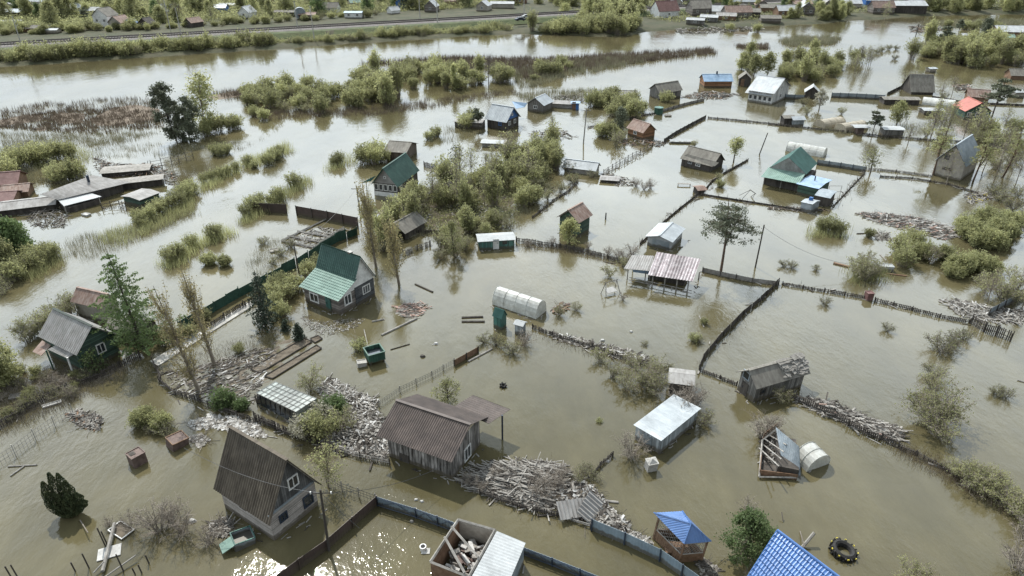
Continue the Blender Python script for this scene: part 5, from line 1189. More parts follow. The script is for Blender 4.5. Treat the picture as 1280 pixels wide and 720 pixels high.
fence('fallen_fence', 'fallen dark fence running into yellow brush at the lower right', [(1122,560),(1145,569),(1175,585),(1230,617),(1290,655)], .45, 'picket', 'wood_dark', tilt=.6, seed=10)
fence('picket_fence', 'grey picket fence in front of the white slab heap', [(418,563),(450,573),(487,581)], .6, 'picket', 'wood_grey', seed=11, tilt=.1)
fence('picket_fence', 'dark picket fence in front of the long plank heap', [(600,618),(640,632),(670,640),(697,645)], .55, 'picket', 'wood_dark', seed=12, tilt=.2)
fence('rail_fence', 'fallen rail at the foot of the corrugated scraps', [(697,642),(715,652),(738,660)], .3, 'rail', 'wood_grey', seed=13)
fence('picket_fence', 'dark picket row with brush from the teal cabin to the tile shelter', [(645,303),(670,306),(700,310),(735,317),(785,330)], .7, 'picket', 'wood_dark', tilt=.3, seed=14)
fence('fence_line', 'low brushy fence line curving left of the green tall shed', [(665,273),(690,253),(712,239),(722,226)], .35, 'picket', 'wood_dark', tilt=.4, seed=15)
fence('rail_fence', 'broken rail fence on posts in the upper middle', [(755,219),(775,206),(795,195),(815,185)], .9, 'rail', 'wood_grey', tilt=.2, seed=16, step=1.6)
fence('plank_fence', 'thin dark fence from the pale garage up to the fence crossing', [(800,307),(830,279),(850,262),(873,244)], .35, 'solid', 'wood_dark', 'wood_dark')
fence('plank_fence', 'thin dark fence from the crossing up towards the leaning pole', [(880,240),(890,228),(905,218),(935,201)], .35, 'solid', 'wood_dark', 'wood_dark')
fence('plank_fence', 'low fence between the crossing and the teal roofed house yard', [(876,244),(920,251),(965,258),(1000,264)], .3, 'solid', 'wood_dark', 'wood_dark', tilt=.2)
fence('panel_fence', 'grey panel fence right of the teal roofed house', [(1021,206),(1050,210),(1081,215)], .95, 'solid', 'zinc_dark', 'steel_dark', 1.9)
fence('panel_fence', 'grey panel fence left of the pale roofed bath house', [(981,123),(1005,124)], 1.0, 'solid', 'zinc_dark', 'steel_dark', 2)
fence('panel_fence', 'long grey panel fence right of the pale roofed bath house', [(1039,122),(1070,123),(1105,125)], 1.2, 'solid', 'zinc_dark', 'steel_dark', 2)
fence('plank_fence', 'thin low fence slanting down from the grey panel corner', [(1081,216),(1062,236),(1041,258)], .25, 'solid', 'wood_dark', 'wood_dark')
fence('picket_fence', 'low picket line from the panel fence to the grey gabled house', [(1081,212),(1120,215),(1165,221)], .4, 'picket', 'wood_grey', tilt=.2, seed=18)
fence('fence_line', 'dark sunken fence line below the grey gabled house', [(1100,221),(1140,224),(1185,231),(1222,242)], .3, 'picket', 'wood_dark', tilt=.4, seed=19)
fence('plank_fence', 'dark plank fence rising right of the brick cabin', [(830,178),(845,168),(865,157),(882,148)], .7, 'solid', 'wood_dark', 'wood_dark')
fence('plank_fence', 'grey plank fence right of the round green tank', [(828,140),(855,132),(880,126)], .6, 'solid', 'wood_grey', 'wood_dark')
fence('picket_fence', 'low dark fence line between the white house and the plank fence', [(885,148),(920,151),(960,155),(985,158)], .4, 'picket', 'wood_dark', tilt=.3, seed=20)
fence('picket_fence', 'long low fence in front of the twin round greenhouses', [(960,156),(1010,161),(1060,166),(1100,171),(1150,175),(1200,178)], .4, 'picket', 'wood_dark', tilt=.3, seed=21)
fence('plank_fence', 'fence line right of the mossy roofed cottage towards the edge', [(1165,122),(1200,128),(1240,131),(1285,133)], .45, 'solid', 'wood_dark', 'wood_dark')
fence('plank_fence', 'dark wall slanting left of the mossy roofed cottage', [(1109,119),(1127,110)], .7, 'solid', 'wood_dark', 'wood_dark')
fence('board_fence', 'short tall brown board fence at left, before the gap', [(312,264),(335,266),(359,267)], 1.5, 'solid', 'fence_brown', 'wood_dark')
fence('board_fence', 'long tall brown board fence above the wooden floor frame', [(371,269),(410,276),(448,284)], 1.5, 'solid', 'fence_brown', 'wood_dark')
fence('mesh_fence', 'long green mesh fence running down left past the green roofed house', [(446,293),(420,303),(400,314),(370,334),(335,352),(300,371),(268,389),(225,414)], 1.25, 'solid', 'mesh_green', 'green_paint', 2.4, tilt=.12)
fence('plank_fence', 'dark plank rail parallel to the green mesh fence', [(345,364),(305,384),(280,399),(258,413)], .8, 'picket', 'wood_dark', tilt=.1, seed=23)
fence('picket_fence', 'broken picket fence at the left in front of the green cottage', [(-5,540),(30,517),(70,495),(100,482),(130,471),(176,447)], .75, 'picket', 'wood_dark', tilt=.35, seed=24)
fence('wire_fence', 'wire fence at the left edge above floating poles', [(-5,585),(20,570),(45,550),(92,518)], 1.1, 'wire', 'wire', 'concrete', 2)
fence('picket_fence', 'dark curved picket fence round the littered garden plot', [(193,454),(200,477),(220,494),(250,503),(275,514),(320,528),(370,548),(420,565)], .6, 'picket', 'wood_dark', tilt=.25, seed=25)
fence('plank_fence', 'dark fence below the glass greenhouse', [(318,524),(345,536),(372,545)], .7, 'picket', 'wood_dark', tilt=.1, seed=26)
fence('rail_fence', 'row of tilted rail posts right of the broken board platform', [(190,211),(215,206),(242,199)], 1.5, 'rail', 'wood_grey', tilt=.1, step=1.5, seed=27)
fence('picket_fence', 'short brushy picket line left of the big metal shed', [(735,600),(750,584),(766,570)], .4, 'picket', 'wood_dark', tilt=.4, seed=28)
fence('picket_fence', 'curved pale picket fence right of the twin poplars', [(504,320),(522,312),(538,307)], .7, 'picket', 'wood_grey', seed=29)
fence('picket_fence', 'dark picket fence behind the white veranda house', [(530,208),(545,211),(562,216)], .9, 'picket', 'wood_dark', seed=30)
fence('plank_fence', 'dark low wall right of the half hidden gabled shed', [(522,292),(556,292)], .5, 'solid', 'wood_dark', 'wood_dark')
fence('rail_fence', 'fence posts round the flooded yard above the left sheds', [(128,262),(150,258),(158,262)], 1.0, 'rail', 'wood_dark', tilt=.1, step=1.4, seed=31)
fence('picket_fence', 'low dark fence line above the brick cabin', [(735,160),(770,153),(800,146),(828,141)], .35, 'picket', 'wood_dark', tilt=.3, seed=33)
fence('picket_fence', 'low dark fence line right of the fallen shed near the pines', [(1240,180),(1262,184),(1285,188)], .4, 'picket', 'wood_dark', tilt=.3, seed=34)

# ---------------------------------------------------------------- mud, beds and debris
def mound(name, label, poly, h, m_, kind='structure', seed=1, z=-.1):
    g = random.Random(seed); pl = [P(*q) for q in poly]; xs = [p.x for p in pl]; ys = [p.y for p in pl]; st = max(.35, (max(xs)-min(xs))/60)
    nx, ny = int((max(xs)-min(xs))/st)+3, int((max(ys)-min(ys))/st)+3; v = []; f = []
    for j in range(ny):
        for i in range(nx):
            q = Vector((min(xs)+(i-1)*st, min(ys)+(j-1)*st, 0)); ins = inpoly(q.x, q.y, [(p.x, p.y) for p in pl]); e = edge_d(q, pl)
            v.append((q.x, q.y, z+(min(1, e/1.2)*h*(.5+g.random()) if ins else -.3)))
    for j in range(ny-1):
        for i in range(nx-1): a = j*nx+i; f.append((a, a+1, a+nx+1, a+nx))
    me = bpy.data.meshes.new(name); me.from_pydata(v, [], f); me.materials.append(M[m_]); me.polygons.foreach_set('use_smooth', [True]*len(f))
    o = bpy.data.objects.new(name, me); COL.objects.link(o); tag(o, label, None if kind == 'structure' else 'ground', kind=kind); return o
def bed(label, px, h=.1):
    """garden bed: board frame with soil"""
    c = [P(*q) for q in px]; o = sum(c, Vector())/4; r = empty('garden_bed', o); tag(r, label, 'garden bed'); c = [q-o for q in c]
    for i in range(4): m = MB(); m.bar(c[i]+Vector((0,0,h)), c[(i+1) % 4]+Vector((0,0,h)), .07); m.build('edge_board', 'wood_dark', r)
    m = MB(); n = 12
    for i in range(n):
        for j in range(3):
            def q(u, v): p = c[0].lerp(c[1], u).lerp(c[3].lerp(c[2], u), v); return p+Vector((0, 0, h*.6+.03*sin(u*40+v*9)*(0 if v in (0, 1) else 1)))
            m.poly([q(i/n, j/3), q((i+1)/n, j/3), q((i+1)/n, (j+1)/3), q(i/n, (j+1)/3)])
    m.build('soil', 'soil', r); return r
bed('garden bed nearest the pale plank, upper of three', [(313,462),(381,423),(390,428),(325,467)])
bed('long garden bed framed in dark boards, middle of three', [(331,471),(392,432),(402,425),(396,422)][:1]+[(396,432),(402,436),(341,474)])
bed('short garden bed framed in dark boards right of the fir', [(388,424),(398,420),(403,424),(394,429)])
ground_mats = ('wood_dark','soil','wood_grey','cloth_white')
mound('muddy_garden', None, [(205,462),(240,452),(300,440),(345,420),(395,415),(400,430),(380,455),(345,480),(320,500),(318,522),(275,510),(225,492),(205,475)], .13, 'soil', seed=2, z=-.135)
mound('mud_bank', None, [(330,500),(400,530),(430,500),(470,500),(480,530),(490,560),(470,574),(420,562),(370,543),(320,523)], .15, 'soil', seed=3, z=-.13)
mound('mud_bank', None, [(590,590),(640,580),(700,590),(740,625),(780,655),(740,660),(700,640),(640,628),(600,616)], .15, 'soil', seed=4, z=-.06)
mound('mud_bank', None, [(440,270),(520,245),(600,215),(680,200),(690,225),(650,255),(640,290),(560,290),(500,300),(460,290)], .16, 'soil', seed=5, z=-.15)
debris('heap of pale broken slabs and boards beside the plank house', [(402,548),(432,528),(460,515),(490,530),(487,562),(480,575),(440,568),(412,562)], 560, 1.0, (.3,1.4), (.08,.35), ('cloth_white','wood_pale','wood_grey','wood_dark'), (3,4,4,3), 1, sheets=.06, flat=.3)
debris('scatter of pale boards below the garden beds', [(410,470),(425,478),(450,492),(472,500),(472,522),(440,524),(405,505),(400,485)], 260, .5, (.5,1.8), (.08,.25), ('cloth_white','wood_pale','wood_grey','wood_dark'), (2,5,4,3), 2)
debris('long heap of weathered planks right of the plank house', [(576,604),(600,588),(640,577),(690,578),(706,590),(698,612),(680,640),(640,630),(600,617)], 620, 1.3, (1.2,3.4), (.08,.2), ('wood_pale','wood_grey','wood_dark','wood_pale'), (5,5,3,2), 3, align=-12, flat=.13, sheets=.03)
debris('heap of corrugated scraps, turf and pale rubble behind the tall grey fence', [(695,612),(720,600),(745,612),(760,632),(785,655),(790,672),(760,668),(739,655),(715,645),(695,636)], 260, .9, (.4,1.5), (.1,.5), ('cloth_white','wood_pale','wood_grey','wood_dark','soil'), (3,4,3,4,2), 4, flat=.35, sheets=.15)
debris('pinkish planks floating beside the green roofed house', [(495,384),(510,379),(532,380),(530,393),(512,398),(497,392)], 70, .25, (.8,2.2), (.1,.25), ('wood_red','wood_pale','wood_grey'), (5,2,1), 5, align=5)
debris('long raft of splintered boards drifting at the right', [(1071,266),(1100,266),(1140,271),(1190,284),(1196,296),(1180,300),(1150,292),(1120,285),(1090,276)], 420, .5, (.7,2.4), (.1,.3), ('wood_pale','wood_red','wood_grey','cloth_white','wood_dark'), (4,2,3,2,2), 6, align=-10)
debris('small tangle of boards below the long board raft', [(1090,289),(1110,292),(1118,302),(1095,300)], 36, .3, seed=7)
debris('boards piled along the fallen fence right of the shingle cottage', [(998,499),(1030,500),(1060,513),(1090,524),(1124,537),(1127,551),(1100,549),(1060,531),(1010,510)], 330, .6, (.8,2.8), (.1,.35), seed=8, align=-25, sheets=.12, mats=('wood_pale','wood_grey','wood_dark','wood_red'), wts=(4,4,4,.3))
debris('white scraps and rubbish over the muddy garden plot', [(207,464),(260,455),(330,432),(350,442),(330,470),(322,500),(300,515),(250,495),(217,490)], 230, .12, (.2,1.8), (.05,.25), ('cloth_white','wood_grey','wood_dark','wood_pale'), (2,3,7,2), 9, sheets=.05, flat=.08, align=46)
debris('white slabs and rubbish along the curved fence left of the brick house', [(235,528),(262,520),(290,520),(322,530),(335,548),(310,545),(270,535),(240,537)], 150, .2, (.3,1.1), (.15,.5), ('cloth_white','wood_pale','wood_grey'), (5,2,2), 10, sheets=.2, flat=.1)
debris('broken boards round the dark kinked fence at the right', [(1172,375),(1200,374),(1240,385),(1285,388),(1285,406),(1250,404),(1225,402),(1195,392)], 190, .4, (.6,2.2), (.1,.3), seed=11, mats=('wood_pale','wood_grey','wood_dark','cloth_white'))
debris('bright scraps below the bare trees of the grey gabled house', [(1205,243),(1240,238),(1242,248),(1212,256)], 70, .4, (.5,1.6), (.1,.3), ('wood_pale','wood_grey','yellow','wood_dark'), (4,3,1,2), 12)
debris('litter along the town shore beside the shore sheds', [(838,33),(860,30),(905,33),(955,33),(955,37),(900,41),(850,42)], 200, .7, (1.5,4), (.3,.9), ('wood_grey','wood_dark','cloth_white','wood_pale'), (3,4,1,1), 13, z=.0) if False else debris('litter along the town shore beside the shore sheds', [(838,34),(860,31),(905,33),(955,33),(955,38),(900,41),(850,43)], 200, .7, (1.5,4), (.3,.9), ('wood_grey','wood_dark','cloth_white','wood_pale'), (3,4,1,1), 13)
debris('wreckage round the board platform at the left', [(115,195),(140,205),(190,205),(225,220),(215,232),(170,222),(135,222),(120,210)], 170, 1.0, (.8,2.6), (.1,.25), ('wood_dark','wood_brown','wood_grey'), (5,3,2), 14, flat=.3)
debris('broken frames and boards in front of the left sheds', [(30,268),(70,258),(85,270),(80,285),(50,285),(35,278)], 90, .8, (.8,2.4), (.08,.2), ('wood_dark','wood_grey','wood_pale'), (4,3,1), 15, flat=.3)
debris('pale boards caught along the low picket fence in mid flood', [(688,415),(715,420),(765,432),(812,447),(806,456),(765,447),(735,436),(690,424)], 110, .35, (.4,1.6), (.1,.3), ('wood_pale','cloth_white','wood_dark','wood_grey'), (3,2,4,3), 16)
debris('pale shards scattered in front of the green roofed house', [(376,395),(400,402),(455,399),(462,395),(445,410),(405,420),(385,410)], 110, .06, (.1,.35), (.05,.14), ('cloth_white','wood_pale','wood_grey'), (4,3,2), 17, flat=.05, sheets=0)
debris('pale rubbish inside the willow thicket', [(558,255),(580,250),(620,255),(632,268),(600,278),(565,268)], 120, .5, (.4,1.4), (.15,.5), ('cloth_white','wood_pale','wood_grey'), (4,3,3), 18)
debris('boards round the barn and the grey plank fence upstream', [(850,122),(870,116),(890,114),(925,118),(905,124),(870,124)], 110, .5, (1.0,3), (.15,.4), ('wood_grey','wood_brown','wood_dark'), (3,3,3), 19)
debris('rubbish beside the tiny low box in mid water', [(752,216),(775,220),(795,228),(790,234),(765,232)], 40, .3, (.6,2.2), (.15,.4), ('wood_pale','wood_dark','cloth_white'), (3,3,2), 20)
debris('dark wreckage right of the teal roofed house', [(1040,262),(1010,265),(960,262),(962,258),(1000,260)], 60, .3, (.6,2), (.15,.3), ('redbrick','wood_dark','wood_pale'), (2,4,2), 21)
debris('dark wreckage and boards behind the grey cottage row upstream', [(690,120),(720,118),(745,126),(720,131),(695,128)], 70, .6, (1,2.6), (.15,.4), ('wood_dark','wood_grey','cloth_white'), (4,3,1), 22)
debris('heaps of dark boards right of the leaning pole upstream', [(660,165),(700,160),(720,172),(690,178),(665,176)], 60, .5, (1,2.6), (.15,.4), ('wood_dark','wood_grey','wood_pale'), (4,3,1), 23)
debris('dark debris along the fence between cabins upstream', [(760,175),(800,172),(835,178),(825,184),(780,182)], 70, .4, (1,2.6), (.15,.3), ('wood_dark','wood_brown','wood_pale'), (4,2,1), 24)
debris('wreckage round the conifers at the upper right', [(1135,33),(1165,33),(1180,37),(1165,41),(1140,40)], 70, .9, (1.5,4), (.3,.8), ('wood_dark','wood_brown','wood_pale'), (4,3,1), 25)
debris('pale wreckage left of the brown shed near the right edge', [(1190,107),(1212,105),(1214,112),(1195,114)], 45, .7, (1,2.6), (.2,.5), ('cloth_white','wood_dark','wood_red'), (2,4,2), 26)
debris('slate tiles stacked on a floating raft beside the rusty boxes', [(236,547),(250,542),(262,550),(250,560)], 60, .25, (.35,.5), (.3,.4), ('asb_light','wood_grey','asb'), (3,2,2), 27, align=30, flat=.08)
debris('brown rubble heap at the left end of the wire fence', [(82,518),(100,512),(128,522),(125,538),(100,535)], 90, .8, (.3,1.6), (.08,.3), ('wood_grey','wood_pale','wood_dark','wood_brown'), (4,2,3,2), 28, flat=.3)
debris('boards and branches thrown beside the wall of the brick house', [(262,655),(278,648),(292,652),(285,670),(268,672)], 70, .5, (.5,1.8), (.06,.2), ('wood_grey','wood_dark','wood_pale'), (3,3,2), 29)
debris('dark planks over the sunken yard frame beside the green mesh fence', [(358,300),(400,283),(440,288),(400,308),(385,312)], 60, .3, (.8,2.6), (.1,.25), ('wood_pale','wood_grey','wood_dark'), (3,3,3), 30)
debris('scraps behind the overturned hut', [(950,545),(965,540),(975,560),(970,585),(952,582)], 50, .8, (.4,1.4), (.1,.3), ('cloth_white','wood_dark','wood_grey'), (2,4,3), 31, flat=.5)
debris('pale slabs behind the gazebo fence', [(782,660),(800,668),(815,678),(805,684),(780,672)], 60, .3, (.3,.9), (.1,.4), ('cloth_white','wood_pale','wood_grey'), (3,3,3), 32)
debris('small dark wreckage in front of the gazebo at the bottom', [(868,702),(885,700),(900,715),(880,722)], 30, .3, (.4,1.2), (.1,.3), ('wood_dark','wood_pale'), (3,2), 33)

# ---------------------------------------------------------------- single things
def stick(name, label, cat, a, b, r, m_, za=0.05, zb=0.05, group=None, flat=False):
    p, q = P(a[0], a[1], za), P(b[0], b[1], zb); m = MB()
    if flat:
        d = (q-p); R = Matrix.Rotation(atan2(d.y, d.x), 3, 'Z'); m.box(d/2, (d.length, r*3, r), R=R)
    else: m.bar((0, 0, 0), q-p, r, 6)
    o = m.build(name, m_); o.location = p; return tag(o, label, cat, group)
for a, b, r, m_, lb in [((477,419),(521,398),.14,'wood_pale','long pale beam floating below the green roofed house'), ((465,402),(480,399),.12,'wood_pale','short pale plank beside the pinkish boards'),
    ((519,355),(541,365),.12,'wood_dark','dark forked log floating right of the twin poplars'), ((577,397),(604,396),.14,'wood_dark','dark board floating left of the green toilet hut, upper of two'), ((577,402),(606,402),.14,'wood_dark','dark board floating left of the green toilet hut, lower of two'),
    ((1042,329),(1062,334),.2,'wood_brown','thick brown beam floating left of the white tank'), ((1108,342),(1133,345),.12,'wood_brown','thin brown beam floating right of the white tank'), ((585,452),(615,436),.12,'wood_pale','pale pole floating beside the brown plank panel'),
    ((10,583),(46,581),.07,'wood_pale','pale pole floating at the left edge, upper of the crossed pair'), ((13,595),(30,583),.07,'wood_pale','pale pole floating at the left edge, lower of the crossed pair'), ((1071,292),(1097,291),.08,'wood_dark','thin dark pole above the leafy bushes at the right'),
    ((880,409),(874,395),.06,'wood_pale','thin pale stick in open water left of the plank fence'), ((1108,326),(1100,318),.07,'wood_pale','pale stick near the white tank'), ((1160,579),(1190,588),.12,'wood_pale','pale log on the fallen fence at the lower right'),
    ((747,625),(773,628),.1,'wood_grey','grey pole pointing right from the rubble heap'), ((455,412),(461,437),.05,'wood_pale','thin stick beside the garden beds'), ((488,437),(512,430),.06,'wood_dark','dark stick near the green tank'), ((1272,475),(1282,478),.08,'wood_pale','pale pole end at the right edge')]:
    stick('floating_beam', lb, 'beam', a, b, r, m_)
# poles and wires
def upole(px, py, top, lean, label, r=.13, m_='concrete', arm=True, group=None):
    p = P(px, py); h = hsolve(p, top); o = empty('utility_pole', p); tag(o, label, 'utility pole', group); m = MB(); m.bar((0,0,-1), (lean*h, 0, h), r, 8, r*.75); m.build('shaft', m_, o)
    if arm:
        m = MB(); m.bar((lean*h-.8, 0, h-.4), (lean*h+.8, .1, h-.4), .05); m.build('crossarm', 'wood_dark', o)
        for q in (-.7, .7): m = MB(); m.bar((lean*h+q, 0, h-.38), (lean*h+q, 0, h-.2), .05, 6); m.build('insulator', 'white', o)
    return p+Vector((lean*h, 0, h-.3))
A1 = upole(411, 688, 612, .03, 'concrete utility pole rising in front of the brick house beside the brown fence', r=.11, m_='wood_dark')
m = MB(); 
A2 = upole(944, 334, 281, .02, 'dark wooden utility pole right of the big pine', r=.11, m_='wood_dark', arm=False)
A3 = upole(729, 179, 136, .05, 'utility pole among dark heaps in the upper middle', r=.13, m_='wood_grey')
A4 = upole(451, 274, 233, -.02, 'thin utility pole beside the twin poplars', r=.1, m_='wood_dark')
A5 = upole(376, 352, 305, -.02, 'wooden utility pole behind the green roofed house', r=.1, m_='wood_dark', arm=False)
A6 = upole(948, 193, 166, .25, 'leaning dark pole standing alone in the upper right', r=.12, m_='wood_dark', arm=False)
A7 = upole(1143, 51, 30, .0, 'utility pole left of the dark conifers at the upper right', r=.16, m_='wood_dark')
A8 = upole(1243, 57, 36, .03, 'utility pole right of the conifers at the upper right', r=.16, m_='wood_dark')
A9 = upole(757, 274, 266, 0, 'short dark post standing alone in open water', r=.12, m_='wood_dark', arm=False)
def cable(a, b, label, r=.018, sag=.8):
    m = MB(); n = 10; pts = [a.lerp(b, i/n)-Vector((0, 0, sag*4*(i/n)*(1-i/n)))-a for i in range(n+1)]
    for i in range(n): m.bar(pts[i], pts[i+1], r, 3)
    o = m.build('cable', 'wire', fix=False); o.location = a; tag(o, label, 'cable')
cable(A1, P(560,579,1.6), 'cable from the concrete pole to the plank house'); cable(A1, P(449,660,.9), 'cable from the concrete pole down over the brown fence', sag=.1); cable(A1, P(230,560,6), 'cable from the concrete pole over the brick house roof')
cable(A4, A5, 'cable from the poplar pole to the pole behind the green roofed house'); cable(A2, P(1060,330,1.5), 'cable from the wooden pole right of the big pine'); cable(A7, A8, 'cable between the two poles by the conifers')
# tractor tyre
def tyre(px, py, R_, r_, label, lugs=26, tilt=(.12, .1)):
    p = P(px, py, .12); o = empty('tyre', p, .4, tilt); tag(o, label, 'tyre'); m = MB(); n = 32; k = 8
    for i in range(n):
        for j in range(k):
            def q(i, j):
                t = 2*pi*(i % n)/n; s_ = 2*pi*(j % k)/k; rr = R_-r_+r_*cos(s_)*.95; return Vector((rr*cos(t), rr*sin(t), r_*1.5*sin(s_)))
            m.poly([q(i, j), q(i+1, j), q(i+1, j+1), q(i, j+1)])
    m.build('casing', 'rubber', o)
    m = MB()
    for i in range(lugs):
        t = 2*pi*i/lugs; c = Vector((R_*cos(t), R_*sin(t), 0)); R0 = Matrix.Rotation(t, 3, 'Z') @ Matrix.Rotation(.5 if i % 2 else -.5, 3, 'X'); m.box(c+Vector((0, 0, .1 if i % 2 else -.1)), (.14, .09, r_*1.7), R=R0)
    m.build('tread_lugs', 'rubber', o)
    return o
tyre(1054, 689, .88, .22, 'big black tractor tyre floating with yellow marks right of the blue tile roof')
o = bpy.context.scene.objects['tyre']; m = MB()
for i in range(9): t = i*.7; m.box((.93*cos(t), .93*sin(t), .25), (.05, .12, .1), R=Matrix.Rotation(t, 3, 'Z'))
m.build('yellow_mark', 'yellow', o)
tyre(629, 482, .3, .09, 'small black tyre floating alone left of the open central basin', lugs=0 or 12)
# box-like things
def crate(name, label, cat, px, py, w, d, h, m_, rz=.3, tilt=(0, 0), lid=None, open_=False):
    r = empty(name, P(px, py), rz, tilt); tag(r, label, cat)
    m = MB(); t = .05
    if open_:
        for q in ((w/2, 0, t, d), (-w/2, 0, t, d), (0, d/2, w-t, t), (0, -d/2, w-t, t)): m.box((q[0], q[1], h/2-.2), (q[2], q[3], h+.4))
        m.box((0, 0, h*.35), (w-t, d-t, .03)); m.build('side_wall', m_, r)
    else: m.box((0, 0, h/2-.2), (w, d, h+.4)); m.build('body', m_, r)
    m = MB()
    for q in ((0, d/2, w+.06, .07), (0, -d/2, w+.06, .07), (w/2, 0, .07, d-.07), (-w/2, 0, .07, d-.07)): m.box((q[0], q[1], h+.03), (q[2], q[3], .06))
    m.build('rim', lid or m_, r); return r
c = crate('rusty_box', 'square rusty box with a dark hole in its top, alone in the water', 'box', 173, 578, 1.1, 1.1, 1.0, 'rust', .9)
m = MB(); m.box((-.2, .15, 1.025), (.4, .5, .02)); m.build('hatch', 'wood_dark', c)
c = crate('rusty_box', 'rusty box tilted in the water left of the slate raft', 'box', 222, 556, 1.4, 1.2, .8, 'rust', .9, (.15, .1), 'wood_brown')
crate('white_tub', 'white rimmed tub full of brown water at the bottom left', 'tub', 152, 664, 1.55, 1.0, .12, 'soil', -.5, (0, .05), 'white', open_=True)
c = crate('floating_tub', 'pale upright tub with pointed cover below the big metal shed', 'tub', 813, 586, .85, .7, .9, 'concrete', .25, (.12, 0), 'concrete')
m = MB(); m.poly([(-.43, -.36, .93), (.43, -.36, .93), (0, 0, 1.25)]); m.poly([(.43, -.36, .93), (.43, .36, .93), (0, 0, 1.25)]); m.poly([(.43, .36, .93), (-.43, .36, .93), (0, 0, 1.25)]); m.poly([(-.43, .36, .93), (-.43, -.36, .93), (0, 0, 1.25)]); m.build('cover', 'concrete', c)
c = crate('water_box', 'grey green open hatch box leaning on the wall of the brick house', 'box', 304, 677, 1.4, 1.3, .6, 'zinc_dark', .6, (0, .1), 'teal_clap', open_=True)
m = MB(); m.box((-1.1, -.1, .35), (1.0, 1.0, .05), R=Matrix.Rotation(-.4, 3, 'Y')); m.build('lid', 'roof_lgreen', c)
crate('red_barrel', 'small dark red drum on the low picket fence line', 'drum', 1085, 374, .75, .75, .9, 'roof_maroon', .1)
crate('white_tank', 'white box tank floating in brush at the right', 'tank', 1105, 338, 1.9, .9, .7, 'zinc_white', -.1)
crate('pallet', 'pale wooden hatch floating left of the sunken yard frame', 'pallet', 343, 314, 1.1, .9, .15, 'wood_pale', .5)
crate('pallet', 'small white raft floating in front of the left sheds', 'pallet', 108, 269, 1.2, .7, .2, 'cloth_white', -.4)
crate('pallet', 'pale board raft floating above the long raft shards', 'pallet', 20, 496, 1.0, .7, .1, 'wood_pale', .4)
crate('pallet', 'white boat shaped scrap stranded on the left picket fence', 'scrap', 65, 506, 1.5, .4, .1, 'cloth_white', .6)
crate('pallet', 'pale box near the round green tank', 'scrap', 835, 145, 1.4, .9, .2, 'wood_pale', .1)
crate('pale_slab', 'pale slab beside the square green tank', 'slab', 452, 457, .9, .6, .5, 'concrete', .4, (.1, .1))
r = empty('bucket', P(529,687)); tag(r, 'white can with a black mouth floating in the fenced basin', 'bucket'); m = MB(); m.bar((0,0,-.1), (0,0,.35), .22, 12, .25); m.build('body', 'white', r); m = MB(); m.bar((0,0,.351), (0,0,.36), .17, 12); m.build('mouth', 'rubber', r); m = MB(); m.box((.2,-.15,.03), (.6,.5,.05)); m.build('base', 'cloth_white', r)
# small floats
for px, py, sz, m_, lb in ((545,430,.3,'cloth_white','white canister floating above the wire net fence'), (528,446,.35,'wood_dark','dark lump floating right of the square green tank'), (541,431,.1,'cloth_white','tiny white bottle beside the white canister'), (753,426,.3,'cloth_white','pale scrap above the low picket fence'), (789,415,.25,'cloth_white','white bag in open water below the swing'), (760,577,.22,'cloth_white','white bottle beside the brush near the metal shed'),
                           (520,625,.2,'cloth_white','white scrap floating in the lane, left of two'), (527,627,.18,'cloth_white','white scrap floating in the lane, right of two'), (515,652,.2,'wood_pale','pale scrap in the fenced basin'), (240,652,.35,'cloth_white','white plastic bag caught in the bare bush'), (1268,352,.3,'cloth_white','white sheet scrap at the far right')):
    m = MB(); g = random.Random(int(px)); pts = [(sz*cos(t)*g.uniform(.7, 1.2), sz*.7*sin(t)*g.uniform(.7, 1.2)) for t in [i*pi/4 for i in range(8)]]
    m.poly([(x*.6, y*.6, sz*.6) for x, y in pts])
    for i in range(8): j = (i+1) % 8; m.poly([(pts[i][0], pts[i][1], -.05), (pts[j][0], pts[j][1], -.05), (pts[j][0]*.6, pts[j][1]*.6, sz*.6), (pts[i][0]*.6, pts[i][1]*.6, sz*.6)])
    o = m.build('floating_scrap', m_); o.location = P(px, py); tag(o, lb, 'scrap')
# swings and frames
def aframe(px, py, label, s=1.0, rz=0, tilt=(0, 0), seat=True):
    r = empty('swing_frame', P(px, py), rz, tilt); tag(r, label, 'swing frame')
    for sx_ in (-1, 1):
        for sy_ in (-1, 1): m = MB(); m.bar((sx_*1.1*s, sy_*.7*s, -.5), (sx_*.8*s, 0, 1.7*s), .055); m.build('leg', 'wood_grey', r)
    m = MB(); m.bar((-1*s, 0, 1.7*s), (1*s, 0, 1.7*s), .06); m.build('top_bar', 'wood_pale', r)
    if seat: m = MB(); m.box((0, 0, .5*s), (1.3*s, .8*s, .06), R=Matrix.Rotation(.35, 3, 'X')); m.build('seat', 'cloth_white', r)
aframe(763, 367, 'garden swing frame with tilted white seat in open water', 1.0, .5)
aframe(933, 247, 'dark broken swing frame lying askew left of the teal roofed house', .8, .3, (.3, .6), False)
aframe(1129, 152, 'tall dark swing frame near the yellow willow', 1.2, 1.2, seat=False)
r = empty('clothes_rack', P(1042, 244)); tag(r, 'thin pipe frame standing right of the green annex', 'frame'); m = MB()
for a, b_ in (((-1,0,0),(-1,0,1.6)),((1,0,0),(1,0,1.6)),((-1,0,1.6),(1,0,1.6)),((-1,0,.6),(1,0,.6))): m.bar(a, b_, .035)
m.build('pipes', 'wood_pale', r)
r = empty('bench_frame', P(855, 232), -.1); tag(r, 'low pale bench frame left of the fence crossing hut', 'bench'); m = MB(); m.box((0,0,.35), (2.2,.5,.06)); m.build('seat', 'wood_grey', r)
for q in (-1, 1): m = MB(); m.box((q*1.0,0,.05), (.08,.4,.6)); m.build('leg', 'wood_grey', r)
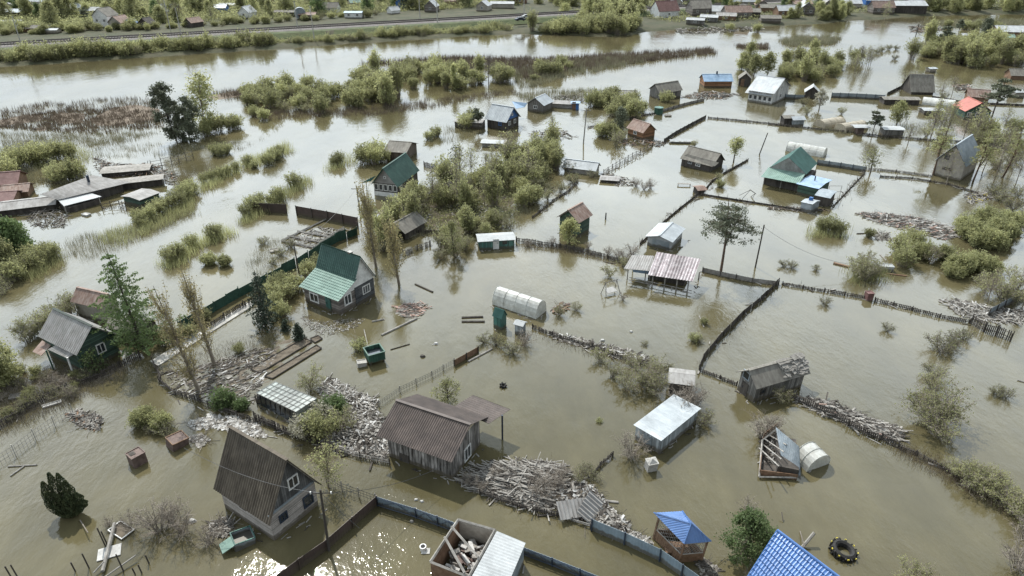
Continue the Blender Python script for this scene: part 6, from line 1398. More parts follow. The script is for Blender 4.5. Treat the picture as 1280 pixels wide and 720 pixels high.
# poles and planks bottom left
for i, (a, b_, z) in enumerate([((14,728),(12,708),1.3),((22,728),(17,706),1.4),((95,722),(91,703),1.3),((112,718),(105,692),1.6),((132,690),(122,660),1.8),((134,687),(127,664),1.5),((155,722),(148,693),1.7),((170,726),(167,710),1.0),((178,724),(174,706),1.2),((187,712),(181,694),1.2)]):
    p = P(a[0], a[1]-8); m = MB(); h = hsolve(p, b_[1]); m.bar((0,0,-.8), (-.1, 0, max(.5, h)), .05, 5); o = m.build('thin_post', 'wood_dark'); o.location = p; tag(o, 'thin dark post of the sunken trellis at the bottom left', 'post', 'thin posts of the sunken trellis')
for a, b_, r_, lb in (((128,714),(143,654),.13,'long pale plank lying across the sunken trellis'), ((130,722),(170,694),.06,'thin pale lath at the bottom left, lowest of the trellis'), ((117,716),(130,702),.06,'short pale lath left of the long plank')): stick('trellis_plank', lb, 'plank', a, b_, r_, 'wood_pale', .25, .4)
m = MB(); m.box((0,0,.05), (1.5,1.1,.08), R=Matrix.Rotation(.4,3,'Z')); o = m.build('white_sheet', 'cloth_white'); o.location = P(137,691); tag(o, 'white sheet floating under the long pale plank', 'sheet')
for a, b_, lb in (((100,650),(110,666),'thin branch beside the thuja, left of the white tub'), ((1000,664),(1006,684),'thin stick above the blue tile roof'),((979,652),(977,640),'thin twig above the blue tile roof, leftmost')): stick('branch', lb, 'branch', a, b_, .04, 'twig_dark', .05, .5)
stick('broken_stump', 'splintered pale log beside the blue tile roof', 'log', (1003,684), (1018,666), .12, 'wood_pale', .1, .9)
# corrugated scraps in the rubble
for px, py, rz, tl, lb in ((715,636,.3,(.5,.1),'grey corrugated sheet propped on the rubble heap, left of two'), (738,634,1.0,(.6,-.2),'grey corrugated sheet propped on the rubble heap, right of two')):
    m = MB(); n = 28
    for k in range(n): x0, x1 = -1.1+2.2*k/n, -1.1+2.2*(k+1)/n; z0, z1 = .05*sin(k*pi/2), .05*sin((k+1)*pi/2); m.poly([(x0,-.7,z0),(x1,-.7,z1),(x1,.7,z1),(x0,.7,z0)]); m.poly([(x0,-.7,z0-.02),(x0,.7,z0-.02),(x1,.7,z1-.02),(x1,-.7,z1-.02)])
    o = m.build('corrugated_sheet', 'asb_light', fix=False); o.location = P(px, py, .7); o.rotation_euler = (tl[0], tl[1], rz); tag(o, lb, 'roof sheet')
# sunken floor frame by the green mesh fence
r = empty('floor_frame', P(395,296)); tag(r, 'sunken wooden floor frame between the brown board fence and the green mesh fence', 'frame'); c0 = P(395,296)
for a, b_ in (((352,302),(408,275)),((352,302),(392,310)),((360,296),(402,304)),((372,290),(412,297)),((392,310),(430,285))): m = MB(); m.bar(P(*a)-c0+Vector((0,0,.15)), P(*b_)-c0+Vector((0,0,.15)), .14); m.build('beam', 'wood_pale', r)
# parked cars near the railway
def car(px, py, col, label, rz=.4):
    z = 3.2; r = empty('parked_car', P(px, py, z), rz); tag(r, label, 'car'); prof = [(-2.1,.35),(-2.1,.85),(-1.3,.95),(-.8,1.4),(.7,1.4),(1.3,.95),(2.1,.85),(2.1,.35)]
    m = MB(); b0 = len(m.v); n = len(prof)
    for y in (-.8, .8): m.v += [(x, y, q) for x, q in prof]
    for i in range(n): j = (i+1) % n; m.f.append((i, j, n+j, n+i)); m.m.append(0)
    m.f.append(tuple(range(n))); m.f.append(tuple(range(n, 2*n))); m.m += [0, 0]; m.build('body', col, r)
    m = MB(); m.box((0, 0, 1.15), (2.1, 1.63, .36)); m.build('windows', 'glass', r)
    for x in (-1.3, 1.3):
        for y in (-.75, .75): m = MB(); m.bar((x, y-.1, .32), (x, y+.1, .32), .32, 12); m.build('wheel', 'rubber', r)
car(650, 26, 'steel_dark', 'dark car parked beside the railway left of the thicket'); car(658, 22.5, 'zinc_white', 'silver car parked behind the dark car beside the railway')

# pale walkway between the mesh fence and its plank rail
m = MB(); a = [P(188,452), P(250,416), P(312,378)]; b_ = [P(198,458), P(256,421), P(318,382)]
for i in range(2): m.hexa([a[i]+Vector((0,0,-.3)), a[i+1]+Vector((0,0,-.3)), b_[i+1]+Vector((0,0,-.3)), b_[i]+Vector((0,0,-.3)), a[i]+Vector((0,0,.1)), a[i+1]+Vector((0,0,.1)), b_[i+1]+Vector((0,0,.1)), b_[i]+Vector((0,0,.1))])
tag(m.build('path', 'concrete'), kind='structure')

rng = random.Random(31)
LBL = {'zinc_white': 'small distant cottage with a pale roof among the garden trees beyond the railway', 'asb': 'small distant cottage with a dark grey roof among the garden trees beyond the railway', 'roof_rust': 'small distant cottage with a brown roof among the garden trees beyond the railway'}
for px, py in ((70,6),(100,3),(160,10),(185,3),(215,20),(255,5),(310,22),(335,4),(400,5),(415,16),(470,3),(540,14),(590,2),(605,13),(650,4),(20,14),(150,2),(290,2),(370,2),(520,1)):
    rf = rng.choice(list(LBL)); hut('distant_cottage', LBL[rf], 'cottage', px, py, rng.choice((-5, 5, 80, 75)), rng.uniform(6, 9), rng.uniform(5, 6.5), 2.4, rng.uniform(3.8, 5), rng.choice(('plaster', 'wood_brown', 'brown_clap', 'wallwhite')), rf, z=1.5, win=1, group='distant '+rf.replace('_', ' ')+' cottages')
LB2 = {'zinc_white': 'town house with a pale roof at the top right beyond the shore', 'asb_light': 'town house with a grey roof at the top right beyond the shore', 'roof_rust': 'town house with a brown roof at the top right beyond the shore'}
for px, py in ((845,8),(895,4),(950,12),(985,3),(1005,17),(1030,13),(1075,3),(1100,16),(1145,8),(1185,4),(1210,2),(855,2),(920,22),(980,20)):
    rf = rng.choice(list(LB2)); hut('town_house', LB2[rf], 'house', px, py, rng.choice((-8, 5, 80)), rng.uniform(8, 12), rng.uniform(5, 7), 2.6, rng.uniform(4, 5.4), rng.choice(('plaster', 'wood_brown', 'brown_clap')), rf, z=1.2, win=2, group='town houses with '+rf.replace('_', ' '))

for i, pl_ in enumerate(([(-5,150),(30,143),(58,144),(55,151),(20,156),(-5,158)], [(58,148),(75,140),(110,141),(106,154),(75,156)], [(108,150),(140,134),(172,130),(202,136),(200,149),(150,158),(118,158)], [(40,160),(60,157),(62,163),(44,165)], [(250,121),(300,112),(330,112),(320,118),(270,126)])):
    mound('mud_flat', None, pl_, .05, 'reed_brown', seed=50+i, z=-.02)

# ---------------------------------------------------------------- trees one can tell apart
lp = lambda R: (lambda t: R*max(.1, (1-t)**.75*(.35+1.3*min(1, t*4+.2))*.75))
put_tree(fir(11, 11.5, 4.3, rows=15, per=7, leaf=.17, droop=-.14, dens=24, irregular=.26, lf='leaf_gr'), 'larch', 'tall fresh green larch with layered branches behind the green cottage', 'tree', 180, 437, 'bark', 'leaf_gr', elong=2.2, tilt=(0, -.06))
put_tree(poplar(12, 11.5, R=1.55, stems=24, lps=120, leaf=.13), 'poplar', 'tall tan budding poplar leaning left over the littered plot', 'tree', 248, 488, 'bark_pale', 'leaf_tan', tilt=(0, -.13))
put_tree(poplar(13, 11.0, R=1.3, stems=24, lps=110, leaf=.13), 'poplar', 'second tan poplar standing right behind the leaning one', 'tree', 268, 455, 'bark_pale', 'leaf_tan', tilt=(0, -.08))
put_tree(poplar(14, 12.0, R=1.5, stems=24, lps=120, leaf=.15), 'poplar', 'tallest of the slim poplars beside the green mesh fence, left of its twin', 'tree', 470, 334, 'bark_pale', 'leaf_tan', tilt=(0, -.05))
put_tree(poplar(15, 9.0, R=1.4, stems=22, lps=110, leaf=.15), 'poplar', 'slim budding poplar in the water right of the green roofed house', 'tree', 499, 356, 'bark_pale', 'leaf_tan', tilt=(0, -.06))
put_tree(pine(16, 10.5, clumps=64, lpc=100, bare=.36, leaf=.15, spread=.47), 'big_pine', 'big spreading pine with bare forked trunk standing in the water', 'tree', 900, 344, 'bark_pine', 'leaf_pine', elong=1.8)
put_tree(fir(17, 7.0, 2.0, rows=15, per=7, leaf=.16, dens=24, irregular=.3), 'spruce', 'dark spruce left of the green roofed house', 'tree', 332, 408, 'bark', 'leaf_spruce', elong=2)
put_tree(fir(18, 2.1, .75, rows=9, per=8, leaf=.13, dens=40), 'young_spruce', 'tiny dark spruce beside the garden beds', 'tree', 374, 424, 'bark', 'leaf_spruce', elong=2)
put_tree(fir(19, 1.5, .6, rows=7, per=8, leaf=.12, dens=30), 'young_spruce', 'very small spruce left of the tiny dark spruce', 'tree', 357, 413, 'bark', 'leaf_spruce', elong=2)
put_tree(crown_tree(20, 4.4, rounded(1.75), 90, 62, .13, .36, trunk_r=.1, bare=.08, lf='leaf_gr', surf=.7), 'broadleaf_tree', 'round fresh green tree beside the blue gazebo', 'tree', 931, 704, 'bark', 'leaf_gr')
# thuja of several flame-shaped tops
V = Veg(21); g = V.r; V.tube([(0,0,-.8),(0,0,.6),(0,0,2)], .12, .04, 5)
for i, (x, y, h, r) in enumerate([(-1.05,.15,3.2,.42),(-.45,.35,3.9,.40),(.08,.45,3.7,.40),(.5,.25,3.1,.42),(-.6,-.35,2.7,.46),(0,-.45,2.6,.46),(.6,-.25,2.3,.46),(1.0,.15,2.0,.42),(1.35,0,1.5,.36)]):
    V.tube([(x*.3,y*.3,-.2),(x*.8,y*.8,h*.5),(x,y,h*.9)], .05, .01, 3)
    n = 2600; t = g.uniform(0, 1, n); th = g.uniform(0, 2*pi, n); rr = r*np.sin(pi*np.clip(t*.82+.16, 0, 1))**.75*(1-.25*g.uniform(0, 1, n)**3)*(1+.16*np.sin(th*5+t*14))
    k = .35+.65*np.minimum(1, t*1.6); V.leaves(np.stack([x*k+rr*np.cos(th), y*k+rr*np.sin(th), .05+t*h], 1), .075)
put_tree(V, 'thuja', 'dense dark thuja with several pointed tops at the lower left', 'tree', 88, 643, 'bark', 'leaf_thuja', up=1.2, crown='foliage', tilt=(0, -.05))
# conifer group upper left
put_tree(crown_tree(22, 11.5, rounded(3.0), 75, 110, .26, .75, bare=.03, gap=0, flat=.7), 'dark_pine', 'tall dark pine in the clump at the upper left, left of two', 'tree', 222, 177, 'bark', 'leaf_pine')
put_tree(crown_tree(23, 8.5, rounded(2.8), 60, 110, .26, .75, bare=.03, flat=.7), 'dark_pine', 'dark pine in the clump at the upper left, right of two', 'tree', 238, 176, 'bark', 'leaf_pine')
put_tree(crown_tree(24, 12, rounded(3.4), 90, 34, .3, .9, bare=.15, lf='leaf_ol', twigs=3), 'pale_birch', 'thin pale olive tree behind the dark pine clump', 'tree', 258, 166, 'bark_pale', 'leaf_ol')
put_tree(crown_tree(25, 8.5, rounded(2.2), 60, 0, .3, .8, bare=.2, twigs=6), 'bare_tree', 'bare dark tree standing out of the green island thicket', 'tree', 611, 110, 'twig_dark', 'leaf_ol')
put_tree(crown_tree(251, 6.5, rounded(.9), 50, 30, .28, .5, bare=.05), 'slim_tree', 'slim green tree left of the bare tree on the thicket island', 'tree', 569, 112, 'bark', 'leaf_yg')
put_tree(pine(26, 5.5, clumps=22, lpc=90, leaf=.26, bare=.3), 'small_pine', 'small dark pine left of the blue gabled log house', 'tree', 598, 162, 'bark', 'leaf_pine')
put_tree(crown_tree(27, 5.5, rounded(1.2), 50, 12, .2, .5, bare=.15, twigs=4), 'bare_spruce', 'thin grey tree right of the white veranda house', 'tree', 568, 219, 'twig_dark', 'leaf_pine')
put_tree(pine(28, 9, clumps=34, lpc=110, leaf=.36, bare=.25), 'dark_pine', 'large dark pine at the upper right above the willow thicket', 'tree', 1178, 64, 'bark', 'leaf_pine')
put_tree(pine(281, 6.5, clumps=26, lpc=90, leaf=.34, bare=.3), 'dark_pine', 'smaller dark pine right of the large one at the upper right', 'tree', 1198, 44, 'bark', 'leaf_pine')
put_tree(crown_tree(29, 7, rounded(2.1), 60, 60, .32, .8, bare=.1), 'dark_conifer', 'dark rounded conifer left of the light green roofed cabin', 'tree', 1230, 48, 'bark', 'leaf_pine')
put_tree(pine(30, 9.5, clumps=40, lpc=110, leaf=.3, bare=.35), 'dark_pine', 'tall dark pine rising right of the red roofed house', 'tree', 1240, 146, 'bark', 'leaf_pine')
put_tree(pine(31, 5.5, clumps=26, lpc=100, leaf=.26, bare=.15), 'dark_pine', 'bushy dark pine left of the white roofed cabin', 'tree', 1090, 168, 'bark', 'leaf_pine')
put_tree(pine(32, 9.5, clumps=46, lpc=26, leaf=.2, bare=.35), 'thin_pine', 'thin brownish pine in front of the grey gabled house, leftmost', 'tree', 1166, 219, 'bark_pine', 'leaf_ol')
put_tree(pine(33, 9, clumps=42, lpc=24, leaf=.22, bare=.45), 'thin_pine', 'thin brownish pine right of the grey gabled house', 'tree', 1216, 226, 'bark_pine', 'leaf_ol')
put_tree(pine(34, 9.5, clumps=42, lpc=24, leaf=.22, bare=.45), 'thin_pine', 'thin brownish pine near the right edge, rightmost of its row', 'tree', 1252, 222, 'bark_pine', 'leaf_ol')
put_tree(crown_tree(35, 4.6, rounded(2.0), 60, 10, .18, .6, bare=.25, twigs=4), 'spreading_tree', 'small spreading bare tree at the end of the grey panel fence', 'tree', 1088, 216, 'twig_dark', 'leaf_ol')
put_tree(crown_tree(36, 5.0, rounded(1.8), 70, 36, .2, .6, bare=.15), 'yellow_tree', 'yellow green tree between the long shed and the bushy pine', 'tree', 1121, 156, 'bark', 'leaf_yg')
put_tree(crown_tree(37, 4.4, rounded(1.7), 50, 26, .18, .6, bare=.35), 'spreading_tree', 'spreading budding tree beside the dark tilting cottage', 'tree', 917, 203, 'bark', 'leaf_ol')
put_tree(crown_tree(38, 4.2, rounded(1.5), 60, 14, .13, .45, bare=.2, twigs=4, trunk_r=.07), 'young_tree', 'thin budding tree behind the gable of the brick house', 'tree', 410, 610, 'bark_pale', 'leaf_ol')
put_tree(crown_tree(39, 2.6, rounded(1.3), 50, 20, .12, .4, bare=.1, twigs=4, trunk_r=.06), 'young_tree', 'small budding tree behind the ridge of the plank house', 'tree', 560, 505, 'bark', 'leaf_ol')
put_tree(crown_tree(40, 5.2, rounded(1.1), 50, 22, .15, .4, bare=.1, twigs=3, trunk_r=.07), 'young_tree', 'slim budding tree left of the teal cabin', 'tree', 569, 322, 'bark', 'leaf_ol')
put_tree(crown_tree(41, 3.6, rounded(1.3), 44, 60, .15, .5, bare=.1), 'golden_willow', 'golden green bushy tree against the tall green shed', 'tree', 712, 305, 'bark', 'leaf_yg')
put_tree(crown_tree(42, 4.6, rounded(2.1), 100, 130, .22, .6, bare=.02), 'dark_bush_tree', 'dense dark green tree at the left edge below the sheds', 'tree', 22, 318, 'bark', 'leaf_gr')
put_tree(crown_tree(43, 4.2, rounded(1.7), 80, 110, .2, .6, bare=.02), 'dark_bush_tree', 'dark green tree at the left edge, in front of the dense one', 'tree', 5, 340, 'bark', 'leaf_ol')
put_tree(crown_tree(44, 4.6, rounded(1.8), 80, 80, .18, .6, bare=.02), 'edge_tree', 'leafy tree at the left edge left of the green cottage', 'tree', 4, 480, 'bark', 'leaf_ol')
put_tree(crown_tree(45, 2.6, rounded(1.1), 40, 20, .15, .4, bare=.1, twigs=3), 'young_tree', 'thin green tree in front of the green cottage wall', 'tree', 122, 466, 'bark', 'leaf_gr')
put_tree(crown_tree(46, 6, rounded(.9), 60, 0, .2, .5, bare=.1, twigs=5), 'bare_tree', 'bare slim tree at the tall poplars beside the utility pole', 'tree', 461, 300, 'twig', 'leaf_ol')
put_tree(crown_tree(47, 4.5, rounded(1.2), 50, 6, .16, .5, bare=.2, twigs=4), 'bare_tree', 'bare tree among dark heaps upstream', 'tree', 691, 172, 'twig', 'leaf_ol')
put_tree(crown_tree(48, 4.5, rounded(1.5), 50, 24, .2, .5, bare=.2), 'blossom_tree', 'pale blossoming tree beside the bath house', 'tree', 1024, 137, 'twig', 'leaf_white')
put_tree(crown_tree(49, 3.8, rounded(1.3), 50, 70, .2, .5, bare=.05), 'dark_bush_tree', 'small dark green tree left of the brick cabin', 'tree', 775, 158, 'bark', 'leaf_pine')
for px, py, H, lb in ((941,98,6,'olive tree above the blue roofed brown house, left'), (958,96,6.5,'olive tree behind the white house')): put_tree(crown_tree(50+px, H, rounded(2.2), 50, 40, .3, .8, bare=.3), 'olive_tree', lb, 'tree', px, py, 'bark', 'leaf_ol')
for px, py, H, lb in ((1176,122,4.6,'bare pale tree right of the mossy roofed cottage'), (1128,108,4,'bare tree left of the mossy roofed cottage'), (1144,90,3.6,'thin bare tree behind the mossy roofed cottage'), (1277,385,4.5,'pale birch sapling at the right edge'), (1236,378,4.2,'pale leaning sapling above the kinked fence'), (1253,183,4.5,'thin tree right of the red roofed house'), (1228,175,4.5,'bushy thin tree below the red roofed house'),
                      (1262,200,6,'bare tree near the right edge'), (1164,330,2.5,'bare sapling')): 
    put_tree(crown_tree(60+px, H, rounded(1.3), 50, 4, .15, .5, bare=.15, twigs=4, trunk_r=.07), 'sapling', lb if lb != 'bare sapling' else 'bare sapling in the leafy bushes at the right', 'tree', px, py, 'bark_pale', 'leaf_ol')

# ---------------------------------------------------------------- bushes, each a plant of its own
def row(label, group, items, key):
    for px, py, s in items: plant(key, px, py, s, label, group)
plant('green', 419, 517, 1.15, 'round bright green bush beside the glass greenhouse')
plant('green', 281, 508, 1.1, 'small fresh green bush in the littered garden plot'); plant('green', 302, 512, .7, 'lower green sprout right of the fresh green bush'); plant('blossom', 380, 545, 1.0, 'white blossoming bush below the glass greenhouse, left'); plant('blossom', 400, 528, 1.0, 'white blossoming bush right of the glass greenhouse')
plant('olive', 402, 545, 1.0, 'olive bush under the bright green round bush'); plant('sparse', 430, 535, .9, 'thin dark bush beside the slab heap')
plant('sparse', 388, 487, 1.1, 'tall thin bush between the garden beds and the greenhouse'); plant('reedy', 449, 438, .9, 'stiff dark stalk clump near the green tank')
plant('round', 180, 529, .75, 'round olive yellow bush in front of the lane, left of two'); plant('round', 202, 533, .65, 'round olive yellow bush in front of the lane, right of two')
plant('bare', 199, 664, 1.3, 'pale bare bush in open water, left of two big ones'); plant('bare', 228, 665, 1.15, 'pale bare bush in open water, right of two big ones'); plant('bare', 262, 680, .75, 'small bare bush against the brick house porch'); plant('bare', 215, 650, .9, 'bare bush between the two big pale ones')
plant('bare', 165, 662, .55, 'slim bare shrub right of the white tub', sz=1.6); plant('bare', 137, 657, .4, 'little tan twig clump above the white tub')
plant('bare', 788, 572, 1.2, 'grey bare bush at the left corner of the metal shed'); plant('bare', 853, 512, 1.3, 'grey bare bush wrapped round the collapsed shed'); plant('bare', 868, 505, 1.0, 'grey bare bush right of the collapsed shed'); plant('baredark', 878, 530, .9, 'dark brush right of the metal shed')
for px, py, s in ((750,450,.7),(765,472,.8),(785,488,.9),(803,480,1.2),(818,492,1.0),(790,458,.7),(822,468,.9)): plant('sparse', px, py, s, 'thin budding bush in the clump left of the collapsed shed', 'budding bushes left of the collapsed shed')
plant('bare', 953, 545, 1.15, 'bare fan shaped bush between shingle cottage and overturned hut'); plant('bare', 965, 540, .8, 'small bare bush right of the fan shaped one'); plant('sparse', 976, 502, .7, 'small green brush at the foot of the shingle cottage')
plant('baredark', 1173, 440, 1.2, 'dark bare bush in open water at the right, upper'); plant('baredark', 1186, 432, 1.0, 'dark bare bush behind the upper one at the right'); plant('baredark', 1205, 425, .8, 'thin dark brush towards the kinked fence')
plant('sparse', 1160, 530, 1.6, 'large thin olive bush at the right, left half of the clump'); plant('sparse', 1178, 525, 1.5, 'large thin olive bush at the right, right half of the clump'); plant('sparse', 1168, 490, 1.1, 'thin bush above the large olive clump at the right'); plant('sparse', 1170, 545, 1.3, 'lowest thin bush of the olive clump at the right'); plant('baredark', 1166, 470, .9, 'bare brush between the two clumps at the right')
plant('baredark', 1256, 497, .7, 'flat dark brush in open water near the right edge, left'); plant('baredark', 1243, 492, .55, 'small dark brush left of the flat one near the right edge')
plant('baredark', 1030, 380, .6, 'small dark bush under the long picket fence'); plant('baredark', 1108, 414, .6, 'dark sprig alone in open water at the right'); plant('baredark', 875, 428, .45, 'tiny dark sprig left of the plank fence'); plant('baredark', 805, 431, .35, 'tiny sprig in open water right of the swing', sz=.8)
plant('reedy', 868, 427, .7, 'dark stump like sprig left of the plank fence'); plant('reedy', 880, 405, .5, 'faint sprig near the plank fence'); plant('reedy', 749, 527, .35, 'tiny sprig in the central basin', sz=.6)
for px, py, s in ((1010,580,.5),(1224,640,.35),(1190,598,.5)): pass
for px, py, s in ((1190,592,.7),(1205,600,.85),(1218,610,1.0),(1232,614,1.0),(1245,622,1.0),(1258,632,.9),(1272,640,.9),(1225,600,.9),(1240,605,.8),(1283,655,1.0)): plant('golden', px, py, s, 'yellow budding bush along the fallen fence at the lower right', 'yellow bushes along the fallen fence')
plant('golden', 1138, 730, .9, 'yellow green bush tips at the bottom edge, left'); plant('golden', 1160, 738, .9, 'yellow green bush tips at the bottom edge, right'); plant('bare', 1272, 712, 1.3, 'grey bare bush in the bottom right corner'); plant('bare', 1279, 672, .8, 'grey bare bush at the right edge above the corner')
plant('green', 956, 677, .9, 'green bush peeping over the blue tile roof')
plant('bare', 935, 640, .6, 'bare twigs above the round fresh green tree')
# right: leafy bushes below the board raft
for px, py, s, k in ((1125,318,1.0,'olive'),(1140,310,1.1,'olive'),(1155,322,1.0,'round'),(1128,332,.95,'olive')): plant(k, px, py, s, 'olive bush in the row below the board raft, left end', 'olive bushes below the board raft')
for px, py, s in ((1180,325,1.0),(1200,340,1.25),(1218,336,1.2),(1190,345,.9),(1238,340,.9)): plant('round', px, py, s*.95, 'round leafy bush in the row below the board raft', 'round leafy bushes below the board raft')
for px, py, s in ((1215,300,1.3),(1232,285,1.5),(1250,300,1.5),(1225,308,1.3),(1262,288,1.3),(1205,290,1.1),(1240,310,1.2)): plant('round', px, py, s, 'large dark olive bush of the big clump at the right', 'large dark olive bushes at the right')
for px, py, s in ((1250,250,1.3),(1265,262,1.4),(1272,245,1.2),(1240,240,1.0),(1278,280,1.3)): plant('baredark', px, py, s, 'bare brown bush behind the large olive clump', 'bare brown bushes at the right edge')
for px, py, s in ((1230,365,1.2),(1250,372,1.3),(1270,360,1.3),(1262,378,1.0)): plant('sparse', px, py, s, 'sparse olive bush at the right edge above the broken boards', 'sparse olive bushes at the right edge')
for px, py, s in ((1035,290,1.2),(1045,292,1.0),(1026,288,.9)): plant('reedbush', px, py, s, 'stiff olive bush right of the small grey box sheds', 'stiff olive bush clump')
plant('reedy', 1086, 296, .9, 'small brown sprig above the leafy bush row')
for px, py, s in ((1070,345,1.2),(1080,350,1.2),(1092,345,.9),(1078,335,1.1)): plant('sparse', px, py, s, 'tan green brush caught with the white tank', 'brush round the white tank')
for px, py, s in ((980,333,.6),(990,335,.6),(1020,338,.5)): plant('baredark', px, py, s, 'tiny bare brush in open water right of the wooden pole', 'tiny bare brush right of the wooden pole')
plant('sparse', 899, 224, .5, 'small brush on the thin dark fence', None); plant('reedy', 900, 233, .9, 'brown sprig on the thin dark fence')
# middle
for px, py, s in ((805,237,.7),(795,233,.8),(813,235,.8)): plant('bare', px, py, s, 'pale reedy bush right of the tiny low box', 'pale reedy bushes in mid water')
plant('baredark', 715, 228, 1.1, 'dark tangled bush left of the pale roofed sunken shed'); plant('baredark', 712, 215, 1.2, 'dark tangled bush behind the sunken shed'); plant('sparse', 700, 240, .8, 'olive brush on the curved fence line'); plant('sparse', 685, 250, .8, 'round grey brush left of the curved fence line'); plant('baredark', 740, 222, .9, 'dark brush under the pale roofed shed')
for px, py, s in ((772,322,.7),(781,326,.7),(790,318,.8),(660,308,.5),(760,318,.6),(690,306,.6),(735,310,.5)): plant('bare', px, py, s, 'grey twiggy bush on the picket row above the basin', 'twiggy bushes on the picket row')
plant('sparse', 778, 333, .6, 'green brush left of the tile shelter, upper'); plant('sparse', 762, 345, .7, 'green brush left of the swing frame')
plant('sparse', 700, 394, .6, 'green tuft beside the rubble right of the polytunnel'); plant('sparse', 720, 388, .5, 'small green tuft right of the polytunnel'); plant('bare', 778, 375, .5, 'faint twig bush below the swing frame'); debris('rusty brown heap floating right of the polytunnel', [(688,388),(700,378),(712,380),(708,390),(695,393)], 26, .5, (.4,1.4), (.2,.5), ('rust','wood_brown','wood_pale'), (3,3,1), 41, flat=.3)
plant('baredark', 640, 440, .9, 'dark bare bush below the blue toilet hut'); plant('bare', 655, 432, .8, 'grey bare bush right of the blue toilet hut'); plant('baredark', 606, 428, .7, 'bare bush at the end of the brown plank panel'); plant('baredark', 620, 432, .8, 'dark bush below the green toilet hut')
# thicket round the middle
T3 = 'yellow green willow in the long thicket from the veranda house to the upper middle'
thicket([(505,262),(540,240),(580,225),(625,205),(655,195),(690,190),(680,215),(650,240),(640,262),(590,262),(540,282),(515,285)], 64, ['willow','tall','tall','sparse','thin','olive'], .8, 1.35, T3, 'willows of the middle thicket', 1)
thicket([(540,285),(560,275),(640,282),(640,292),(560,300)], 14, ['olive','sparse','tall'], .6, .9, 'olive bush above the teal cabin', 'bushes above the teal cabin', 2)
thicket([(540,300),(580,300),(590,318),(550,325)], 9, ['baredark','sparse'], .7, 1.0, 'bare dark brush left of the teal cabin', 'bare brush left of the teal cabin', 3)
thicket([(460,290),(500,270),(510,300),(480,325)], 10, ['tall','sparse','olive'], .8, 1.15, 'tangled bush around the slim poplars', 'bushes round the poplars', 4)
thicket([(660,225),(690,235),(670,262),(645,262)], 9, ['sparse','olive','baredark'], .7, 1.1, 'grey green bush at the right end of the middle thicket', 'bushes at the right end of the thicket', 5)
thicket([(645,200),(700,185),(700,215),(660,225)], 12, ['olive','tall'], .8, 1.1, 'tall olive bush left of the pale roofed sunken shed', 'olive bushes left of the sunken shed', 6)
thicket([(735,130),(780,118),(810,135),(800,150),(760,150)], 20, ['willow','olive'], .9, 1.3, 'yellow green willow in the round thicket above the brick cabin', 'willows above the brick cabin', 7)
thicket([(745,165),(790,172),(800,185),(760,182)], 8, ['olive','baredark','sparse'], .8, 1.15, 'dark olive bush left of the brick cabin', 'bushes left of the brick cabin', 8)
plant('olive', 833, 127, 1.0, 'pale bush in front of the tilted grey barn'); plant('sparse', 868, 183, .6, 'faint brush above the tilting cottage')
for px, py, s in ((455,203,1.4),(467,205,1.5),(480,203,1.0),(470,198,1.4)): plant('willow', px, py, s*.9, 'willow bush left of the old brown shed', 'willows left of the old brown shed')
for px, py, s in ((545,170,1.1),(537,174,.9)): plant('reedy', px, py, s*1.3, 'reed clump left of the long low shed', 'reed clumps left of the low shed')
for px, py, s in ((585,160,1.3),(590,152,1.1)): plant('olive', px, py, s, 'olive bush behind the long low shed', 'olive bushes behind the low shed')
# reeds clumps in the left flood
for px, py, s, k in ((424,205,1.1,'reedbush'),(418,207,.8,'reedbush'),(368,233,1.2,'reedbush'),(340,255,1.1,'reedy'),(348,250,1.1,'reedbush'),(328,262,1.0,'reedy'),(325,255,.9,'reedbush'),(308,270,1.0,'reedbush'),(316,263,1.1,'reedbush'),
                    (345,200,1.1,'reedbush'),(335,206,1.1,'reedbush'),(350,195,1.0,'reedbush'),(318,210,.9,'reedy'),(270,193,1.1,'reedbush'),(283,192,1.0,'reedbush'),(276,195,.9,'reedbush')): plant(k, px, py, s, 'green reed bush standing alone in the left flood channel', 'reed bushes in the left channel')
for px, py, s, k in ((215,327,1.1,'reedbush'),(225,322,1.0,'reedbush'),(240,308,.9,'reedbush'),(268,299,1.05,'reedbush'),(272,295,.8,'reedbush')): plant(k, px, py, s, 'olive reed bush of the row right of the larch top', 'reed bushes above the larch')
plant('round', 262, 330, .7, 'flat dark green bush in open water, left part'); plant('round', 280, 332, .65, 'flat dark green bush in open water, right part')
for px, py, s in ((178,282,.9),(188,275,1.0),(198,268,1.1),(210,262,1.1),(220,256,1.2),(232,248,1.2),(240,240,1.1),(172,274,.8)): plant('olive', px, py, s*.8, 'willow in the strip right of the left sheds', 'willows right of the left sheds')
for px, py, s in ((255,228,.8),(265,225,.9),(275,222,.9),(285,218,.8),(295,213,.8),(310,206,.9)): plant('reedbush', px, py, s, 'sparse reed willow leading away from the left sheds', 'sparse willows beyond the left sheds')
for px, py, s in ((15,215,1.3),(28,210,1.5),(42,205,1.4),(55,203,1.3),(70,198,1.2),(85,196,1.1),(8,222,1.3),(0,214,1.3)): plant('willow', px, py, s, 'yellow willow in the clump above the maroon sheds', 'willows above the maroon sheds')
for px, py, s in ((75,228,1.1),(85,224,1.2),(98,222,1.1),(70,222,1.0)): plant('willow', px, py, s, 'golden willow behind the long grey barn', 'golden willows behind the long barn')
for px, py, s in ((30,340,1.2),(45,335,1.1),(58,328,1.0),(68,322,1.0),(20,350,1.2),(40,325,1.1),(60,318,.9)): plant('olive', px, py, s*.8, 'pale olive bush at the foot of the dark trees at the left edge', 'bushes below the dark trees at left')
thicket([(0,345),(25,350),(10,370),(0,372)], 4, ['baredark'], .8, 1.1, 'bare dark brush at the left edge', 'bare brush at the left edge', 81)
